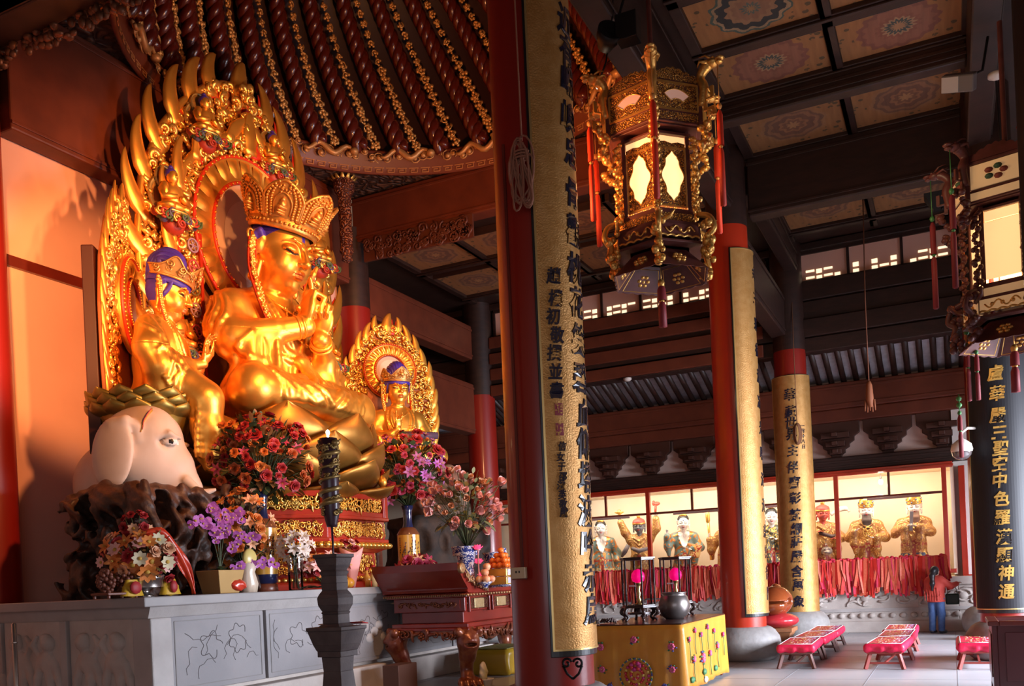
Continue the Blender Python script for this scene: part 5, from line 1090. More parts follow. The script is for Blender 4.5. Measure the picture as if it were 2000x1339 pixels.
V_YEL = mat('glaze_yellow', (.52, .25, .035), .18, 0, (.58, .30, .05), 2., coat=.5); V_NAVY = mat('glaze_navy', (.012, .014, .05), .15, 0, coat=.6); V_BRN = mat('glaze_brown', (.16, .05, .02), .2, 0, coat=.5); WOODR = mat('rosewood', (.13, .03, .015), .35, 0, (.18, .045, .02), 6)
BLUEW = carved('blue_white_porcelain', (.66, .62, .62), (.03, .05, .22), 20, 0, .15, .05, .005, (.30, .42), 3.)
def big_vase(loc, lab, paint):
    root = thing('floor_vase', lab, 'vase', loc)
    mb = MB(); mb.lathe([(.19, .0), (.20, .02), (.19, .10), (.17, .12), (.01, .12)], 32); mb.obj('wooden_stand', WOODR, root)
    mb = MB(); mb.lathe([(.17, .12), (.195, .14), (.205, .26)], 32); mb.obj('foot', V_NAVY, root)
    mb = MB(); mb.lathe([(.205, .26), (.215, .5), (.215, .96)], 40); b = mb.obj('body', V_YEL, root)
    mb = MB(); mb.lathe([(.217, .96), (.217, .985), (.15, 1.09), (.105, 1.11)], 40); mb.obj('shoulder', V_BRN, root)
    mb = MB(); mb.lathe([(.105, 1.10), (.085, 1.2), (.088, 1.4), (.12, 1.52), (.11, 1.53), (.08, 1.42)], 32); mb.obj('neck', V_NAVY, root)
    mb = MB(); r_ = random.Random(paint)
    for k in range(6):
        a, z = R(-100 + 18 * k), .36 + .03 * k; P = []
        for q in range(9): P.append((.218 * cos(a), .218 * sin(a), z)); a += r_.uniform(-.03, .09); z += r_.uniform(.01, .07)
        mb.tube(P, .004, 4)
        for p in P[2:]: mb.ell(p, (.016, .016, .010), 6, r_.choice((0, 0, 1)))
    for k in range(7): mb.box((.219 * cos(R(-105)), .219 * sin(R(-105)), .90 - .045 * k), (.012, .012, .028))
    mb.obj('painted_branch', [mat('paint_dark', (.03, .018, .02), .4), mat('paint_red', (.30, .04, .03), .4)], b); return root
big_vase((-9.42, 10.85, 1.70), 'yellow vase with dark blue neck at left before the red throne', 3)
big_vase((-9.40, 14.95, 1.70), 'yellow vase with painted branch right of the red throne', 5)
bouquet('silk_flower_bouquet', 'huge dark bouquet of red and orange silk flowers in the left yellow vase', 'bouquet', (-9.40, 10.87, 3.70), (.74, .80, .70), [('rose', P_RED, 1.2), ('rose', P_RED, 1), ('rose', P_ORD, 1.1), ('rose', P_ORA, .9), ('tulip', P_ORD, .8), ('lily', P_CRI, 1.0), ('rose', P_RED, .9)], 99, 620, .088, (0, 0, -.6), leafm=(LEAF, LEAFR), seed=2)
bouquet('silk_flower_bouquet', 'dark red bouquet with mauve lilies in the yellow vase right of the throne', 'bouquet', (-9.38, 14.97, 3.92), (.74, .78, .72), [('rose', P_RED, 1), ('rose', P_CRI, 1.0), ('lily', P_MAU, 1.3), ('rose', P_RED, 1.3), ('tulip', P_ORA, .8), ('lily', P_PUR, 1.0)], 98, 480, .088, (0, 0, -.75), leafm=(LEAF, LEAFR), seed=4)
# footed silver bowl with mixed flowers
vase('silver_bowl', 'footed silver bowl holding mixed flowers at the platform corner', (-9.12, 8.28, 1.70), [(.001, 0), (.11, 0), (.11, .02), (.06, .05), (.06, .09), (.15, .14), (.24, .22), (.25, .27)], mat('silver', (.5, .45, .42), .25, .95), cat='bowl')
bouquet('flower_arrangement', 'mixed orange, cream and dusty red flowers in the silver bowl', 'flowers', (-9.12, 8.28, 2.20), (.42, .50, .34), [('daisy', P_CRE, .9), ('daisy', P_ORA, 1.2), ('rose', P_RED, 1.), ('rose', P_PEA, 1.), ('lily', P_ORA, 1), ('daisy', P_PINK, 1.)], 46, 150, .095, (0, 0, -.25), leafm=(LEAF2, LEAFR), seed=6, tight=.5)
bouquet('flower_spray', 'thin upright spray of red and peach flowers above the silver bowl', 'flowers', (-9.3, 8.38, 2.62), (.16, .20, .22), [('rose', P_RED, 1.), ('daisy', P_PEA, .9), ('rose', P_RED, .9)], 9, 14, .075, (0, 0, -.4), leafm=(LEAF2, LEAFR), seed=8)
mb = MB(); P = catmull([(-8.98, 8.16, 2.46), (-8.88, 8.34, 2.48), (-8.84, 8.54, 2.28), (-8.83, 8.70, 2.06), (-8.82, 8.76, 1.90), (-8.82, 8.80, 1.72)], 6); n_ = len(P)
def strm(u, v):
    i = min(int(v * (n_ - 1)), n_ - 2); t = v * (n_ - 1) - i; c = P[i] * (1 - t) + P[i + 1] * t; w = .11 * sin(pi * min(1, v * .80 + .18)) ** .8 * (1 - .75 * max(0, v - .55) / .45); return c + V3(.03 * sin(u * 9 + v * 6), (u - .5) * w * 1.2, (u - .5) * w * 1.5 + .015 * sin(u * 14 + v * 9))
mb.grid(strm, 12, 30)
tag(mb.obj('satin_streamer', mat('red_satin', (.50, .03, .012), .3, 0, (.62, .06, .02), 6)), 'red satin streamer with gilt print hanging over the silver bowl flowers', 'streamer').modifiers.new('solid', 'SOLIDIFY').thickness = .004
for i, (x, y, lab) in enumerate(((-9.0, 7.98, 'yellow wrapped packet with a red rosette left of the silver bowl'), (-8.98, 8.56, 'yellow wrapped packet with a red band right of the silver bowl'))):
    t_ = thing('wrapped_packet', lab, 'packet', (x, y, 1.70)); mb = MB(); mb.grid(lambda u, v: V3(.09 * (1 - .5 * v) * cos(u * 2 * pi) * (1 + .2 * sin(u * 25)), .17 * (1 - .5 * v) * sin(u * 2 * pi), .02 + .2 * v), 18, 5, closeu=True); mb.ell((0, 0, .1), (.08, .14, .1), 10); mb.obj('wrapper', mat('yellow_foil', (.62, .36, .03), .35), t_)
    mb = MB(); mb.ell((.09, -.02, .12), (.03, .06 if i else .09, .08), 10); mb.obj('red_rosette', P_RED, t_)
t_ = thing('cone_carving', 'brown pine cone shaped carving on a low stand at the platform corner', 'carving', (-9.1, 7.82, 1.70)); mb = MB()
for a_, b_, h in ((0, 0, 0), (.02, .24, .04), (-.15, .10, .02)):
    for k in range(30): z = k / 30; q = k * 2.4; w = .085 * sin(pi * (z * .85 + .12)); mb.ell((a_ + w * cos(q), b_ - .12 + w * sin(q), .08 + h + .26 * z), .028, 6)
mb.obj('cones', mat('cone_brown', (.16, .045, .025), .5), t_); mb = MB(); mb.box((0, 0, .055), (.3, .46, .03)); [mb.box((x, y, .02), (.03, .03, .04)) for x in (-.12, .12) for y in (-.2, .2)]; mb.obj('stand', WOODR, t_, bevel=.006)
# orchid planter
t_ = thing('planter', 'tapered square gilt planter of purple orchids on the platform edge', 'planter', (-9.02, 9.50, 1.70)); mb = MB(); mb.frust((0, 0, 0), (.16, .18), (.21, .25), .32); mb.obj('pot', mat('planter_gilt', (.58, .36, .14), .35, .5), t_, bevel=.01); mb = MB(); mb.bx((-.19, -.23, .29), (.19, .23, .30)); mb.obj('soil', DKW, t_)
ob = thing('orchid_plant', 'purple orchids arching from the square gilt planter', 'orchids', (-9.02, 9.50, 2.0)); fo = MB(); ro = random.Random(3)
for (ty, tz, tx) in ((-.55, .62, .05), (-.25, .80, .1), (.05, .72, .1), (.55, .45, .12), (.85, .10, .15), (.40, .75, 0)):
    P = bez([(0, 0, 0), (.02, ty * .15, tz * .8), (tx * .6, ty * .55, tz * 1.2 + .08), (tx, ty, tz)], 22); fo.tube(P, .007, 5)
    for i in range(7, 22): add_blossom(ob, 'orchid', P_PUR, P[i] + V3(.03 + ro.uniform(0, .05), ro.uniform(-.05, .05), ro.uniform(-.05, .03)), (.8, -.6 + ro.uniform(-.5, .5), ro.uniform(-.3, .4)), .072 * ro.uniform(.8, 1.2))
for a, l in ((-1.2, .3), (-.4, .34), (.5, .3), (2.2, .3), (1.4, .28)): leaf(fo, (0, 0, .0), (cos(a) * .6, sin(a), .7), l, .05, 1, .6)
fo.obj('stalks_and_leaves', [STEM, LEAF], ob)
bouquet('flower_arrangement', 'tall arrangement of orange lilies and rust leaves left of the yellow vase', 'flowers', (-9.30, 10.28, 2.62), (.34, .46, .58), [('lily', P_ORA, 1.3), ('daisy', P_ORA, 1.1), ('rose', P_ORA, 1.1), ('lily', P_PEA, 1.2), ('tulip', P_ORA, 1.)], 44, 130, .085, (0, 0, -.6), leafm=(LEAFR, LEAF2), seed=12, tight=.45)
vase('flower_pot', 'plain dark pot holding the orange lily arrangement', (-9.30, 10.28, 1.70), [(.001, 0), (.12, 0), (.16, .22), (.14, .36)], V_BRN, cat='pot')
def crumple(name, lab, loc, r, m, cat, seed):
    rs = random.Random(seed); f = Sculpt(); f.u(sEll((0, 0, r[2]), r), .01); ph = [(rs.uniform(8, 30), rs.uniform(8, 30), rs.uniform(8, 30), rs.uniform(0, 6)) for _ in range(6)]
    f.disp(lambda P: sum(.007 * np.abs(np.sin(a * P[:, 0] + b * P[:, 1] + c * P[:, 2] + d)) for a, b, c, d in ph).astype(np.float32)); L = [-q - .05 for q in r[:2]] + [-.0]; Hh = [q + .05 for q in r[:2]] + [2 * r[2] + .05]
    return tag(sculpt_obj(name, [(L, Hh, .014)], f, m, None, loc=loc), lab, cat)
crumple('plastic_bag', 'crumpled translucent orange red plastic bag before the orchid planter', (-8.86, 9.66, 1.70), (.11, .18, .11), mat('bag_red', (.62, .05, .025), .25, coat=.4), 'bag', 1)
t_ = thing('porcelain_figure', 'cream porcelain fan shaped figure right of the orchid planter', 'figure', (-8.95, 9.95, 1.70)); mb = MB(); mb.lathe([(.001, 0), (.12, 0), (.14, .12), (.10, .28), (.13, .38), (.08, .44), (.001, .46)], 20, flute=(9, .08)); mb.obj('body', mat('cream_glaze', (.70, .55, .42), .25, coat=.3), t_); mb = MB(); mb.ell((.04, .02, .47), (.06, .14, .15), 14); mb.obj('yellow_cap', mat('butter_glaze', (.66, .50, .16), .3), t_)
# glass vase of white lilies
t_ = thing('glass_vase', 'clear cylindrical glass vase of white lilies on the platform edge', 'vase', (-8.95, 11.0, 1.70)); mb = MB(); mb.lathe([(.001, .012), (.10, .012), (.105, 0), (.11, .02), (.115, .50)], 28); mb.obj('glass', pane_mat('vase_glass', (.80, .80, .82), .6), t_); mb = MB(); [mb.tube([(.05 * cos(q), .05 * sin(q), .03), (.03 * cos(q + 2), .03 * sin(q + 2), .5)], .006, 4) for q in range(9)]; mb.obj('stems', STEM, t_)
bouquet('lily_bunch', 'bunch of white lilies in the clear glass vase', 'flowers', (-8.95, 11.0, 2.36), (.22, .27, .18), [('lily', P_WHT, 1.)], 24, 36, .085, (0, 0, -.2), seed=15)
mb = MB()
for i in range(9): a = -.6 + .16 * i; leaf(mb, (0, 0, 0), (.15, .3 + .35 * sin(a), .8), .38, .02, 0, 0)
tag(mb.obj('foil_fan', mat('silver_foil', (.6, .6, .62), .15, 1.), loc=(-8.93, 11.1, 2.2)), 'fan of silver foil beside the white lilies', 'foil')
mb = MB()
for i in range(7): leaf(mb, (0, -.1 + .1 * i, .01), (.3, sin(i * 2.), .05), .3, .07, 0, 0)
tag(mb.obj('leaf_mat', LEAF, loc=(-8.95, 11.15, 1.71)), 'dark green leaves lying round the glass vase', 'leaves')
# things right of the incense stand
t_ = thing('wrapped_flowers', 'flowers wrapped in pink paper before the throne', 'flowers', (-8.9, 12.35, 1.70)); mb = MB(); mb.grid(lambda u, v: V3((.05 + .14 * v) * cos(u * 2 * pi) * (1 + .15 * sin(u * 19)), (.05 + .16 * v) * sin(u * 2 * pi), .62 * v + .05 * sin(u * 12) * v), 24, 6, closeu=True); mb.obj('paper', mat('pink_paper', (.72, .30, .26), .6), t_, solid=.004)
for i in range(9): add_blossom(t_, 'rose', P_PINK if i % 2 else P_RED, (.1 * cos(i * 2.4), .13 * sin(i * 2.4), .64 + .05 * (i % 3)), (.5, -.5 + .1 * i, .6), .08)
for k, (y, h, m_, lab) in enumerate(((12.72, .30, mat('oil_amber', (.55, .26, .05), .12, coat=.5), 'squat amber oil bottle right of the pink wrapped flowers'), (12.92, .34, mat('oil_pale', (.62, .46, .22), .12, coat=.5), 'tall pale oil bottle furthest right before the throne'))):
    t_ = vase('oil_bottle', lab, (-8.85, y, 1.70), [(.001, 0), (.06, 0), (.06, h * .55), (.025, h * .75), (.025, h)], m_, 16, 'bottle'); mb = MB(); mb.lathe([(.03, h - .02), (.03, h + .03), (.001, h + .03)], 12); mb.obj('cap', P_RED, t_)
for k, (y, lab) in enumerate(((12.08, 'yellow fruit nearest the incense stand on the platform'), (12.22, 'yellow orange fruit left of the pink wrapped flowers'))):
    t_ = thing('fruit', lab, 'fruit', (-8.86, y, 1.70)); mb = MB(); mb.ell((0, 0, .085), (.095, .095, .085), 16); mb.obj('flesh', mat('fruit_yellow', (.66, .30, .03), .4, bump=.1, bscale=60), t_); mb = MB(); mb.tube([(0, 0, .165), (.01, 0, .19)], .006, 5); mb.obj('stalk', STEM, t_)
bouquet('flower_arrangement', 'low red and pink flowers at the foot of the throne behind the incense stand', 'flowers', (-8.98, 11.75, 2.08), (.18, .62, .17), [('rose', P_RED, 1.), ('rose', P_ORA, 1.), ('lily', P_PINK, 1.1), ('tulip', P_PINK, 1.)], 34, 50, .085, (0, 0, -.35), seed=21)
bouquet('flower_arrangement', 'low pink and crimson flowers at the foot of the right yellow vase', 'flowers', (-8.95, 14.6, 1.98), (.22, .60, .26), [('rose', P_CRI, 1.3), ('lily', P_PEA, 1.1), ('lily', P_CRI, 1.2)], 26, 60, .10, (0, 0, -.25), seed=22)

# ---- stone incense stand with the dragon candle
IS = thing('incense_stand', 'dark grey square stone stand with flared shelf in front of the platform', 'stand', (-6.1, 8.15, 0)); mb = MB()
pr = [(.30, 0), (.30, .12), (.22, .16), (.19, .30), (.135, .55), (.115, .80), (.125, .955), (.155, .96), (.155, 1.02), (.16, 1.025), (.185, 1.09), (.225, 1.24), (.235, 1.25), (.235, 1.285), (.14, 1.29), (.105, 1.32), (.105, 1.42), (.115, 1.44), (.105, 1.45), (.135, 1.52), (.14, 1.60), (.125, 1.64), (.10, 1.68), (.105, 1.76), (.10, 1.84), (.115, 1.88), (.10, 1.90), (.125, 1.95), (.145, 2.03), (.16, 2.04), (.16, 2.075)]
for (a, z0), (b, z1) in zip(pr, pr[1:]): mb.frust((0, 0, z0), a, b, max(z1 - z0, .001))
mb.obj('stand', STONED, IS, bevel=.006)
CN = thing('dragon_candle', 'tall dark candle with golden coiled dragon on the stone stand', 'candle', (-6.1, 8.15, 2.075)); mb = MB(); mb.lathe([(.012, 0), (.012, .30), (.055, .30), (.062, .33), (.088, .44), (.095, .8), (.098, 1.27), (.001, 1.275)], 28); mb.obj('wax', mat('candle_wax', (.055, .022, .035), .35, coat=.2), CN)
mb = MB(); P = [(.105 * cos(a), .105 * sin(a), .46 + .13 * a / (2 * pi)) for a in np.linspace(0, 2 * pi * 5.6, 150)]; mb.tube(P, [.022 + .008 * sin(i * .05) for i in range(150)], 7); mb.ell((.11, -.02, 1.21), (.05, .05, .04), 8); mb.tube([P[-1], (.13, .03, 1.24), (.10, .08, 1.26)], .012, 5)
for i in range(62):
    a, z = rng.uniform(0, 6.28), rng.uniform(.45, 1.22); e = V3(cos(a), sin(a), 0); t = V3(-sin(a), cos(a), 0); sp = spiral(1.2, .2, 1, 9, rng.uniform(0, 6)); mb.tube([e * .099 + V3(0, 0, z) + .034 * (p * t + q * Z_) for p, q in sp], .012, 5); mb.ell(e * .097 + t * .03 + V3(0, 0, z + .03), (.018, .018, .014), 6)
mb.obj('coiled_dragon', mat('candle_gilt', (.42, .28, .10), .4, .6), CN); mb = MB(); mb.lathe([(.012, 1.27), (.012, 1.31)], 8); mb.ell((0, 0, 1.335), (.022, .022, .032), 10); mb.obj('flame_bulb', mat('flame_glow', (1, .8, .4), .5, emit=(1, .72, .32), estr=30), CN)
t_ = thing('red_envelope', 'flat red envelope lying on the shelf of the stone stand', 'envelope', (-5.99, 8.3, 1.295)); mb = MB(); mb.box((0, .1, .012), (.17, .2, .012), Rm=rot(R(-6), 0, .3)); mb.obj('paper', P_RED, t_); mb = MB(); mb.bar((-.02, .06, .024), (.05, .13, .026), .05, .002); mb.obj('gilt_print', GOLDM, t_)
crumple('cloth', 'small cream cloth bundle on the left of the stone stand shelf', (-6.23, 8.05, 1.285), (.07, .06, .03), mat('cloth_cream', (.55, .35, .25), .8), 'cloth', 2)

# ---- carved altar table
AT = thing('altar_table', 'large dark red carved altar table with scrolled end and lion paw legs', 'table', (-6.95, 12.5, 0)); L = 4.6; W = 1.62
CARVD = carved('altar_carving', (.30, .15, .06), (.10, .014, .008), 26, .6, .4); LACQ = mat('altar_lacquer', (.17, .012, .007), .3, 0, (.22, .018, .010), 2, coat=.4)
end = catmull([(.95, 1.60), (.70, 1.61), (.45, 1.68), (.22, 1.84), (.10, 1.98), (-.06, 2.02)], 5); bot = catmull([(-.02, 1.90), (.10, 1.76), (.24, 1.62), (.30, 1.54), (.95, 1.54)], 5)
mb = MB(); poly = [(y, z) for y, z in end] + [(y, z) for y, z in bot]; mb.prism(poly, W, (0, 0, 0), (0, 1, 0), (0, 0, 1)); 
for q in range(len(mb.v)): mb.v[q] = mb.v[q] * V3(-1, 1, 1) if mb.v[q][:, 0].max() > 0 else mb.v[q]
mb.bx((-W, .9, 1.54), (0, L, 1.60)); mb.obj('top', LACQ, AT)
mb = MB(); mb.lathe([(.001, 0), (.085, 0), (.085, .05), (.06, .06), (.04, .05), (.001, .065)], 20, (.0, .02, 1.93), T=rot(0, R(90))); f = lambda u, v, d: V3(.03 + d, .12 + .75 * u, 1.94 - .36 * (u ** .7) - .14 * v * (1 - u)); scroll_relief(mb, f, 12, 2, .045, 5); mb.obj('scroll_end', [mat('altar_gilt', (.34, .18, .08), .4, .6)], AT)
mb = MB(); mb.bx((-W + .06, .26, 1.47), (-.04, L, 1.54)); mb.bx((-W + .02, .22, 1.50), (0.0, L, 1.53))
mb.bx((-W + .15, .34, 1.24), (-.12, L - .1, 1.47)); mb.bx((-W + .25, .42, 1.05), (-.20, L - .15, 1.24)); mb.bx((-W + .12, .30, .98), (-.06, L - .1, 1.05)); mb.bx((-W + .08, .27, .93), (-.03, L - .1, .98)); mb.obj('carcass', LACQ, AT, bevel=.012)
mb = MB()
for q in range(44): mb.ell((-.0, .24 + q * .1, 1.505), (.025, .04, .025), 6); mb.ell((-W + .04 + q * .0358, .22, 1.505), (.016, .02, .022), 6)
mb.obj('beaded_moulding', mat('altar_gilt', (.34, .18, .08), .4, .6), AT)
for i in range(5):
    y0 = .42 + i * .82; mb = MB(); mb.bx((-.13, y0, 1.27), (-.10, y0 + .74, 1.45)); o = mb.obj('side_panel', CARVD, AT, bevel=.008); mb = MB(); mb.bx((-.11, y0 + .2, 1.28), (-.085, y0 + .54, 1.44)); mb.obj('gilt_plaque', mat('plaque', (.42, .28, .12), .35, .4, (.5, .35, .18), 12, bump=.5, bscale=30), o, bevel=.01)
    for q in (.02, .72): mb = MB(); mb.bx((-.12, y0 + q - .02, 1.22), (-.07, y0 + q + .03, 1.48)); mb.obj('stile', LACQ, o, bevel=.008)
mb = MB(); mb.bx((-W + .22, .32, 1.29), (-.2, .345, 1.43)); o = mb.obj('end_panel', LACQ, AT); mb = MB(); f = lambda u, v, d: V3(-W + .26 + 1.1 * u, .322 - d, 1.31 + .1 * v); scroll_relief(mb, f, 18, 1, .045, 9); mb.obj('end_relief', [mat('altar_bronze', (.22, .07, .03), .4, .4)], o)
# apron and lion legs
LEGM = mat('altar_leg', (.14, .022, .012), .32, .25, (.24, .07, .025), 9, coat=.3, bump=.3, bscale=25)
for nm, pts in (('front_apron', [(-.04, .45 + .24 * i) for i in range(17)]), ('end_apron', [(-W + .2 + .25 * i, .29) for i in range(6)])):
    mb = MB()
    if nm == 'front_apron': mb.prism([(.3, .94), (L - .2, .94)] + [(L - .2 - (L - .5) * t, .74 + .13 * abs(sin(t * pi * 2.5))) for t in np.linspace(0, 1, 41)], .05, (-.09, 0, 0), (0, 1, 0), (0, 0, 1)); f = lambda u, v, d: V3(-.04 + d, .4 + 4 * u, .80 + .12 * v); scroll_relief(mb, f, 44, 1, .075, 3)
    else: mb.prism([(-W + .15, .94), (-.1, .94)] + [(-.1 - (W - .25) * t, .74 + .13 * abs(sin(t * pi))) for t in np.linspace(0, 1, 21)], .05, (0, .33, 0), (1, 0, 0), (0, 0, 1)); f = lambda u, v, d: V3(-W + .2 + 1.3 * u, .28 - d, .80 + .12 * v); scroll_relief(mb, f, 14, 1, .075, 4)
    mb.obj(nm, LEGM, AT)
for (x, y) in ((-.17, .42), (-W + .24, .42), (-.17, L - .3), (-W + .24, L - .3)):
    f = Sculpt(); cx = 1 if x > -.8 else -1; cy = -1 if y < 1 else 1; b = V3(cx * .55, cy * .55, 0)
    f.u(sPath([V3(x, y, .92), V3(x, y, .74) + b * .16, V3(x, y, .52) + b * .05, V3(x, y, .34) - b * .06, V3(x, y, .18), V3(x, y, .10) + b * .06], [.15, .17, .125, .09, .095, .10]), .08); f.u(sEll(V3(x, y, .82) + b * .18, (.13, .13, .12)), .06)
    for s_ in (-1, 1): t = V3(-b[1], b[0], 0) * s_; f.u(sEll(V3(x, y, .86) + b * .30 + t * .10, .035), .02); f.u(sEll(V3(x, y, .92) + b * .22 + t * .22, (.07, .07, .08)), .04)
    f.u(sEll(V3(x, y, .78) + b * .36, (.05, .05, .04)), .03); f.cut(sEll(V3(x, y, .71) + b * .34, (.10, .10, .03)), .02)
    for q in (-1.5, -.5, .5, 1.5): t = V3(-b[1], b[0], 0) * q * .11; f.u(sPath([V3(x, y, .13) + b * .06 + t, V3(x, y, .10) + b * .20 + t * 1.2, V3(x, y, .045) + b * .28 + t * 1.3], [.05, .055, .04]), .025)
    lg = sculpt_obj('leg', [((x - .42, y - .42, 0), (x + .42, y + .42, 1.0), .018)], f, LEGM, AT)
    mb = MB(); 
    for q in (-1.5, -.5, .5, 1.5): t = V3(-b[1], b[0], 0) * q * .11; mb.tube([V3(x, y, .05) + b * .29 + t * 1.3, V3(x, y, .035) + b * .36 + t * 1.35, V3(x, y, .01) + b * .38 + t * 1.35], [.028, .02, .004], 6)
    mb.obj('claw', mat('claw_gilt', (.45, .24, .08), .3, .7), lg)
# things on the altar table (surface z = 1.60)
TZ = 1.60
vase('trumpet_vase', 'blue and white trumpet vase of pink flowers on the altar table', (-7.28, 13.35, TZ), [(.001, 0), (.15, 0), (.155, .02), (.14, .10), (.125, .22), (.13, .40), (.16, .55), (.24, .68), (.25, .70)], BLUEW)
bouquet('tulip_bouquet', 'tall airy bouquet of pale pink tulip shaped flowers in the blue and white vase', 'bouquet', (-7.25, 13.35, 2.98), (.66, .70, .58), [('tulip', P_PINK, 1.), ('tulip', P_PINK, 1.1), ('tulip', P_PEA, .9)], 46, 260, .115, (0, 0, -.72), leafm=(LEAF2, LEAFL), up=.45, seed=31, tight=.55)
vase('trumpet_vase', 'second blue and white vase standing further back on the altar table', (-7.45, 14.6, TZ), [(.001, 0), (.12, 0), (.11, .15), (.10, .35), (.15, .58), (.17, .62)], BLUEW)
LOTP = mat('lotus_lamp', (.85, .05, .16), .4, emit=(1, .06, .16), estr=1.1)
for x, y, h, lab in ((-7.02, 13.28, .62, 'tallest pink lotus lamp in front of the trumpet vase'), (-7.2, 13.62, .40, 'pink lotus lamp half hidden behind the trumpet vase'), (-6.9, 14.0, .40, 'pink lotus lamp above the tiered stand'), (-6.98, 13.34, .16, 'lowest pink lotus lamp beside the scrolled table end')):
    t_ = thing('lotus_lamp', lab, 'lamp', (x, y, TZ), 0, 'pink lotus lamps on the altar'); add_blossom(t_, 'lotus', LOTP, (0, 0, h), (0, 0, 1), .115).name = 'lotus_shade'
    mb = MB(); mb.lathe([(.001, 0), (.05, 0), (.05, .015), (.012, .03), (.012, h), (.06, h + .01), (.001, h + .02)], 14); mb.obj('stem', mat('lamp_stem', (.7, .25, .2), .3, coat=.3), t_)
t_ = thing('fruit_bowl', 'small blue and white footed bowl under the stacked peaches', 'bowl', (-6.78, 13.02, TZ)); mb = MB(); mb.lathe([(.001, .02), (.05, 0), (.05, .03), (.09, .06), (.13, .10), (.12, .10), (.001, .07)], 24); mb.obj('body', BLUEW, t_)
PEACH = mat('peach_skin', (.70, .24, .12), .5, 0, (.75, .38, .20), 5); base_ = None
for i, (a, b, z) in enumerate(((-.06, -.07, .14), (.06, -.06, .14), (.0, .07, .14), (.09, .06, .14), (-.09, .05, .14), (.02, -.02, .245), (-.04, .07, .25), (.03, .03, .34))):
    if base_ is None:
        base_ = thing('peach', 'rosy peach in the heap on the blue and white bowl', 'peach', (-6.78 + a, 13.02 + b, TZ + z), 0, 'peaches in the bowl'); mb = MB(); mb.lathe([(.001, -.062), (.04, -.052), (.064, -.01), (.062, .025), (.03, .055), (.006, .05)], 18); mb.obj('flesh', PEACH, base_); mb = MB(); mb.tube([(0, 0, .045), (.004, 0, .07)], .005, 5); mb.obj('stalk', STEM, base_)
    else: dup(base_, (-6.78 + a, 13.02 + b, TZ + z), i * 1.1)
GOLDB = mat('gilt_packet', (.62, .36, .07), .3, .5); WPR = mat('printed_wrap', (.75, .70, .55), .3, 0, (.35, .35, .6), 22)
for i in range(2):
    t_ = thing('gift_box', ('lower' if i == 0 else 'upper') + ' gilt gift box with white printed face under the tangerine pyramid', 'box', (-6.72, 13.52, TZ + .04 + .135 * i)); mb = MB(); mb.bx((-.17, -.17, 0), (.17, .17, .13)); mb.obj('carton', GOLDB, t_, bevel=.01); mb = MB(); mb.bx((.17, -.13, .02), (.174, .15, .115)); mb.obj('printed_face', WPR, t_)
t_ = thing('offering_dish', 'shallow blue and white dish beneath the gilt gift boxes', 'dish', (-6.72, 13.52, TZ)); mb = MB(); mb.lathe([(.001, 0), (.10, 0), (.12, .012), (.23, .04), (.22, .042), (.001, .03)], 28); mb.obj('body', BLUEW, t_)
TANG = mat('tangerine_peel', (.72, .13, .015), .38, 0, (.78, .17, .02), 8, bump=.08, bscale=80); b_ = None
for lv, n in enumerate((4, 3, 2, 1)):
    for i in range(n):
        for j in range(n):
            p = (-6.72 + (i - (n - 1) / 2) * .105, 13.52 + (j - (n - 1) / 2) * .105, TZ + .36 + lv * .082)
            if b_ is None:
                b_ = thing('tangerine', 'bright orange tangerine in the pyramid on the gilt boxes', 'tangerine', p, 0, 'tangerines in the pyramid'); mb = MB(); mb.ell((0, 0, 0), (.055, .055, .048), 14); mb.obj('peel', TANG, b_); mb = MB(); mb.ell((0, 0, .047), (.012, .012, .005), 6); mb.obj('navel', LEAF, b_)
            else: dup(b_, p, i + j * .7)
t_ = thing('porcelain_censer', 'pinkish porcelain elephant censer with raised trunk on the altar table', 'censer', (-7.1, 14.45, TZ)); f = Sculpt(); f.u(sEll((0, 0, .34), (.15, .24, .13)), .02); f.u(sEll((0, .24, .42), (.10, .11, .12)), .06); f.u(sPath([(0, .32, .42), (0, .40, .46), (0, .42, .56), (.0, .38, .62)], [.06, .045, .04, .05]), .03)
for x in (-.08, .08): f.u([sCap((x, -.14, .3), (x, -.15, .14), .05), sCap((x, .13, .3), (x, .14, .14), .05)], .03)
sculpt_obj('body', [((-.25, -.35, .05), (.25, .55, .75), .014)], f, mat('pink_porcelain', (.60, .30, .24), .2, 0, (.5, .22, .2), 9, coat=.5), t_); mb = MB(); mb.bx((-.17, -.26, 0), (.17, .26, .10)); mb.obj('plinth', BLUEW, t_, bevel=.012)
vase('bottle_vase', 'tiny dark blue bottle vase on the back of the elephant censer', (-7.1, 14.40, TZ + .46), [(.001, 0), (.06, 0), (.075, .05), (.05, .16), (.045, .22)], BLUEW)
t_ = thing('tiered_stand', 'low tiered stand with striped dishes between lotus lamps and tangerines', 'stand', (-7.0, 13.75, TZ)); mb = MB(); mb.lathe([(.001, 0), (.12, 0), (.03, .03), (.03, .16), (.2, .19), (.2, .2), (.03, .2), (.03, .34), (.15, .37), (.15, .38), (.001, .38)], 24); mb.obj('frame', BLUEW, t_); mb = MB(); [mb.ell((.12 * cos(q), .12 * sin(q), .235), .045, 8) for q in range(6)]; mb.obj('fruit_pieces', TANG, t_)
mb = MB(); mb.bx((-.16, 0, 0), (.0, .62, .02)); tag(mb.obj('offering_tray', mat('tray_pink', (.55, .30, .28), .3, coat=.3), bevel=.005, loc=(-6.97, 13.98, TZ)), 'narrow pale tray along the front edge of the altar table', 'tray')
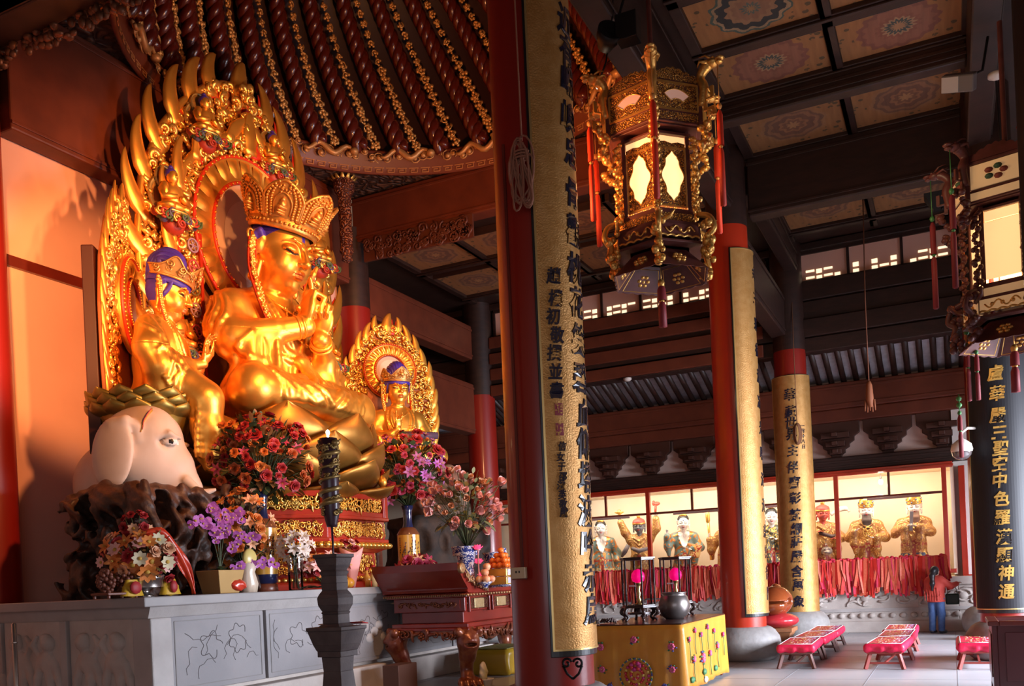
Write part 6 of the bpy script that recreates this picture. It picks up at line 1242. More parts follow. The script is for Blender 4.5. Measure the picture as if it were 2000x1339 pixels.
# under and beside the altar
t_ = thing('kneeling_cushion', 'yellow satin cushion with fringe on the step behind the altar legs', 'cushion', (-7.6, 15.2, .0)); f = Sculpt(); f.u(sBox((0, 0, .24), (.42, .62, .24), rd=.10), .1); f.disp(lambda P: (.012 * np.sin(26 * P[:, 1] + 4 * np.sin(3 * P[:, 2]))).astype(np.float32)); sculpt_obj('pad', [((-.55, -.75, -.02), (.55, .75, .6), .025)], f, mat('yellow_satin', (.58, .36, .03), .3), t_); mb = MB(); mb.bx((-.36, -.56, .478), (.36, .56, .49)); mb.obj('green_brocade', mat('brocade_green', (.10, .16, .06), .6, 0, (.4, .3, .1), 14), t_)
t_ = thing('white_tub', 'small white tub on the floor under the altar table', 'tub', (-6.95, 13.15, 0)); mb = MB(); mb.lathe([(.001, 0), (.13, 0), (.15, .10), (.17, .11), (.17, .125), (.14, .12), (.12, .03), (.001, .03)], 24); mb.obj('tub', mat('white_plastic', (.6, .55, .5), .4), t_)
crumple('carrier_bag', 'white and yellow carrier bag standing in the white tub', (-6.95, 13.15, .03), (.09, .11, .20), mat('bag_white', (.70, .62, .55), .4, 0, (.62, .55, .08), 4), 'bag', 7)
# ================================================================ CALLIGRAPHY BOARDS
_gl = {}
def glyph(ch):
    """outline of one character as a flat mesh, centred, height about 1"""
    if ch in _gl: return _gl[ch]
    cu = D.curves.new('glyph', 'FONT'); cu.body = ch; cu.size = 1; cu.extrude = .012; cu.offset = .026; cu.resolution_u = 3; cu.shear = .12
    o = D.objects.new('glyph', cu); COL.objects.link(o); bpy.context.view_layer.update(); me = o.evaluated_get(bpy.context.evaluated_depsgraph_get()).to_mesh()
    v = np.array([p.co[:] for p in me.vertices]).reshape(-1, 3); f = [tuple(p.vertices) for p in me.polygons]
    if len(v): v[:, :2] -= (v[:, :2].max(0) + v[:, :2].min(0)) / 2
    COL.objects.unlink(o); D.objects.remove(o); D.curves.remove(cu); _gl[ch] = (v, f); return _gl[ch]
def arc_text(mb, chars, th, Rb, size, m=0):
    """chars: list of (char, z); characters laid round a cylinder of radius Rb about the local axis at angle th"""
    for ch, z in chars:
        v, f = glyph(ch)
        if not len(v): continue
        x, y, d = v[:, 0] * size, v[:, 1] * size * 1.12, v[:, 2]; jx = rng.uniform(-.02, .02); a = th + (x + jx) / Rb; r_ = Rb + .004 + d * .5
        mb.add(np.stack((r_ * np.cos(a), r_ * np.sin(a), z + y), 1), f, m, False)
def arc_slab(mb, a0, a1, r0, r1, z0, z1, m=0, n=28):
    P = [(r0, a) for a in np.linspace(a0, a1, n)] + [(r1, a) for a in np.linspace(a1, a0, n)]; k = len(P); V = [(r_ * cos(a), r_ * sin(a), z) for z in (z0, z1) for r_, a in P]
    f = [(i, (i + 1) % k, k + (i + 1) % k, k + i) for i in range(k)] + [(i, i + 1, k - 2 - i, k - 1 - i)[::-1] for i in range(n - 1)] + [(k + i, k + i + 1, 2 * k - 2 - i, 2 * k - 1 - i) for i in range(n - 1)]
    return mb.add(V, f, m, False)
def board(lab, loc, th, half, z0, z1, face, edge, rim, texts, ink, Rb=.455, tb=.03, seals=()):
    root = thing('calligraphy_board', lab, 'board', loc); mb = MB(); arc_slab(mb, th - half, th + half, Rb - .035, Rb, z0, z1); mb.obj('backing', edge, root, bevel=.006)
    g = R(4.5); mb = MB(); arc_slab(mb, th - half + g, th + half - g, Rb, Rb + .006, z0 + .07, z1 - .03); mb.obj('face', face, root)
    mb = MB(); h = half - g
    for s_ in (-1, 1): arc_slab(mb, th + s_ * h - .022, th + s_ * h + .022, Rb, Rb + .016, z0 + .06, z1 - .02, n=4)
    for z in (z0 + .06, z1 - .035): arc_slab(mb, th - h, th + h, Rb, Rb + .016, z, z + .018)
    mb.obj('rim', rim, root)
    for nm, chars, da, size in texts:
        for c_ in chars: mb = MB(); arc_text(mb, [c_], th + da, Rb + .006, size); mb.obj(nm, ink, root)
    for z, da in seals:
        mb = MB(); a = th + da; arc_slab(mb, a - .09, a + .09, Rb + .005, Rb + .009, z - .06, z + .06, 0, 6); s = mb.obj('seal', mat('seal_red', (.24, .03, .04), .6), root)
        mb = MB()
        for q in range(9): b = a - .07 + .14 * rng.random(); zz = z + rng.uniform(-.05, .05); (arc_slab(mb, b, b + .012, Rb + .008, Rb + .011, zz - .02, zz + .02, 0, 3) if q % 2 else arc_slab(mb, b - .03, b + .03, Rb + .008, Rb + .011, zz, zz + .008, 0, 3))
        mb.obj('seal_script', BANNER, s)
    return root
def zs(pairs, t, yh, off=0): return [(c, 1.7 + (yh - y) / 1780 * t) for c, y in pairs]
RIMG = mat('rim_gold', (.62, .42, .16), .35, .7)
main_t = list(zip('近有峨嶼忠骨觀桃花笑碧血仰塔波吟赤烏', (50, 108, 165, 240, 305, 385, 458, 532, 597, 668, 742, 810, 870, 935, 1000, 1065, 1127, 1190)))
small1 = list(zip('趙樸初敬撰並書', (555, 597, 632, 667, 701, 736, 772))); small2 = list(zip('信女于邵淑英敬獻', (878, 898, 917, 936, 953, 970, 988, 1004)))
board('widest gilded calligraphy board with red seals on the middle column', (-3.7, 8.55, 0), R(1), R(71), .93, 8.6, BANNER, BLK, RIMG, [('character', zs(main_t, 9.15, 1128), R(-5), .29), ('signature_character', zs(small1, 9.15, 1128), R(-47), .15), ('dedication_character', zs(small2, 9.15, 1128), R(-47), .085)], INK, .445, seals=((1.7 + (1128 - 808) / 1780 * 9.15, R(-47)), (1.7 + (1128 - 846) / 1780 * 9.15, R(-47))))
t2 = list(zip('金三彩德清凉光明法海慈雲普門', (540, 590, 640, 690, 740, 790, 840, 890, 940, 990, 1040, 1080, 1120, 1160)))
board('tall gilded board wrapped round the bright red column right of the lantern', (-3.6, 17.5, 0), R(2), R(78), .82, 7.68, BANNER, BLK, RIMG, [('character', zs(t2, 17.3, 1113), R(0), .24)], INK, .455)
t3 = list(zip('華藏世界主伴齊彰梵網莊嚴含萬象', (777, 810, 831, 853, 884, 916, 945, 975, 1007, 1034, 1059, 1087, 1115, 1141, 1173))); t3b = list(zip('一月十八日', (838, 848, 858, 868, 878)))
board('narrow gilded board of black characters hanging before the far wall', (-3.4, 23.3, 0), R(-84), R(76), .48, 6.37, BANNER, BLK, RIMG, [('character', zs(t3, 22.5, 1108), R(-2), .27), ('date_character', zs(t3b, 22.5, 1108), R(32), .10)], INK, .45)
t4 = list(zip('大毗紀元毘盧華嚴三聖空中色羅漢顯神通', (510, 548, 586, 624, 662, 737, 776, 818, 851, 881, 910, 942, 977, 1013, 1050, 1085, 1119, 1155)))
board('black board with gilt characters on the column at far right', (.8, 17.5, 0), R(-93), R(78), .79, 7.6, mat('board_black', (.014, .013, .016), .55, 0, spec=.3), BLK, RIMG, [('character', zs(t4, 15.35, 1091), 0, .235)], mat('gilt_script', (.80, .48, .12), .35, .7), .455)
board('black board edge on the column cut by the right edge', (1.07, 8.55, 0), R(180), R(66), .9, 8.6, mat('board_black', (.016, .014, .016), .32), BLK, mat('rim_black', (.03, .02, .015), .4), [], INK, .445)
# fittings on the middle column
t_ = thing('rope_coil', 'pale coiled rope hanging on the middle column beside its board', 'rope', (-3.56, 8.04, 5.62)); mb = MB(); ROPE = mat('rope_pale', (.30, .12, .07), .8)
for i in range(11): a, b, c, h = rng.uniform(-.05, .05), rng.uniform(-.08, .04), rng.uniform(-.5, .5), rng.uniform(.20, .34); w = rng.uniform(.03, .085); mb.tube([(a + w * sin(q) * (1 + .5 * sin(q * 2 + i)) + c * .12 * cos(q), -.04 - .012 * (i % 4), b + h * cos(q) + .03 * sin(3 * q + i)) for q in np.linspace(0, 2 * pi, 26)], .010, 6, closed=True)
for z in (.12, .15, .18): mb.tube([(.07 * cos(q), -.045 + .05 * sin(q), z) for q in np.linspace(0, 2 * pi, 12)], .011, 6, closed=True)
mb.obj('coil', ROPE, t_); mb = MB(); mb.tube([(0, -.02, .3), (-.01, -.01, 1.5), (-.02, -.0, 3.2)], .008, 6); mb.obj('line', ROPE, t_)
t_ = thing('switch_box', 'small beige switch box at the foot of the middle column', 'switch', (-3.80, 8.10, 1.77)); mb = MB(); mb.box((-.02, -.03, 0), (.16, .05, .11), Rm=rot(0, 0, R(-8))); mb.obj('cover', mat('switch_beige', (.62, .45, .28), .5), t_, bevel=.006); mb = MB(); [mb.box((-.04 + .035 * i, -.058, .01), (.012, .006, .02)) for i in range(2)]; mb.obj('toggles', BLKM, t_); mb = MB(); mb.bx((-.005, -.02, .05), (.02, .0, 4.2)); mb.bx((-.09, -.045, -.055), (.05, -.005, -.065)); mb.obj('conduit', MARO, t_)
t_ = thing('iron_ornament', 'small black scrolled iron hook below the gilded board of the middle column', 'hook', (-3.35, 8.20, .82)); mb = MB()
for s_ in (-1, 1): mb.tube([(.06 * s_ + .055 * a, -.01, .05 + .055 * b) for a, b in spiral(1.2, .2, 1, 16, pi / 2, s_)], .012, 6); mb.tube([(.10 * s_, -.01, .03), (.06 * s_, -.01, -.05), (0, -.01, -.10)], .012, 6)
mb.obj('scrolls', BLKM, t_)

# ================================================================ PALACE LANTERNS
LGOLD = carved('lantern_gilt', (.80, .40, .08), (.10, .025, .01), 34, .7, .4, 1., .012, (.16, .34)); LFR = mat('lantern_frame', (.09, .025, .018), .4, 0, (.13, .035, .03), 8); LITP = mat('lit_pane', (1, .75, .45), .5, emit=(1, .55, .22), estr=1.0); LITB = mat('lit_pane_bright', (1, .8, .5), .5, emit=(1, .60, .25), estr=1.35)
DIMP = mat('frosted_pane', (.55, .34, .27), .5, emit=(1, .5, .35), estr=.22); TAS = mat('tassel_red', (.55, .035, .012), .55); TASD = mat('tassel_dark_red', (.20, .015, .02), .6); DRG = mat('dragon_gilt', (.74, .38, .09), .36, .75, (.82, .46, .13), 12, bump=.2, bscale=50)
PAINTW = mat('painted_silk', (.66, .46, .24), .6, 0, (.60, .38, .17), 3, emit=(1, .55, .25), estr=.22)
def hexpt(r, i, z=0): a = R(60 * i); return V3(r * cos(a), r * sin(a), z)
def hexring(mb, r, z0, z1, r2=None, m=0):
    r2 = r2 or r; A = [hexpt(r, i, z0) for i in range(6)]; B = [hexpt(r2, i, z1) for i in range(6)]; mb.add(A + B, [(0, 1, 2, 3, 4, 5)[::-1], tuple(range(6, 12))] + [(i, (i + 1) % 6, 6 + (i + 1) % 6, 6 + i) for i in range(6)], m, False)
def facef(r, i, z0, z1, r2=None):
    r2 = r if r2 is None else r2; a, b, c, d = hexpt(r, i, z0), hexpt(r, i + 1, z0), hexpt(r2, i, z1), hexpt(r2, i + 1, z1); n = hexpt(1, i) + hexpt(1, i + 1); n /= np.linalg.norm(n)
    return lambda u, v, dd=0: (a * (1 - u) + b * u) * (1 - v) + (c * (1 - u) + d * u) * v + n * dd
def facefr(mb, f, w, d=.02, m=0, mx=.0):
    for u0, v0, u1, v1 in ((0, 0, 1, 0), (0, 1, 1, 1), (0, 0, 0, 1), (1, 0, 1, 1)): mb.bar(f(mx + u0 * (1 - 2 * mx), v0), f(mx + u1 * (1 - 2 * mx), v1), w, d, m)
def pane_poly(mb, f, poly, d0, d1, m=0):
    k = len(poly); V = [f(u, v, d0) for u, v in poly] + [f(u, v, d1) for u, v in poly]; mb.add(V, [tuple(range(k))[::-1], tuple(range(k, 2 * k))] + [(i, (i + 1) % k, k + (i + 1) % k, k + i) for i in range(k)], m, False)
FAN = [(.5 + .36 * cos(a), .10 + .66 * sin(a)) for a in np.linspace(R(138), R(42), 12)] + [(.5 + .17 * cos(a), .12 + .28 * sin(a)) for a in np.linspace(R(42), R(138), 6)]
CLOUD = [(.5 + (.30 + .05 * cos(6 * a)) * cos(a) * (1 if abs(sin(a)) < .7 else .75), .5 + (.40 + .02 * cos(8 * a)) * sin(a)) for a in np.linspace(0, 2 * pi, 48)[:-1]]
def tassel(mb, p, L, m0=0, m1=1, w=.035):
    p = V3(*p); mb.tube([p, p - V3(0, 0, L * .28)], .006, 5, m1); mb.ell(p - V3(0, 0, L * .30), (w * .9, w * .9, w * 1.1), 8, m1); mb.lathe([(w * .5, 0), (w, -.05), (w * 1.05, -L * .25)], 12, p - V3(0, 0, L * .33), m0); mb.ell(p - V3(0, 0, L * .585), (w * .7, w * .7, w * .6), 8, m1); mb.lathe([(w * .6, 0), (w * .95, -.05), (w * 1.0, -L * .40), (.01, -L * .41)], 12, p - V3(0, 0, L * .6), m0, flute=(9, .08))
def palace_lantern(lab, loc, rz, gilt=True):
    root = thing('palace_lantern', lab, 'lantern', loc, rz); cg = LGOLD if gilt else LFR; RU, RL = .62, .43
    fr = MB()
    for z0, z1, r_ in ((2.02, 2.06, RU), (1.60, 1.64, RU), (1.46, 1.49, RU), (1.44, 1.46, RU * .92), (1.36, 1.40, RL + .05), (.36, .42, RL + .04), (.22, .26, RL + .10), (.0, .03, RL + .14)): hexring(fr, r_, z0, z1)
    for i in range(6):
        fr.bar(hexpt(RU, i, 1.44), hexpt(RU, i, 2.12), .05, .05); fr.bar(hexpt(RL, i, .0), hexpt(RL, i, 1.46), .045, .045)
    fr.lathe([(.03, 2.0), (.03, 4.3)], 10); fr.obj('frame', LFR, root, bevel=.006)
    cap = MB(); cap.lathe([(RU * .86, 2.04), (.3, 2.2), (.08, 2.3), (.03, 2.5)], 6); cap.obj('inner_cap', BLK, root); cap = MB(); hexring(cap, RL - .03, .0, .012); cap.obj('bottom_plate', BLK, root)
    for i in range(6):
        f = facef(RU, i, 1.64, 2.02); mb = MB(); pane_poly(mb, f, [(.06, .05), (.94, .05), (.94, .95), (.06, .95)], -.02, 0); p = mb.obj('upper_panel', cg if gilt else PAINTW, root); mb = MB()
        if gilt:
            pane_poly(mb, f, FAN, 0, .006); mb.obj('fan_pane', DIMP, p); mb = MB(); mb.tube([f(u, v, .008) for u, v in FAN], .008, 5, closed=True); facefr(mb, f, .02, .03, 0, .05); mb.obj('gilt_edge', DRG, p)
        else:
            for q in range(5): a = q * 1.26; mb.add(*_el(f(.5 + .14 * cos(a), .5 + .2 * sin(a), .004), (.05, .05, .04), 8), q % 2)
            mb.obj('painted_flower', [mat('silk_paint_red', (.25, .05, .03), .7), mat('silk_paint_green', (.05, .10, .05), .7)], p)
        f = facef(RU, i, 1.49, 1.60); mb = MB(); pane_poly(mb, f, [(.05, .0), (.95, .0), (.95, 1), (.05, 1)], -.02, .004); mb.obj('frieze', cg if gilt else PAINTW, root)
        f = facef(RU + .01, i, 2.06, 2.34, RU - .08); mb = MB(); crest = [(u, .15 + .55 * (.55 + .45 * cos((u - .5) * 5)) + .12 * abs(sin(u * 22))) for u in np.linspace(0.02, .98, 40)]; pane_poly(mb, f, [(.02, 0)] + crest + [(.98, 0)], -.012, .008); mb.obj('crest', LGOLD if gilt else LFR, root)
        f = facef(RL, i, .46, 1.16); mb = MB()
        if gilt: pane_poly(mb, f, [(.08, .02), (.92, .02), (.92, .98), (.08, .98)], -.02, 0); p = mb.obj('lower_panel', LGOLD, root); mb = MB(); pane_poly(mb, f, CLOUD, 0, .006); mb.obj('cloud_pane', LITB, p); mb = MB(); mb.tube([f(u, v, .008) for u, v in CLOUD], .007, 5, closed=True); facefr(mb, f, .02, .02, 0, .09); mb.obj('gilt_edge', DRG, p)
        else: pane_poly(mb, f, [(.05, .02), (.95, .02), (.95, .98), (.05, .98)], -.02, 0); p = mb.obj('lower_panel', LITP, root)
        f = facef(RL, i, 1.20, 1.36); mb = MB(); pane_poly(mb, f, [(.08, .05), (.92, .05), (.92, .95), (.08, .95)], -.02, 0); p = mb.obj('transom_panel', LITP, root)
        if gilt: mb = MB(); pane_poly(mb, f, [(.08, .0), (.92, .0), (.92, .35), (.7, .45), (.5, .30), (.3, .45), (.08, .35)], 0, .006); mb.obj('transom_carving', LGOLD, p)
        f = facef(RL + .05, i, .26, .36); mb = MB(); pane_poly(mb, f, [(.06, .0), (.94, .0), (.94, 1), (.06, 1)], -.02, .004); mb.obj('base_panel', cg if gilt else PAINTW, root)
        f = facef(RL + .12, i, .03, .22); mb = MB(); pane_poly(mb, f, [(.05, .2), (.95, .2), (.95, .98), (.05, .98)], -.02, .004); o = mb.obj('drop_panel', LFR if gilt else PAINTW, root); mb = MB(); mb.tube([f(u, .62 + .2 * sin(u * 19), .01) for u in np.linspace(.15, .85, 26)], .010, 5); [mb.ell(f(u, .6, .012), .026, 6) for u in (.3, .5, .7)]; mb.tube([f(u, .18 + .1 * abs(sin(u * 16)), .004) for u in np.linspace(.04, .96, 40)], .014, 5); mb.obj('gilt_scroll', DRG, o)
        f = facef(.36, i, -.02, -.30, .64); mb = MB(); pane_poly(mb, f, [(.03, 0), (.97, 0)] + [(u, .93 + .05 * abs(sin(u * 14))) for u in np.linspace(.99, .01, 24)], -.01, .004); o = mb.obj('skirt', LFR, root); mb = MB(); [mb.ell(f(.5 + .12 * cos(a), .5 + .16 * sin(a), .008), (.035, .035, .025), 7) for a in np.arange(6) * pi / 3]; mb.ell(f(.5, .5, .012), .03, 8); facefr(mb, facef(.38, i, -.05, -.27, .60), .008, .008, 0, .08); mb.obj('gilt_flower', DRG, o)
        # corner furniture: dragon head with fret bracket, carved clusters, tassel
        e = hexpt(1, i); t = V3(-e[1], e[0], 0); mb = MB()
        P = [e * (RU + .02) + V3(0, 0, 1.72), e * (RU + .06) + V3(0, 0, 1.98), e * (RU + .02) + V3(0, 0, 2.14), e * (RU + .10) + V3(0, 0, 2.26), e * (RU + .17) + V3(0, 0, 2.27)]
        mb.tube(catmull(P, 4), [.05, .05, .05, .05, .055, .055, .055, .05, .05, .055, .06, .065, .07, .07, .07, .06, .04], 8)
        hd = e * (RU + .18) + V3(0, 0, 2.28); mb.ell(hd, (.08, .08, .06), 10); mb.ell(hd + e * .09 + V3(0, 0, .02), (.06, .06, .03), 8); mb.ell(hd + e * .08 - V3(0, 0, .03), (.05, .05, .02), 8)
        for s_ in (-1, 1): mb.tube([hd + t * .03 * s_ + V3(0, 0, .04), hd + t * .06 * s_ - e * .06 + V3(0, 0, .10), hd + t * .06 * s_ - e * .14 + V3(0, 0, .11)], [.018, .014, .004], 5); mb.ell(hd + t * .05 * s_ + e * .03 + V3(0, 0, .04), .018, 6); mb.tube([hd - e * .04 + t * .05 * s_, hd - e * .12 + t * .09 * s_ + V3(0, 0, .03), hd - e * .16 + t * .07 * s_ + V3(0, 0, -.03)], [.03, .02, .005], 5)
        mb.obj('dragon_head', DRG if gilt else LFR, root)
        mb = MB()
        for q, (dx, z, w, h) in enumerate(((.02, 1.95, .12, .02), (.13, 1.88, .02, .16), (.07, 1.80, .12, .02), (.04, 1.72, .02, .16), (.10, 1.66, .13, .02), (.15, 1.60, .02, .12))): mb.box(e * (RU + .03 + dx) + V3(0, 0, z), (w + .02, .03, h), 0, np.stack((e, t, Z_), 1))
        for q in range(26): z = rng.uniform(1.08, 1.62); mb.ell(e * (RU + .04 + .10 * abs(sin(z * 9)) - .12 * (1.62 - z)) + t * rng.uniform(-.05, .05) + V3(0, 0, z), rng.uniform(.03, .055), 6)
        mb.obj('corner_bracket', DRG if gilt else LFR, root)
        mb = MB()
        for q in range(34): z = .35 + q * .03; mb.ell(e * (RL + .09 + .03 * sin(q * 1.3)) + t * .03 * cos(q * 2.1) + V3(0, 0, z), rng.uniform(.028, .042), 6)
        for q in range(14): z = rng.uniform(-.25, .30); mb.ell(e * (RL + .20 + .05 * cos(q)) + t * rng.uniform(-.05, .05) + V3(0, 0, z), rng.uniform(.035, .06), 6)
        mb.tube(catmull([e * (RL + .1) + V3(0, 0, .35), e * (RL + .25) + V3(0, 0, .28), e * (RL + .30) + V3(0, 0, .14), e * (RL + .22) + V3(0, 0, .06), e * (RL + .26) + V3(0, 0, -.1)], 4), .035, 7); mb.tube([e * (RL + .14) + V3(0, 0, .20), e * (RL + .2) + t * .14 + V3(0, 0, .24), e * (RL + .24) + t * .2 + V3(0, 0, .30)], [.03, .025, .004], 5)
        mb.obj('carved_strip', DRG if gilt else LFR, root)
        mb = MB(); tassel(mb, e * (RU + .24) + V3(0, 0, 2.24), 1.62); mb.obj('tassel', [TAS if gilt else TASD, mat('tassel_knot', (.55, .22, .05), .5) if gilt else mat('jade_bead', (.06, .22, .06), .4)], root)
    mb = MB(); tassel(mb, (0, 0, -.1), .75, w=.05); mb.obj('centre_tassel', [TASD, DRG], root)
    return root
def squash(root):
    done = set()
    for o in root.children_recursive:
        if o.type != 'MESH' or o.data.name in done or o.name.startswith('tassel'): continue
        done.add(o.data.name); n = len(o.data.vertices); co = np.empty(n * 3); o.data.vertices.foreach_get('co', co); z = co[2::3]; co[2::3] = np.where(z > 1.16, np.minimum(1.12 + (z - 1.16) * .80, z) , z); co[2::3] = np.where(z > 2.6, z, co[2::3]); o.data.vertices.foreach_set('co', co); o.data.update()
    for o in root.children:
        if o.name.startswith('tassel'): o.location.z -= .26
    return root
pl1 = palace_lantern('ornate gilded hexagonal palace lantern with cloud shaped glowing panes and red tassels', (-3.02, 10.75, 5.52), R(-74.4 - 0)); squash(pl1)
pl2 = palace_lantern('dark palace lantern with painted silk panels at the right edge', (.78, 12.62, 4.55), R(-75), False); squash(pl2)
point('lantern_glow', (-3.02, 10.75, 6.3), 30, LAMP, .2); point('lantern_glow_right', (.78, 12.62, 5.3), 25, LAMP, .2)
t_ = thing('lamp_bulb', 'small bright bare bulb above the left corner of the gilded lantern', 'bulb', (-3.62, 10.5, 7.62)); mb = MB(); mb.ell((0, 0, 0), .028, 10); mb.obj('bulb', mat('bulb_glow', (1, .8, .6), .5, emit=(1, .78, .55), estr=25), t_); mb = MB(); mb.tube([(0, 0, .02), (.1, .05, .3), (.2, .1, .9), (.2, .1, 1.9)], .012, 6); mb.obj('cable', BLKM, t_)

# ================================================================ DRAPED TABLE AND WHAT STANDS ON IT
X0, X1, Y0, Y1, TH_ = -4.75, -3.40, 12.35, 15.0, 1.0
DT = thing('draped_table', 'low table under a yellow embroidered satin cloth beyond the middle column', 'table', ((X0 + X1) / 2, (Y0 + Y1) / 2, 0)); w, l = (X1 - X0) / 2, (Y1 - Y0) / 2
mb = MB(); mb.bx((-w, -l, .955), (w, l, 1.0)); mb.obj('top', mat('table_top', (.05, .014, .010), .3, 0, coat=.3), DT, bevel=.008)
for x in (-w + .1, w - .1):
    for y in (-l + .1, l - .1): mb = MB(); mb.bx((x - .04, y - .04, 0), (x + .04, y + .04, .955)); mb.obj('leg', MARO, DT)
YS = mat('yellow_satin_cloth', (.60, .235, .028), .36, 0, (.66, .285, .035), 3, bump=.1, bscale=90); mb = MB()
per = [(-w, -l), (w, -l), (w, l), (-w, l)]; N_ = 34
def cloth(u, v):
    k = u * 4; i = int(k) % 4; t = k - int(k); a, b = per[i], per[(i + 1) % 4]; x, y = a[0] + (b[0] - a[0]) * t, a[1] + (b[1] - a[1]) * t; n = ((0, -1), (1, 0), (0, 1), (-1, 0))[i]; o = .012 + v * (.015 + .016 * sin(x * 17 + y * 13) + .010 * sin(x * 41 + y * 31)); c = max(0, 1 - min(t, 1 - t) * 14) * .03 * v
    return V3(x + n[0] * (o + c), y + n[1] * (o + c), .985 - .93 * v - .015 * sin(u * 40) * v)
mb.grid(cloth, N_ * 4, 12, closeu=True); CL = mb.obj('cloth', YS, DT, solid=.004)
EMB = {k: pm('thread_' + k, c) for k, c in dict(pink=(.62, .10, .22), magenta=(.45, .03, .16), green=(.06, .20, .08), blue=(.08, .09, .30), red=(.50, .03, .03), gold=(.66, .42, .10), white=(.72, .66, .56)).items()}
EL_ = list(EMB.values()); EK = list(EMB)
def ecol(k): return EK.index(k)
def flower_emb(mb, f, u, v, s, c='pink', leaves=True, face=0):
    def P(a, b, d=.0): return f(u + a, v + b, .030 + d)
    for r_, n, col_ in ((1., 7, c), (.6, 6, 'magenta'), (.25, 1, 'gold')):
        for i in range(n): a = i / n * 2 * pi; mb.add(*_el(P(s * .6 * r_ * cos(a), s * .6 * r_ * sin(a), .004 * (1 - r_)), (s * .36 * r_ + .006,) * 3, 7), ecol(col_)) if n > 1 else mb.add(*_el(P(0, 0, .01), (s * .25,) * 3, 7), ecol(col_))
    if leaves:
        for i in range(5): a = rng.uniform(0, 6.3); mb.add(*_el(P(s * 1.4 * cos(a), s * 1.3 * sin(a), -.008), (s * .35, s * .35, s * .25), 7), ecol(rng.choice(('green', 'green', 'blue'))))
fA = lambda x, z, d: V3(-w + x, -l - .012 - d, .985 - z); fB = lambda x, z, d: V3(w + .012 + d, -l + x, .985 - z)
for x, z, s in ((.16, .30, .05), (.66, .20, .05), (1.20, .30, .05), (.17, .62, .045), (1.20, .62, .045), (.28, .86, .045), (1.08, .86, .045)): mb = MB(); flower_emb(mb, fA, x, z, s, 'pink' if z < .8 else 'blue'); mb.obj('embroidered_flower', EL_, CL)
mb = MB()
for i in range(46): a = i * .30; r_ = .03 + .0038 * i; mb.add(*_el(fA(.67 + r_ * cos(a), .70 + r_ * sin(a), .028), (.024, .022, .024), 6), ecol(('red', 'gold', 'magenta', 'red')[i % 4]))
for i in range(7): a = i * .9; mb.add(*_el(fA(.67 + .06 * cos(a), .57 + .045 * sin(a), .032), (.04, .03, .035), 6), ecol(('magenta', 'red')[i % 2]))
for i in range(64): a = i / 64 * 2 * pi; mb.add(*_el(fA(.67 + .235 * cos(a), .70 + .235 * sin(a), .028), (.015,) * 3, 6), ecol(('blue', 'gold', 'green')[i % 3]))
mb.obj('embroidered_dragon_roundel', EL_, CL)
for x, z, s in ((.22, .22, .035), (.55, .12, .035), (.9, .2, .035), (1.3, .12, .035), (1.7, .2, .035), (.45, .52, .045), (.95, .55, .075), (1.4, .52, .045), (1.9, .45, .045), (2.3, .3, .035)):
    mb = MB(); flower_emb(mb, fB, x, z, s, 'pink' if s > .04 else 'magenta', True); mb.tube([fB(x, z + s, .03), fB(x + .03 * sin(x * 9), z + .2, .03), fB(x + .02, min(.85, z + .34), .03)], .006, 4, ecol('green')); mb.obj('embroidered_lotus', EL_, CL)
for x, z in ((1.0, .76), (.3, .8), (1.7, .78), (1.05, .88)): mb = MB(); mb.add(*_el(fB(x, z, .03), (.03, .10, .05), 8), ecol('green' if z < .85 else 'white')); mb.obj('embroidered_leaf', EL_, CL)
DW = mat('ebony', (.035, .016, .014), .35, 0, coat=.2); BULB = mat('pink_bulb', (.85, .01, .18), .3, emit=(1, .0, .14), estr=.75); BRASS = mat('brass', (.62, .42, .16), .3, .9); CASEG = pane_mat('case_glass', (.88, .88, .9), .0)
def glass_lamp(lab, loc):
    root = thing('glass_lamp', lab, 'lamp', loc); r_ = .25; mb = MB()
    for z0, z1, q in ((.20, .225, r_ + .03), (.225, .245, r_ + .012), (.92, .94, r_ + .012), (.94, .965, r_ + .03)): hexring(mb, q, z0, z1)
    for i in range(6): mb.bar(hexpt(r_, i, .22), hexpt(r_, i, .94), .024, .024)
    mb.obj('frame', DW, root, bevel=.003)
    for i in range(6):
        f = facef(r_ - .004, i, .245, .92); mb = MB(); pane_poly(mb, f, [(.05, 0), (.95, 0), (.95, 1), (.05, 1)], -.003, .0); mb.obj('pane', CASEG, root)
        e = hexpt(1, i); mb = MB(); mb.tube(catmull([e * r_ + V3(0, 0, .20), e * (r_ + .045) + V3(0, 0, .13), e * (r_ - .02) + V3(0, 0, .06), e * (r_ + .03) + V3(0, 0, .012)], 4), [.028] * 6 + [.02] * 6 + [.024], 8); mb.obj('leg', DW, root)
    mb = MB(); hexring(mb, r_ - .06, .10, .13); mb.lathe([(.05, .13), (.03, .2)], 10); mb.obj('tie_shelf', DW, root)
    mb = MB(); mb.lathe([(.001, .245), (.07, .245), (.07, .26), (.025, .28), (.04, .32), (.02, .36), (.035, .42), (.018, .46), (.032, .52), (.03, .56), (.06, .575), (.001, .58)], 16); mb.obj('brass_baluster', BRASS, root)
    mb = MB(); mb.lathe([(.03, .575), (.085, .60), (.105, .66), (.095, .72), (.055, .77), (.001, .79)], 20, flute=(8, .04)); mb.obj('lotus_bud_bulb', BULB, root); mb = MB(); mb.bx((-.18, .1, .52), (-.05, .104, .545)); mb.obj('white_tag', WHITE, root); return root
glass_lamp('nearer hexagonal glass lamp case with pink bud on the yellow table', (-4.32, 13.35, 1.0)); glass_lamp('farther hexagonal glass lamp case with pink bud behind the black bowl', (-4.10, 14.65, 1.0))
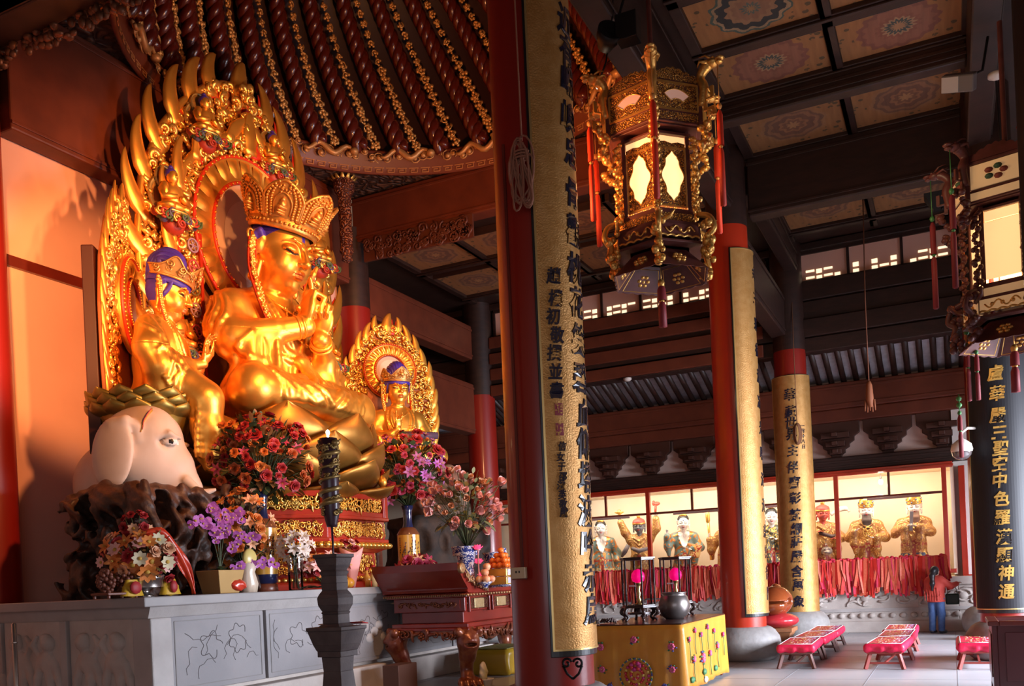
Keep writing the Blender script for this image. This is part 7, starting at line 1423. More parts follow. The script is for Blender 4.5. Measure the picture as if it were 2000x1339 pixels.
t_ = thing('singing_bowl', 'large round black singing bowl between the glass lamps', 'bowl', (-3.86, 13.65, 1.0)); mb = MB(); mb.lathe([(.001, 0), (.13, 0), (.20, .06), (.235, .17), (.235, .25), (.20, .345), (.175, .375), (.19, .39), (.19, .41), (.17, .41), (.165, .38), (.19, .33), (.22, .25), (.12, .03), (.001, .02)], 40); mb.obj('bowl', mat('bronze_dark', (.22, .19, .18), .32, .8), t_)
t_ = thing('small_cymbal_pile', 'coiled dark prayer beads lying on the yellow table left of the glass lamp', 'beads', (-4.62, 12.75, 1.0)); mb = MB(); [mb.ell((.12 * cos(q * .5) * (1 - .01 * q), .09 * sin(q * .5) * (1 - .01 * q), .02 + .0012 * q), .018, 6) for q in range(40)]; mb.obj('beads', DW, t_)
t_ = thing('hand_bell', 'silver hand bell upside down on a dark post left of the glass lamp', 'bell', (-4.66, 14.6, 1.0)); mb = MB(); mb.lathe([(.02, .12), (.08, .14), (.06, .22), (.045, .28), (.001, .30)], 20); mb.obj('bell', mat('bell_metal', (.45, .38, .32), .3, .9), t_); mb = MB(); mb.lathe([(.001, 0), (.05, 0), (.05, .02), (.02, .04), (.02, .13)], 12); mb.obj('post', DW, t_)
t_ = thing('metal_stand', 'grey square metal frame standing at the far left end of the yellow table', 'frame', (-4.55, 14.88, 1.0)); mb = MB(); [mb.bar(a, b, .025, .025) for a, b in (((-.14, 0, 0), (-.14, 0, .28)), ((.14, 0, 0), (.14, 0, .28)), ((-.15, 0, .28), (.15, 0, .28)), ((-.15, 0, .06), (.15, 0, .06)))]; mb.obj('frame', mat('frame_grey', (.4, .38, .4), .4, .5), t_)

# ================================================================ GLAZED CASE OF STANDING FIGURES
GC = thing('glazed_case', 'long red framed glass case of painted statues along the back wall', 'case', (0, 24.7, 0)); CB = [-.1 - 2.5 * i for i in range(6)]
mb = MB(); mb.bx((CB[-1] - .1, -.05, 3.98), (.1, .12, 4.12)); mb.bx((CB[-1] - .1, -.08, 4.0), (.12, .0, 4.06)); mb.bx((CB[-1] - .1, -.05, 1.40), (.1, .12, 1.50)); mb.obj('head_and_sill', REDL, GC, bevel=.01)
for x in CB: mb = MB(); mb.bx((x - .055, -.06, 1.45), (x + .055, .08, 4.0)); mb.obj('post', REDL, GC, bevel=.008)
for i in range(5):
    x1, x0 = CB[i], CB[i + 1]; mb = MB(); mb.bx((x0, -.03, 3.36), (x1, .05, 3.42)); mb.bx(((x0 + x1) / 2 - .03, -.03, 3.40), ((x0 + x1) / 2 + .03, .05, 4.0)); mb.obj('glazing_bar', MARO, GC, bevel=.005); mb = MB(); mb.bx((x0 + .05, .01, 1.5), (x1 - .05, .018, 4.0)); mb.obj('pane', PANE, GC)
for i, s in enumerate(('at the far right over the bearded officials', 'over the red faced figure', 'over the figure raising an open hand', 'over the dark faced guardian')):
    x = (CB[i] + CB[i + 1]) / 2; t_ = thing('strip_light', 'thin strip light on the glass case rail ' + s, 'light', (x + .1, 24.62, 3.335)); mb = MB(); mb.bx((-.62, -.03, -.03), (.62, .03, .03)); mb.obj('housing', mat('strip_housing', (.45, .25, .20), .5), t_, bevel=.008); mb = MB(); mb.bx((-.58, .03, -.02), (.58, .045, .02)); mb.obj('tube', mat('tube_white', (.9, .85, .75), .4), t_)
    area('strip_glow_%d' % i, (x, 24.9, 3.95), (x, 26.0, 2.4), 2.2, .2, 56, (1, .86, .70))
t_ = thing('case_floor', 'stone floor slab inside the glass case under the painted figures', 'slab', (0, 24.7, 1.2)); mb = MB(); mb.bx((CB[-1] - .1, .12, .0), (.1, 1.78, .12)); mb.obj('slab', CREAM, t_)
mb = MB(); mb.bx((CB[-1] - .1, .15, 4.05), (.1, 1.78, 4.12)); mb.bx((.04, .15, 1.36), (.12, 1.78, 4.1)); mb.obj('inner_lining', CREAM, GC)
t_ = thing('bare_bulb', 'bare glowing bulb hanging inside the right end of the glass case', 'bulb', (-1.55, 25.0, 3.78)); mb = MB(); mb.ell((0, 0, 0), (.055, .055, .07), 12); mb.obj('bulb', mat('bare_bulb_glow', (1, .85, .6), .5, emit=(1, .84, .6), estr=9), t_); mb = MB(); mb.lathe([(.02, .06), (.025, .14), (.006, .15), (.006, .34)], 8); mb.obj('holder', BLKM, t_)
point('bare_bulb_light', (-1.55, 24.95, 3.66), 25, (1, .8, .55), .06)
# stone plinth with relief, ribbons
PLN = thing('stone_plinth', 'pale stone plinth with carved reliefs below the glass case', 'plinth', (0, 24.3, 0)); mb = MB(); mb.bx((-14, .05, 0), (.1, 2.1, 1.2)); mb.bx((.1, .05, 0), (.9, .75, 1.2)); mb.bx((-14, -.02, 0), (.95, .1, .28)); mb.bx((-14, -.06, 1.12), (.95, .3, 1.32)); mb.obj('body', STONEL, PLN, bevel=.02); mb = MB(); mb.bx((-14, .02, .55), (.92, .1, .60)); mb.bx((-14, .0, .52), (.92, .1, .55)); mb.obj('ledge', STONE, PLN)
mb = MB()
for i in range(44): mb.ell((.55 - i * .24, .03, .42), (.085, .05, .07), 8)
mb.obj('lotus_border', STONEL, PLN)
for i in range(9):
    c = V3(.2 - i * 1.1, .03, .86); mb = MB(); rs = random.Random(i)
    for k in range(9): a = rs.uniform(0, 6.3); P = [c + V3(rs.uniform(-.35, .35), 0, rs.uniform(-.1, .1))]; [P.append(P[-1] + V3(.10 * cos(a + q * .6), 0, .07 * sin(a + q * .6))) for q in range(5)]; mb.tube([V3(p[0], .03, min(1.06, max(.66, p[2]))) for p in P], [.03, .035, .03, .02, .015, .006], 6)
    mb.ell(c, (.12, .05, .09), 8); mb.obj('relief_figure', STONEL, PLN)
RB1 = mat('ribbon_red', (.66, .03, .02), .55); RB2 = mat('ribbon_orange_red', (.70, .09, .05), .55, 0, (.72, .17, .08), 40); RB3 = mat('ribbon_crimson', (.60, .015, .06), .55)
for i in range(4):
    x1, x0 = CB[i] - .03, CB[i + 1] + .03; mb = MB()
    for k in range(330):
        x = rng.uniform(x0, x1); L_ = rng.choice((.5, .62, .72, .8, .85)) * rng.uniform(.9, 1.1); wd = rng.uniform(.022, .042); sw = rng.uniform(-.12, .12); y = -rng.uniform(.06, .17); tw = rng.uniform(-.6, .6)
        P = [V3(x, y + .04, 1.80 + rng.uniform(-.02, .05)), V3(x + sw * .2, y, 1.80 - L_ * .4), V3(x + sw * .7, y - .02, 1.80 - L_ * .75), V3(x + sw, y - .01, 1.80 - L_)]; dx = V3(wd * cos(tw), wd * sin(tw), 0)
        mb.add([p + s_ * dx * (1 if q < 3 else .9) for q, p in enumerate(P) for s_ in (-1, 1)], [(2 * q, 2 * q + 1, 2 * q + 3, 2 * q + 2) for q in range(3)], rng.choice((0, 0, 0, 1, 1, 2)), False)
    for k in range(90): x = rng.uniform(x0, x1); mb.ell((x, -rng.uniform(.02, .10), 1.80 + rng.uniform(-.05, .05)), (.05, .04, .04), 6, rng.choice((0, 2, 2)))
    o = mb.obj('prayer_ribbons', [RB1, RB2, RB3], loc=(0, 24.24, 0)); tag(o, 'mass of red prayer ribbons hanging ' + ('at the right end behind the visitor', 'between the two right posts behind the far board', 'left of the bright red column', 'behind the glass lamp cases', 'mostly hidden behind the middle column')[i], 'ribbons', kind='stuff')
    mb = MB(); mb.tube([(x0, -.04, 1.80), (x1, -.10, 1.80)], .02, 6); tag(mb.obj('ribbon_rail', RB3, loc=(0, 24.24, 0)), 'thin red rail carrying ribbons ' + ('at the right end of the case', 'before the red faced figure', 'before the figure with raised hand', 'before the dark faced guardian', 'behind the middle column')[i], 'rail')
# ================================================================ PAINTED FIGURES IN THE CASE (about 2.1 m, facing -Y)
SK_W = mat('painted_white_face', (.82, .72, .62), .45); SK_D = mat('painted_grey_face', (.16, .15, .15), .45); SK_R = mat('painted_red_face', (.50, .08, .05), .45); HAIRK = mat('painted_black_hair', (.02, .018, .018), .5); BEARD_D = mat('beard_dark', (.06, .045, .04), .6, 0, (.12, .08, .06), 30, stretch=(6, 6, .6)); BEARD_G = mat('beard_brown', (.32, .17, .10), .6, 0, (.22, .12, .08), 30, stretch=(6, 6, .6))
LIPR = mat('painted_lip', (.45, .06, .05), .4)
def robe(n, a, b, sc=11, cut=(.40, .52)): return carved('robe_' + n, a, b, sc, .55, .4, .5, .012, cut, 3.)
RG = robe('gold_brown', (.66, .40, .12), (.40, .17, .05)); RO = robe('orange_teal', (.62, .22, .05), (.16, .22, .18), 6); RGB = robe('gold_blue', (.66, .42, .13), (.05, .07, .13), 6.5); RGR = robe('gold_red', (.64, .38, .12), (.36, .05, .03), 8); RGG = robe('gold_olive', (.60, .38, .10), (.10, .10, .07), 9); RTL = robe('teal_gold', (.22, .34, .30), (.60, .40, .16), 7)
INNER = mat('white_sleeve', (.80, .72, .62), .6)
def arhat(lab, x, skin, rb, arms, hat, beard=None, scale=1., rz=0, chest=False, lean=0., extra=None, lower=None):
    root = thing('temple_figure', lab, 'figure', (x, 25.55, 1.32), rz); root.scale = (scale,) * 3
    s = .34; hc = V3(lean, -.10, 1.80); Rm = rot(0, 0, R(-90)) @ rot(0, R(12), 0)
    sc = Sculpt(); head(sc, hc, Rm, s * 1.15); sc.u(sCap((lean, -.03, 1.42), (lean, -.06, 1.70), .085, .08), .05)
    for (sh, el, wr, f, n, side) in arms: hand(sc, wr, f, n, .10, ((20, 15, 10),) * 4, side, k=.012)
    bb = [np.array(a[2]) for a in arms] + [hc]; lo = np.min(bb, 0) - .42; hi = np.max(bb, 0) + .42
    fp = face_pick(hc, Rm, s * 1.15, False)
    sculpt_obj('body', [(lo, hi, .0125)], sc, [skin, HAIRK, HAIRK, LIPR], root, fp)
    rs = random.Random(int(abs(x) * 100)); f = Sculpt(); L = lean
    f.u(sCap((0, 0, .05), (0, .0, .75), .36, .27), .05); f.u(sEll((L * .4, -.02, .85), (.30, .24, .30)), .12); f.u(sEll((L * .8, 0, 1.22), (.30, .20, .32)), .12)
    for y in (-1, 1): f.u(sCap((L + y * .10, 0, 1.48), (L + y * .27, 0, 1.38), .10, .13), .1)
    for (sh, el, wr, fd, n, side) in arms:
        f.u(sPath([sh, el], [.12, .115]), .08); w2 = np.array(el) + (np.array(wr) - np.array(el)) * .82; f.u(sPath([el, w2], [.12, .10]), .06)
        if wr[2] > .75 and wr[2] < 1.5: f.u(sPath([w2, w2 + V3(0, .03, -.28), w2 + V3(.02, .05, -.52)], [.085, .10, .05]), .08)
    for k in range(16): a = rs.uniform(-pi, 0); q = V3(cos(a), sin(a), 0); f.u(sPath([q * .26 + V3(L * .3, 0, .78), q * .31 + V3(rs.uniform(-.04, .04), 0, .45), q * .37 + V3(rs.uniform(-.06, .06), 0, .08)], [.022, .035, .03]), .045)
    for k in range(5): z = 1.38 - k * .12; f.u(sPath([(L - .16 + .03 * k, -.17, z + .08), (L + .0, -.24, z - .04), (L + .16 - .03 * k, -.18, z + .06)], .022), .035)
    if chest: f.cut(sEll((L, -.24, 1.36), (.12, .14, .22)), .03)
    def rpick(P):
        o = np.zeros(len(P), int); o[(np.abs(P[:, 0] - L * .3) < .05) & (P[:, 1] < -.1) & (P[:, 2] < .95)] = 1; o[(P[:, 2] > .80) & (P[:, 2] < .88)] = 1; o[(P[:, 2] < .62) & (np.abs(P[:, 0]) >= .05)] = 2
        if chest: o[(P[:, 1] < -.08) & (np.abs(P[:, 0] - L) < .16 - .35 * np.maximum(0, 1.42 - P[:, 2])) & (P[:, 2] > 1.06)] = 3
        return o
    lo = np.minimum(lo, (-.5, -.5, 0)); hi = np.maximum(hi, (.5, .5, 1.6)); hi[2] = max(1.62, max(a[1][2] for a in arms) + .3, max(a[2][2] for a in arms) + .05)
    sculpt_obj('robe', [(lo, hi, .021)], f, [rb, RGR if rb is not RGR else RGG, lower or rb, skin], root, rpick)
    mb = MB(); q = s * 1.15; T = (Rm * q, hc)
    if hat in ('bun', 'knot'):
        mb.ell((-.10, 0, .18), (.44, .43, .44), 18); mb.ell((-.16, 0, .62), (.20, .20, .20), 12); hm = [HAIRK, GOLD2]; mb.lathe([(.20, .48), (.24, .52), (.20, .58)], 16, (-.14, 0, 0), 1)
        if hat == 'bun': mb.ell((.05, 0, .66), (.16, .2, .12), 10, 1)
        else: mb.ell((.10, 0, .55), (.10, .26, .16), 10, 1)
    elif hat == 'official':
        mb.lathe([(.44, .20), (.46, .30), (.47, .50), (.40, .66), (.36, .80), (.001, .86)], 24, (-.05, 0, 0), 1); mb.lathe([(.47, .20), (.49, .26), (.47, .32)], 24, (-.05, 0, 0), 1)
        for i in range(24): a = i * .26; mb.ell((-.05 + .46 * cos(a), .46 * sin(a), .42 + .12 * sin(i * 2.1)), .06, 6, (i % 3 == 0) * 1)
        hm = [mat('hat_blue', (.10, .12, .22), .5), GOLD2]
    else:
        mb.lathe([(.45, .12), (.47, .22), (.46, .32), (.40, .42), (.2, .54), (.001, .56)], 24, (-.06, 0, 0), 0); mb.lathe([(.47, .14), (.50, .18), (.47, .24)], 24, (-.06, 0, 0), 1); mb.ell((-.1, 0, .66), (.14, .14, .18), 10, 1); hm = [mat('headcloth_red', (.50, .07, .05), .5), GOLD2]
    for i in range(len(mb.v)): mb.v[i] = mb.v[i] @ T[0].T + T[1]
    mb.obj('headdress', hm, root)
    if beard:
        b = Sculpt(); c = lambda x_, y_, z_: T[0] @ V3(x_, y_, z_) + T[1]
        for y in (-.2, -.1, 0, .1, .2): b.u(sPath([c(.34 - abs(y) * .3, y, -.30), c(.42, y * .9, -.65), c(.40, y * .6, -1.15), c(.36, y * .3, -1.5)], [.035, .05, .045, .02]), .03)
        for y in (-1, 1): b.u(sPath([c(.40, y * .03, -.20), c(.38, y * .16, -.27), c(.34, y * .2, -.5)], [.014, .016, .008]), .01)
        sculpt_obj('beard', [(hc - (.25, .45, .75), hc + (.25, .3, .1), .016)], b, beard, root)
    if extra: extra(root)
    return root
def A(side, el, wr, f, n): return ((side * .27, 0, 1.40), el, wr, f, n, side)
def x_bowl(r):
    mb = MB(); mb.lathe([(.001, 0), (.05, 0), (.03, .05), (.14, .12), (.13, .13), (.001, .09)], 16, (-.55, -.14, 2.10)); mb.ell((-.55, -.14, 2.24), .06, 8); mb.obj('gold_bowl', GOLD2, r)
    mb = MB(); mb.tube([(.50, -.14, 2.16), (.52, -.14, 2.36)], .035, 8); mb.ell((.55, -.14, 2.40), (.10, .05, .06), 10); mb.ell((.46, -.14, 2.42), (.05, .05, .08), 8); mb.obj('red_emblem', SK_R, r)
    mb = MB(); mb.tube([(-.30, -.28, 1.25), (-.42, -.30, 1.05), (-.52, -.22, .92)], [.06, .07, .03], 8); mb.tube([(-.2, -.30, 1.15), (.0, -.34, 1.06), (.26, -.28, 1.12)], [.05, .07, .05], 8); mb.obj('flying_scarf', mat('scarf_grey', (.16, .13, .13), .6), r)
def x_book(r): mb = MB(); mb.box((.30, -.36, .98), (.30, .05, .36), Rm=rot(R(-15), R(12), R(-15))); mb.obj('red_book', robe('red_book', (.50, .06, .04), (.66, .40, .14), 9), r, bevel=.01)
def x_club(r):
    mb = MB(); mb.tube([(-.46, -.20, .7), (-.50, -.22, 2.05)], .035, 8); mb.lathe([(.04, 1.75), (.06, 1.8), (.06, 2.0), (.03, 2.08), (.001, 2.14)], 8, (-.50, -.22, 0)); mb.obj('gilded_club', GOLD2, r); mb = MB(); mb.ell((-.18, .05, 1.86), (.12, .16, .16), 12); mb.obj('white_plume', INNER, r)
def x_wheel(r):
    mb = MB(); c = V3(.02, -.38, 1.20); mb.tube([c + .13 * V3(cos(a), 0, sin(a)) for a in np.arange(20) * pi / 10], .016, 6, closed=True)
    for i in range(6): a = i * pi / 3; mb.tube([c, c + V3(.06 * cos(a + .4), 0, .06 * sin(a + .4)), c + V3(.13 * cos(a), 0, .13 * sin(a))], .014, 5)
    mb.obj('wheel', GOLDM, r)
def x_tab(r): mb = MB(); mb.box((-.02, -.40, 1.42), (.08, .02, .50), Rm=rot(R(10), R(4))); mb.obj('tablet', mat('tablet_grey', (.34, .32, .32), .5), r, bevel=.006)
def x_lion(r):
    f = Sculpt(); f.u(sEll((0, -.34, .78), (.15, .10, .12)), .02); f.u(sEll((0, -.42, .74), (.09, .06, .05)), .03); f.u(sEll((-.06, -.42, .83), .03), .02); f.u(sEll((.06, -.42, .83), .03), .02); f.cut(sEll((0, -.48, .70), (.09, .05, .015)), .01)
    sculpt_obj('lion_buckle', [((-.25, -.55, .6), (.25, -.2, .95), .014)], f, mat('buckle_grey', (.20, .18, .18), .4, .4, (.5, .4, .3), 14), r); mb = MB(); mb.tube([(-.34, -.22, 1.30), (-.1, -.36, 1.24), (.14, -.34, 1.16), (.30, -.3, 1.18)], .05, 8); mb.obj('dark_belt', mat('belt_dark', (.08, .04, .03), .4), r)
    mb = MB(); mb.tube(catmull([(.25, .1, 1.75), (.42, .05, 1.86), (.62, .05, 1.90), (.72, .0, 1.80)], 4), [.05] * 4 + [.07] * 6 + [.03] * 3, 8); mb.obj('pale_scarf', INNER, r)
arhat('white faced figure with topknot in orange and teal robe at left of the case', -9.35, SK_W, RO, [A(-1, (-.42, -.05, 1.10), (-.36, -.20, .95), (.2, -.3, -.6), (0, -1, 0)), A(1, (.46, 0, 1.05), (.44, -.16, .78), (0, -.2, -1), (-1, 0, 0))], 'knot', chest=True, rz=R(20), lower=RTL)
arhat('dark grey faced guardian in red headcloth raising both arms', -8.15, SK_D, RG, [A(-1, (-.42, -.05, 1.62), (-.55, -.12, 1.98), (0, 0, 1), (0, -1, 0)), A(1, (.50, -.05, 1.70), (.50, -.12, 2.02), (0, 0, 1), (0, -1, 0))], 'cloth', rz=R(8), extra=x_bowl)
arhat('white faced figure raising one open hand and holding a red book', -6.85, SK_W, RO, [A(-1, (-.44, -.10, 1.18), (-.46, -.24, 1.46), (0, -.1, 1), (0, -1, 0)), A(1, (.44, -.05, 1.08), (.22, -.34, 1.02), (-.8, -.4, .1), (0, -.3, 1))], 'knot', chest=True, rz=R(15), lower=RGR, extra=x_book)
arhat('gilded guardian with white plume holding an upright club', -5.60, SK_W, RG, [A(-1, (-.44, -.12, 1.10), (-.47, -.22, 1.30), (0, -.2, 1), (1, 0, 0)), A(1, (.46, -.05, 1.10), (.40, -.25, 1.2), (0, -.6, .8), (-1, 0, 0))], 'cloth', rz=R(-25), extra=x_club)
arhat('white faced figure with black hair bun and folded sleeves beside the far board', -4.40, SK_W, RGG, [A(-1, (-.40, -.10, 1.10), (-.10, -.34, 1.22), (1, -.1, 0), (0, 0, -1)), A(1, (.40, -.10, 1.08), (.14, -.32, 1.18), (-1, -.1, 0), (0, 0, -1))], 'bun', rz=R(12))
arhat('red faced guardian in gilded armour with lion buckle', -3.08, SK_R, RG, [A(-1, (-.42, -.08, 1.14), (-.22, -.34, 1.30), (.8, -.4, .1), (0, 0, -1)), A(1, (.46, -.08, 1.12), (.26, -.34, 1.10), (-.8, -.3, .1), (0, 0, -1))], 'cloth', rz=R(20), extra=x_lion, lower=RGR)
arhat('bearded official in golden robe holding a small wheel', -1.98, SK_W, RG, [A(-1, (-.44, -.08, 1.10), (-.30, -.32, 1.24), (.5, -.5, .5), (0, 0, -1)), A(1, (.44, -.08, 1.06), (.16, -.38, 1.06), (-.9, -.2, .1), (0, 0, 1))], 'official', BEARD_D, rz=R(8), extra=x_wheel)
arhat('brown bearded official holding a grey tablet in blue and gold robe at far right', -.88, SK_W, RG, [A(-1, (-.42, -.10, 1.14), (-.12, -.36, 1.30), (.8, -.3, .3), (0, -.3, -1)), A(1, (.42, -.10, 1.14), (.10, -.36, 1.28), (-.8, -.3, .3), (0, -.3, -1))], 'official', BEARD_G, lean=.06, rz=R(2), extra=x_tab, lower=RGB)

# ================================================================ THE VISITOR (seen from behind, reaching to the right)
WN = thing('person', 'person in red jacket and blue jeans with long dark ponytail reaching toward the plinth', 'person', (-.38, 23.72, 0), R(-25))
f = Sculpt(); f.u(sEll((0, 0, 1.46), (.085, .098, .115)), .02); f.u(sEll((.0, .07, 1.42), (.06, .06, .07)), .04); f.u(sCap((0, .0, 1.28), (0, .01, 1.40), .052, .05), .03); f.u(sEll((0, .115, 1.445), (.015, .02, .022)), .02)
for s_ in (-1, 1): f.u(sEll((s_ * .088, .0, 1.45), (.015, .025, .035)), .01)
f.u(sEll((0, 0, 1.10), (.17, .10, .22)), .05); f.u(sEll((0, 0, .88), (.17, .11, .14)), .08)
f.u(sPath([(.17, 0, 1.24), (.30, .12, 1.10), (.38, .30, 1.16)], [.055, .045, .033]), .04); f.u(sPath([(-.17, 0, 1.24), (-.22, .08, 1.02), (-.12, .24, 1.04)], [.055, .045, .033]), .04)
hand(f, (.38, .30, 1.16), (.25, .9, .3), (-.3, 0, -.9), .085, ((25, 20, 12),) * 4, 1, k=.010); hand(f, (-.12, .24, 1.04), (.4, .9, .1), (.3, 0, -.9), .085, ((30, 25, 15),) * 4, -1, k=.010)
for s_ in (-1, 1): f.u(sPath([(s_ * .085, 0, .82), (s_ * .10, .02, .46), (s_ * .105, -.01, .09)], [.09, .065, .042]), .04); f.u(sCap((s_ * .105, -.02, .05), (s_ * .115, .14, .035), .04, .032), .03)
sculpt_obj('body', [((-.4, -.25, 0), (.55, .55, 1.62), .0125)], f, mat('skin', (.58, .34, .24), .5), WN)
f = Sculpt(); f.u(sEll((0, 0, 1.12), (.21, .145, .24)), .05); f.u(sCap((0, 0, .98), (0, 0, .76), .185, .20), .06); f.u(sCap((-.12, 0, 1.27), (.12, 0, 1.27), .085), .06)
f.u(sPath([(.17, 0, 1.24), (.30, .12, 1.10), (.37, .27, 1.15)], [.082, .075, .058]), .04); f.u(sPath([(-.17, 0, 1.24), (-.23, .08, 1.02), (-.14, .21, 1.035)], [.082, .075, .058]), .04); f.cut(sBox((0, 0, .68), (.5, .5, .06)), .01)
for k in range(7): f.u(sPath([(-.19 + .06 * k, -.17, 1.0 + .04 * (k % 3)), (-.16 + .06 * k, -.20, .90), (-.17 + .06 * k, -.19, .78)], .012), .03)
sculpt_obj('jacket', [((-.45, -.3, .7), (.55, .5, 1.42), .014)], f, mat('jacket_red', (.50, .05, .035), .7, 0, (.58, .07, .05), 7), WN)
f = Sculpt(); f.u(sEll((0, 0, .82), (.175, .125, .13)), .05)
for s_ in (-1, 1): f.u(sPath([(s_ * .09, 0, .80), (s_ * .105, .02, .46), (s_ * .11, -.01, .07)], [.105, .082, .072]), .05)
f.cut(sBox((0, 0, .0), (.5, .5, .055)), .01)
sculpt_obj('jeans', [((-.3, -.25, .03), (.3, .25, .98), .013)], f, mat('denim', (.05, .10, .26), .8, 0, (.09, .16, .36), 9), WN)
for s_ in (-1, 1): f = Sculpt(); f.u(sCap((s_ * .11, -.03, .045), (s_ * .12, .15, .038), .05, .042), .02); f.cut(sBox((0, 0, -.05), (.5, .5, .055)), .005); sculpt_obj('shoe', [((s_ * .11 - .1, -.12, -.01), (s_ * .11 + .12, .25, .12), .011)], f, mat('shoe_dark', (.03, .03, .05), .5), WN)
f = Sculpt(); f.u(sEll((0, -.02, 1.475), (.102, .112, .12)), .03); f.u(sPath([(0, -.10, 1.47), (.01, -.16, 1.36), (.02, -.185, 1.18), (.015, -.19, 1.02)], [.06, .055, .05, .02]), .05); f.cut(sEll((0, .12, 1.43), (.085, .07, .10)), .02)
sculpt_obj('hair', [((-.2, -.3, .95), (.2, .2, 1.65), .011)], f, mat('hair_black', (.012, .010, .012), .4), WN)
HB = thing('handbag', 'dark green handbag hanging from the right arm of the visitor', 'bag', (-.03, 23.92, .66)); f = Sculpt(); f.u(sBox((0, 0, .13), (.15, .05, .13), rd=.04), .02); sculpt_obj('bag', [((-.2, -.1, -.02), (.2, .1, .3), .012)], f, mat('bag_green', (.012, .03, .022), .5), HB)
for y in (-.03, .03): mb = MB(); mb.tube([(.1 * cos(a), y, .24 + .24 * sin(a)) for a in np.linspace(0, pi, 12)], .008, 5); mb.obj('strap', BLKM, HB)

# ================================================================ KNEELING BENCHES
CUSH = mat('bench_satin', (.55, .008, .045), .42, 0, (.62, .015, .06), 5, bump=.2, bscale=35); LEGR = mat('bench_leg_red', (.26, .04, .03), .5); LEGB = mat('bench_leg_brown', (.13, .05, .04), .5); BEMB = [pm('bench_gold', (.52, .34, .10)), pm('bench_white', (.66, .60, .58)), pm('bench_violet', (.35, .25, .50))]
def bench(lab, loc, rz, legm, L=1.62, w=.62):
    root = thing('kneeling_bench', lab, 'bench', loc, rz, None); f = Sculpt(); f.u(sBox((0, L / 2, .345), (w / 2, L / 2, .07), rd=.05), .02); f.disp(lambda P: (.006 * np.sin(38 * P[:, 1] + 5 * np.sin(9 * P[:, 0])) * (P[:, 2] < .36) + .006 * np.sin(33 * P[:, 0] + 3 * np.sin(7 * P[:, 1])) * (P[:, 2] < .36)).astype(np.float32))
    mb = MB(); rs = random.Random(3)
    for j in range(7):
        y = .16 + j * (L - .3) / 6
        for i, (x, m) in enumerate(((-.12, 0), (.02, 0), (.14, 1), (.20, 2))):
            for q in range(5): mb.ell((x * w / .62 + rs.uniform(-.06, .06), y + rs.uniform(-.06, .06), .4165), (rs.uniform(.008, .024), rs.uniform(.004, .010), .003), 6, m if rs.random() < .8 else 1)
    c = sculpt_obj('cushion', [((-w / 2 - .06, -.06, .24), (w / 2 + .06, L + .06, .46), .016)], f, [CUSH] + BEMB, root, extra=mb)
    mb = MB(); Q = [(-w / 2 + .05, .05), (w / 2 - .05, .05), (w / 2 - .05, L - .05), (-w / 2 + .05, L - .05)]; mb.tube([(x, y, .417) for x, y in Q] + [(Q[0][0], Q[0][1], .417)], .006, 5); mb.obj('piping', BEMB[1], c)
    mb = MB(); mb.bx((-w / 2 + .05, .04, .25), (w / 2 - .05, L - .04, .29)); mb.obj('board', legm, root)
    for y in (.10, L - .10):
        for s_ in (-1, 1): mb = MB(); mb.bar((s_ * (w / 2 - .10), y, .27), (s_ * (w / 2 - .02), y + (-.05 if y < 1 else .05), .0), .055, .055); mb.obj('leg', legm, root, bevel=.006)
        mb = MB(); mb.bar((-w / 2 + .06, y - .02, .10), (w / 2 - .06, y - .02, .10), .035, .03); mb.obj('stretcher', legm, root)
    mb = MB(); mb.bar((0, .08, .10), (0, L - .08, .10), .03, .03); mb.obj('rail', legm, root); return root
b0 = bench('nearest red kneeling bench of the left row, beside the stone drum', (-2.42, 15.75, 0), R(2), LEGB); b0['group'] = 'red kneeling benches'
for p, rz, lab in (((-2.44, 17.42, 0), R(-1), 'middle red kneeling bench of the left row'), ((-2.40, 19.08, 0), R(1), 'farthest red kneeling bench of the left row')): dup(b0, p, rz, lab)
b1 = bench('nearest red kneeling bench of the middle row with bright red legs', (-1.05, 15.72, 0), R(-3), LEGR); b1['group'] = 'red kneeling benches'
for p, rz, lab in (((-.98, 17.40, 0), R(-1), 'middle red kneeling bench of the centre row'), ((-.98, 19.05, 0), R(0), 'farthest red kneeling bench of the centre row')): dup(b1, p, rz, lab)
dup(b1, (.32, 15.72, 0), R(0), 'red kneeling bench partly hidden by the dark box at right')

# ================================================================ OTHER THINGS IN THE HALL
DB = thing('donation_box', 'dark red wooden box with pale lined top at the lower right corner', 'box', (1.0, 13.05, 0)); mb = MB()
for a, b in (((-.6, -.5, .10), (-.54, .5, .9)), ((.54, -.5, .10), (.6, .5, .9)), ((-.54, -.5, .10), (.54, -.44, .9)), ((-.54, .44, .10), (.54, .5, .9)), ((-.54, -.44, .10), (.54, .44, .16))): mb.bx(a, b)
mb.obj('carcass', mat('box_maroon', (.075, .014, .016), .3, 0, (.11, .02, .022), 3, coat=.3), DB, bevel=.01); mb = MB()
for a, b in (((-.64, -.54, .88), (-.52, .54, .94)), ((.52, -.54, .88), (.64, .54, .94)), ((-.52, -.54, .88), (.52, -.44, .94)), ((-.52, .44, .88), (.52, .54, .94))): mb.bx(a, b)
mb.obj('top_frame', MARO, DB, bevel=.01); mb = MB(); mb.bx((-.53, -.43, .86), (.53, .43, .885)); mb.obj('pale_lining', mat('pale_lining', (.72, .72, .80), .5), DB); mb = MB(); mb.bx((-.46, -.515, .20), (.46, -.50, .80)); mb.obj('door', mat('box_door', (.09, .018, .02), .35, coat=.2), DB, bevel=.012)
mb = MB(); mb.bx((-.615, -.40, .24), (-.60, .40, .78)); mb.obj('side_panel', MARO, DB, bevel=.01)
for x in (-.55, .55):
    for y in (-.45, .45): mb = MB(); mb.bx((x - .05, y - .05, 0), (x + .05, y + .05, .10)); mb.obj('foot', MARO, DB)
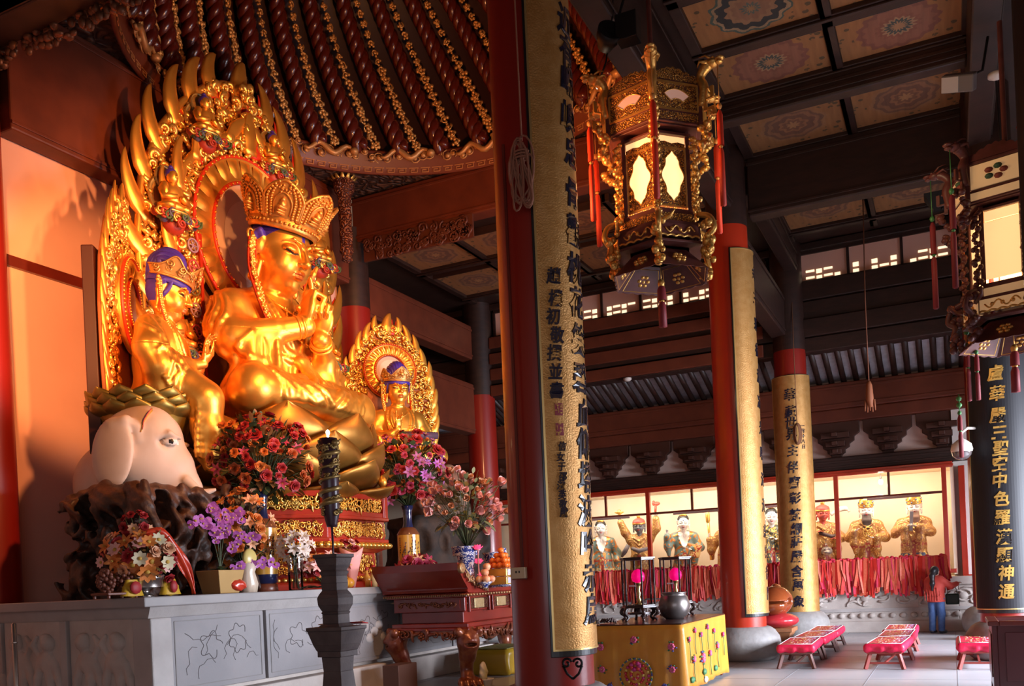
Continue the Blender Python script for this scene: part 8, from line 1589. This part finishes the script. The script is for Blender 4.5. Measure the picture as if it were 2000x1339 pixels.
WF = thing('wooden_fish_drum', 'big glossy brown and red wooden fish drum on a red cushion beside the drum base', 'drum', (-3.22, 18.72, 0)); f = Sculpt(); f.u(sEll((0, 0, 1.05), (.34, .38, .30)), .05); f.u(sEll((0, -.30, .98), (.26, .2, .20)), .1); f.u(sPath([(.0, .1, 1.33), (0, .3, 1.30), (0, .38, 1.12)], [.07, .07, .05]), .05); f.cut(sBox((0, -.38, 1.03), (.5, .20, .022)), .02); f.cut(sEll((.30, -.12, 1.05), (.08, .09, .06)), .04)
sculpt_obj('body', [((-.5, -.65, .65), (.5, .55, 1.5), .022)], f, mat('fish_lacquer', (.20, .04, .012), .16, 0, (.30, .07, .02), 3, coat=.6), WF)
f = Sculpt(); f.u(sEll((0, 0, .66), (.44, .46, .16)), .02); sculpt_obj('cushion', [((-.55, -.55, .45), (.55, .55, .9), .022)], f, mat('fish_cushion', (.50, .03, .04), .25, coat=.3), WF); mb = MB(); mb.bx((-.36, -.36, .44), (.36, .36, .52)); mb.frust((0, 0, .08), .34, .24, .18); mb.frust((0, 0, .26), .24, .33, .18); mb.bx((-.38, -.38, 0), (.38, .38, .08)); mb.obj('stand', mat('fish_stand', (.34, .14, .06), .4, 0, (.42, .18, .08), 5), WF, bevel=.012)
t_ = thing('red_footstool', 'small red cushion between the two stone drums at right', 'cushion', (.72, 21.6, 0)); mb = MB(); mb.bx((-.22, -.22, .0), (.22, .22, .30)); mb.obj('base', LEGR, t_, bevel=.02); mb = MB(); mb.ell((0, 0, .34), (.25, .25, .09), 16); mb.obj('pad', CUSH, t_)
# lamps, cameras, cords under the ceiling
t_ = thing('flood_light', 'grey flood light on a bracket near the top right', 'lamp', (.34, 13.5, 7.98)); Rm = rot(R(35), R(18), R(-20)); mb = MB(); mb.box((0, 0, 0), (.42, .12, .22), Rm=Rm); mb.obj('housing', mat('lamp_grey', (.12, .10, .10), .5), t_, bevel=.02); mb = MB(); mb.box(Rm @ V3(-.09, -.065, 0), (.22, .012, .19), Rm=Rm); mb.obj('lens', mat('lamp_lens', (.42, .38, .36), .25), t_); mb = MB(); mb.tube([(.1, .02, .05), (.28, .08, .12), (.36, .10, .55)], .018, 6); mb.obj('bracket', BLKM, t_)
t_ = thing('smoke_detector', 'round white detector on the beam at top right', 'detector', (.78, 13.7, 8.05)); mb = MB(); mb.lathe([(.001, -.05), (.05, -.05), (.06, -.03), (.10, -.02), (.10, .02), (.001, .02)], 20); mb.obj('cover', mat('detector_white', (.60, .50, .44), .4), t_); mb = MB(); mb.tube([(0, .05, .0), (.02, .12, -.8), (-.12, .14, -2.2)], .012, 5); mb.tube([(.05, .05, .0), (.08, .12, .6)], .012, 5); mb.obj('cable', BLKM, t_)
t_ = thing('smoke_detector', 'tiny round white detector under the back beam left of the bright red column', 'detector', (-7.55, 23.2, 6.88)); mb = MB(); mb.lathe([(.001, -.05), (.07, -.04), (.11, 0), (.11, .04), (.001, .05)], 16); mb.obj('cover', mat('detector_white', (.60, .50, .44), .4), t_)
t_ = thing('round_flood_light', 'round black flood light below the dome ring left of the lantern chain', 'lamp', (-3.30, 10.0, 7.86)); mb = MB(); A_ = rot(R(70), 0, R(40)); mb.lathe([(.001, -.16), (.08, -.14), (.14, 0), (.15, .10), (.13, .10), (.001, .06)], 20, (0, 0, 0), T=A_); mb.obj('housing', BLKM, t_); mb = MB(); mb.bx((.1, -.05, -.1), (.35, .15, .2)); mb.tube([(.1, 0, .1), (.2, .1, .5), (.15, .1, 1.7)], .02, 6); mb.obj('bracket', BLKM, t_, bevel=.01)
t_ = thing('flood_light', 'black flood light on a bent arm below the far coffers', 'lamp', (.05, 20.0, 8.62)); mb = MB(); mb.frust((0, 0, 0), (.10, .10), (.26, .22), .3); mb.obj('housing', BLKM, t_); mb = MB(); mb.tube([(-.25, 0, .35), (.1, 0, .30), (.4, 0, .5)], .03, 6); mb.ell((.06, -.1, -.02), .03, 8); mb.obj('arm', BLKM, t_)
t_ = thing('dome_camera', 'white dome surveillance camera beside the black board', 'camera', (.22, 17.0, 3.50)); mb = MB(); mb.lathe([(.16, .0), (.17, .04), (.15, .13), (.07, .20), (.03, .22), (.03, .34), (.001, .34)], 28); mb.tube([(0, 0, .32), (.1, .1, .40), (.3, .3, .40)], .025, 8); mb.obj('housing', mat('camera_white', (.66, .58, .52), .35), t_); mb = MB(); mb.lathe([(.155, .0), (.14, -.06), (.09, -.115), (.001, -.135)], 24); mb.obj('dome', mat('camera_dome', (.10, .08, .08), .08, coat=1.), t_)
t_ = thing('pull_cord', 'long brown cord with a tied bundle hanging before the back range', 'cord', (-1.38, 20.0, 4.95)); mb = MB(); mb.tube([(0, 0, .3), (.0, 0, 2.2), (.05, 0, 4.45)], .012, 5); mb.obj('cord', mat('cord_brown', (.16, .05, .02), .7), t_); mb = MB(); mb.tube([(0, 0, .48), (0, 0, .40), (.0, 0, .1), (.02, 0, -.05)], [.03, .06, .08, .03], 8); [mb.tube([(.04 * i - .08, 0, .1), (.05 * i - .1, .02, -.12 - .03 * (i % 2))], [.03, .01], 5) for i in range(5)]; mb.obj('bundle', mat('bundle_brown', (.24, .07, .025), .7), t_)
t_ = thing('rope_coil', 'brown rope coil hanging in front of the narrow far board', 'rope', (-3.22, 22.78, 5.05)); mb = MB()
for i in range(6): w = .04 + .012 * i; mb.tube([(w * sin(q), .01 * i - .03, -.14 + (.22 + .02 * (i % 3)) * cos(q)) for q in np.linspace(0, 2 * pi, 18)], .011, 5, closed=True)
mb.tube([(0, 0, .05), (0, .0, 1.4), (-.02, .2, 3.2)], .010, 5); mb.obj('coil', mat('rope_brown', (.22, .09, .04), .8), t_)
t_ = thing('bent_rod', 'orange bent rod with hanging charms left of the painted lantern', 'rod', (.28, 12.9, 4.3)); mb = MB(); mb.tube(catmull([(.0, 0, -.3), (.0, 0, 1.2), (.12, -.05, 1.32), (.40, -.15, 1.40)], 5), .016, 6); mb.obj('rod', mat('rod_orange', (.45, .12, .03), .5), t_)
for k, (dx, z, L_) in enumerate(((.0, .4, 1.0), (.1, .25, .85), (.24, 1.6, 1.1), (.30, 1.3, .9), (-.12, -.5, .8))): mb = MB(); tassel(mb, (dx, 0, z), L_, w=.028); [mb.ell((dx, 0, z - .06 - .08 * q), .035, 8, 1) for q in range(2)]; mb.obj('charm_tassel', [TASD, mat('jade_bead', (.06, .22, .06), .4)], t_)
t_ = thing('wooden_crate', 'plain dark wooden crate on the floor under the altar table end', 'crate', (-8.02, 12.25, 0)); mb = MB(); mb.bx((-.15, -.2, 0), (.15, .35, .45)); mb.obj('crate', mat('crate_wood', (.10, .04, .025), .6), t_, bevel=.01)
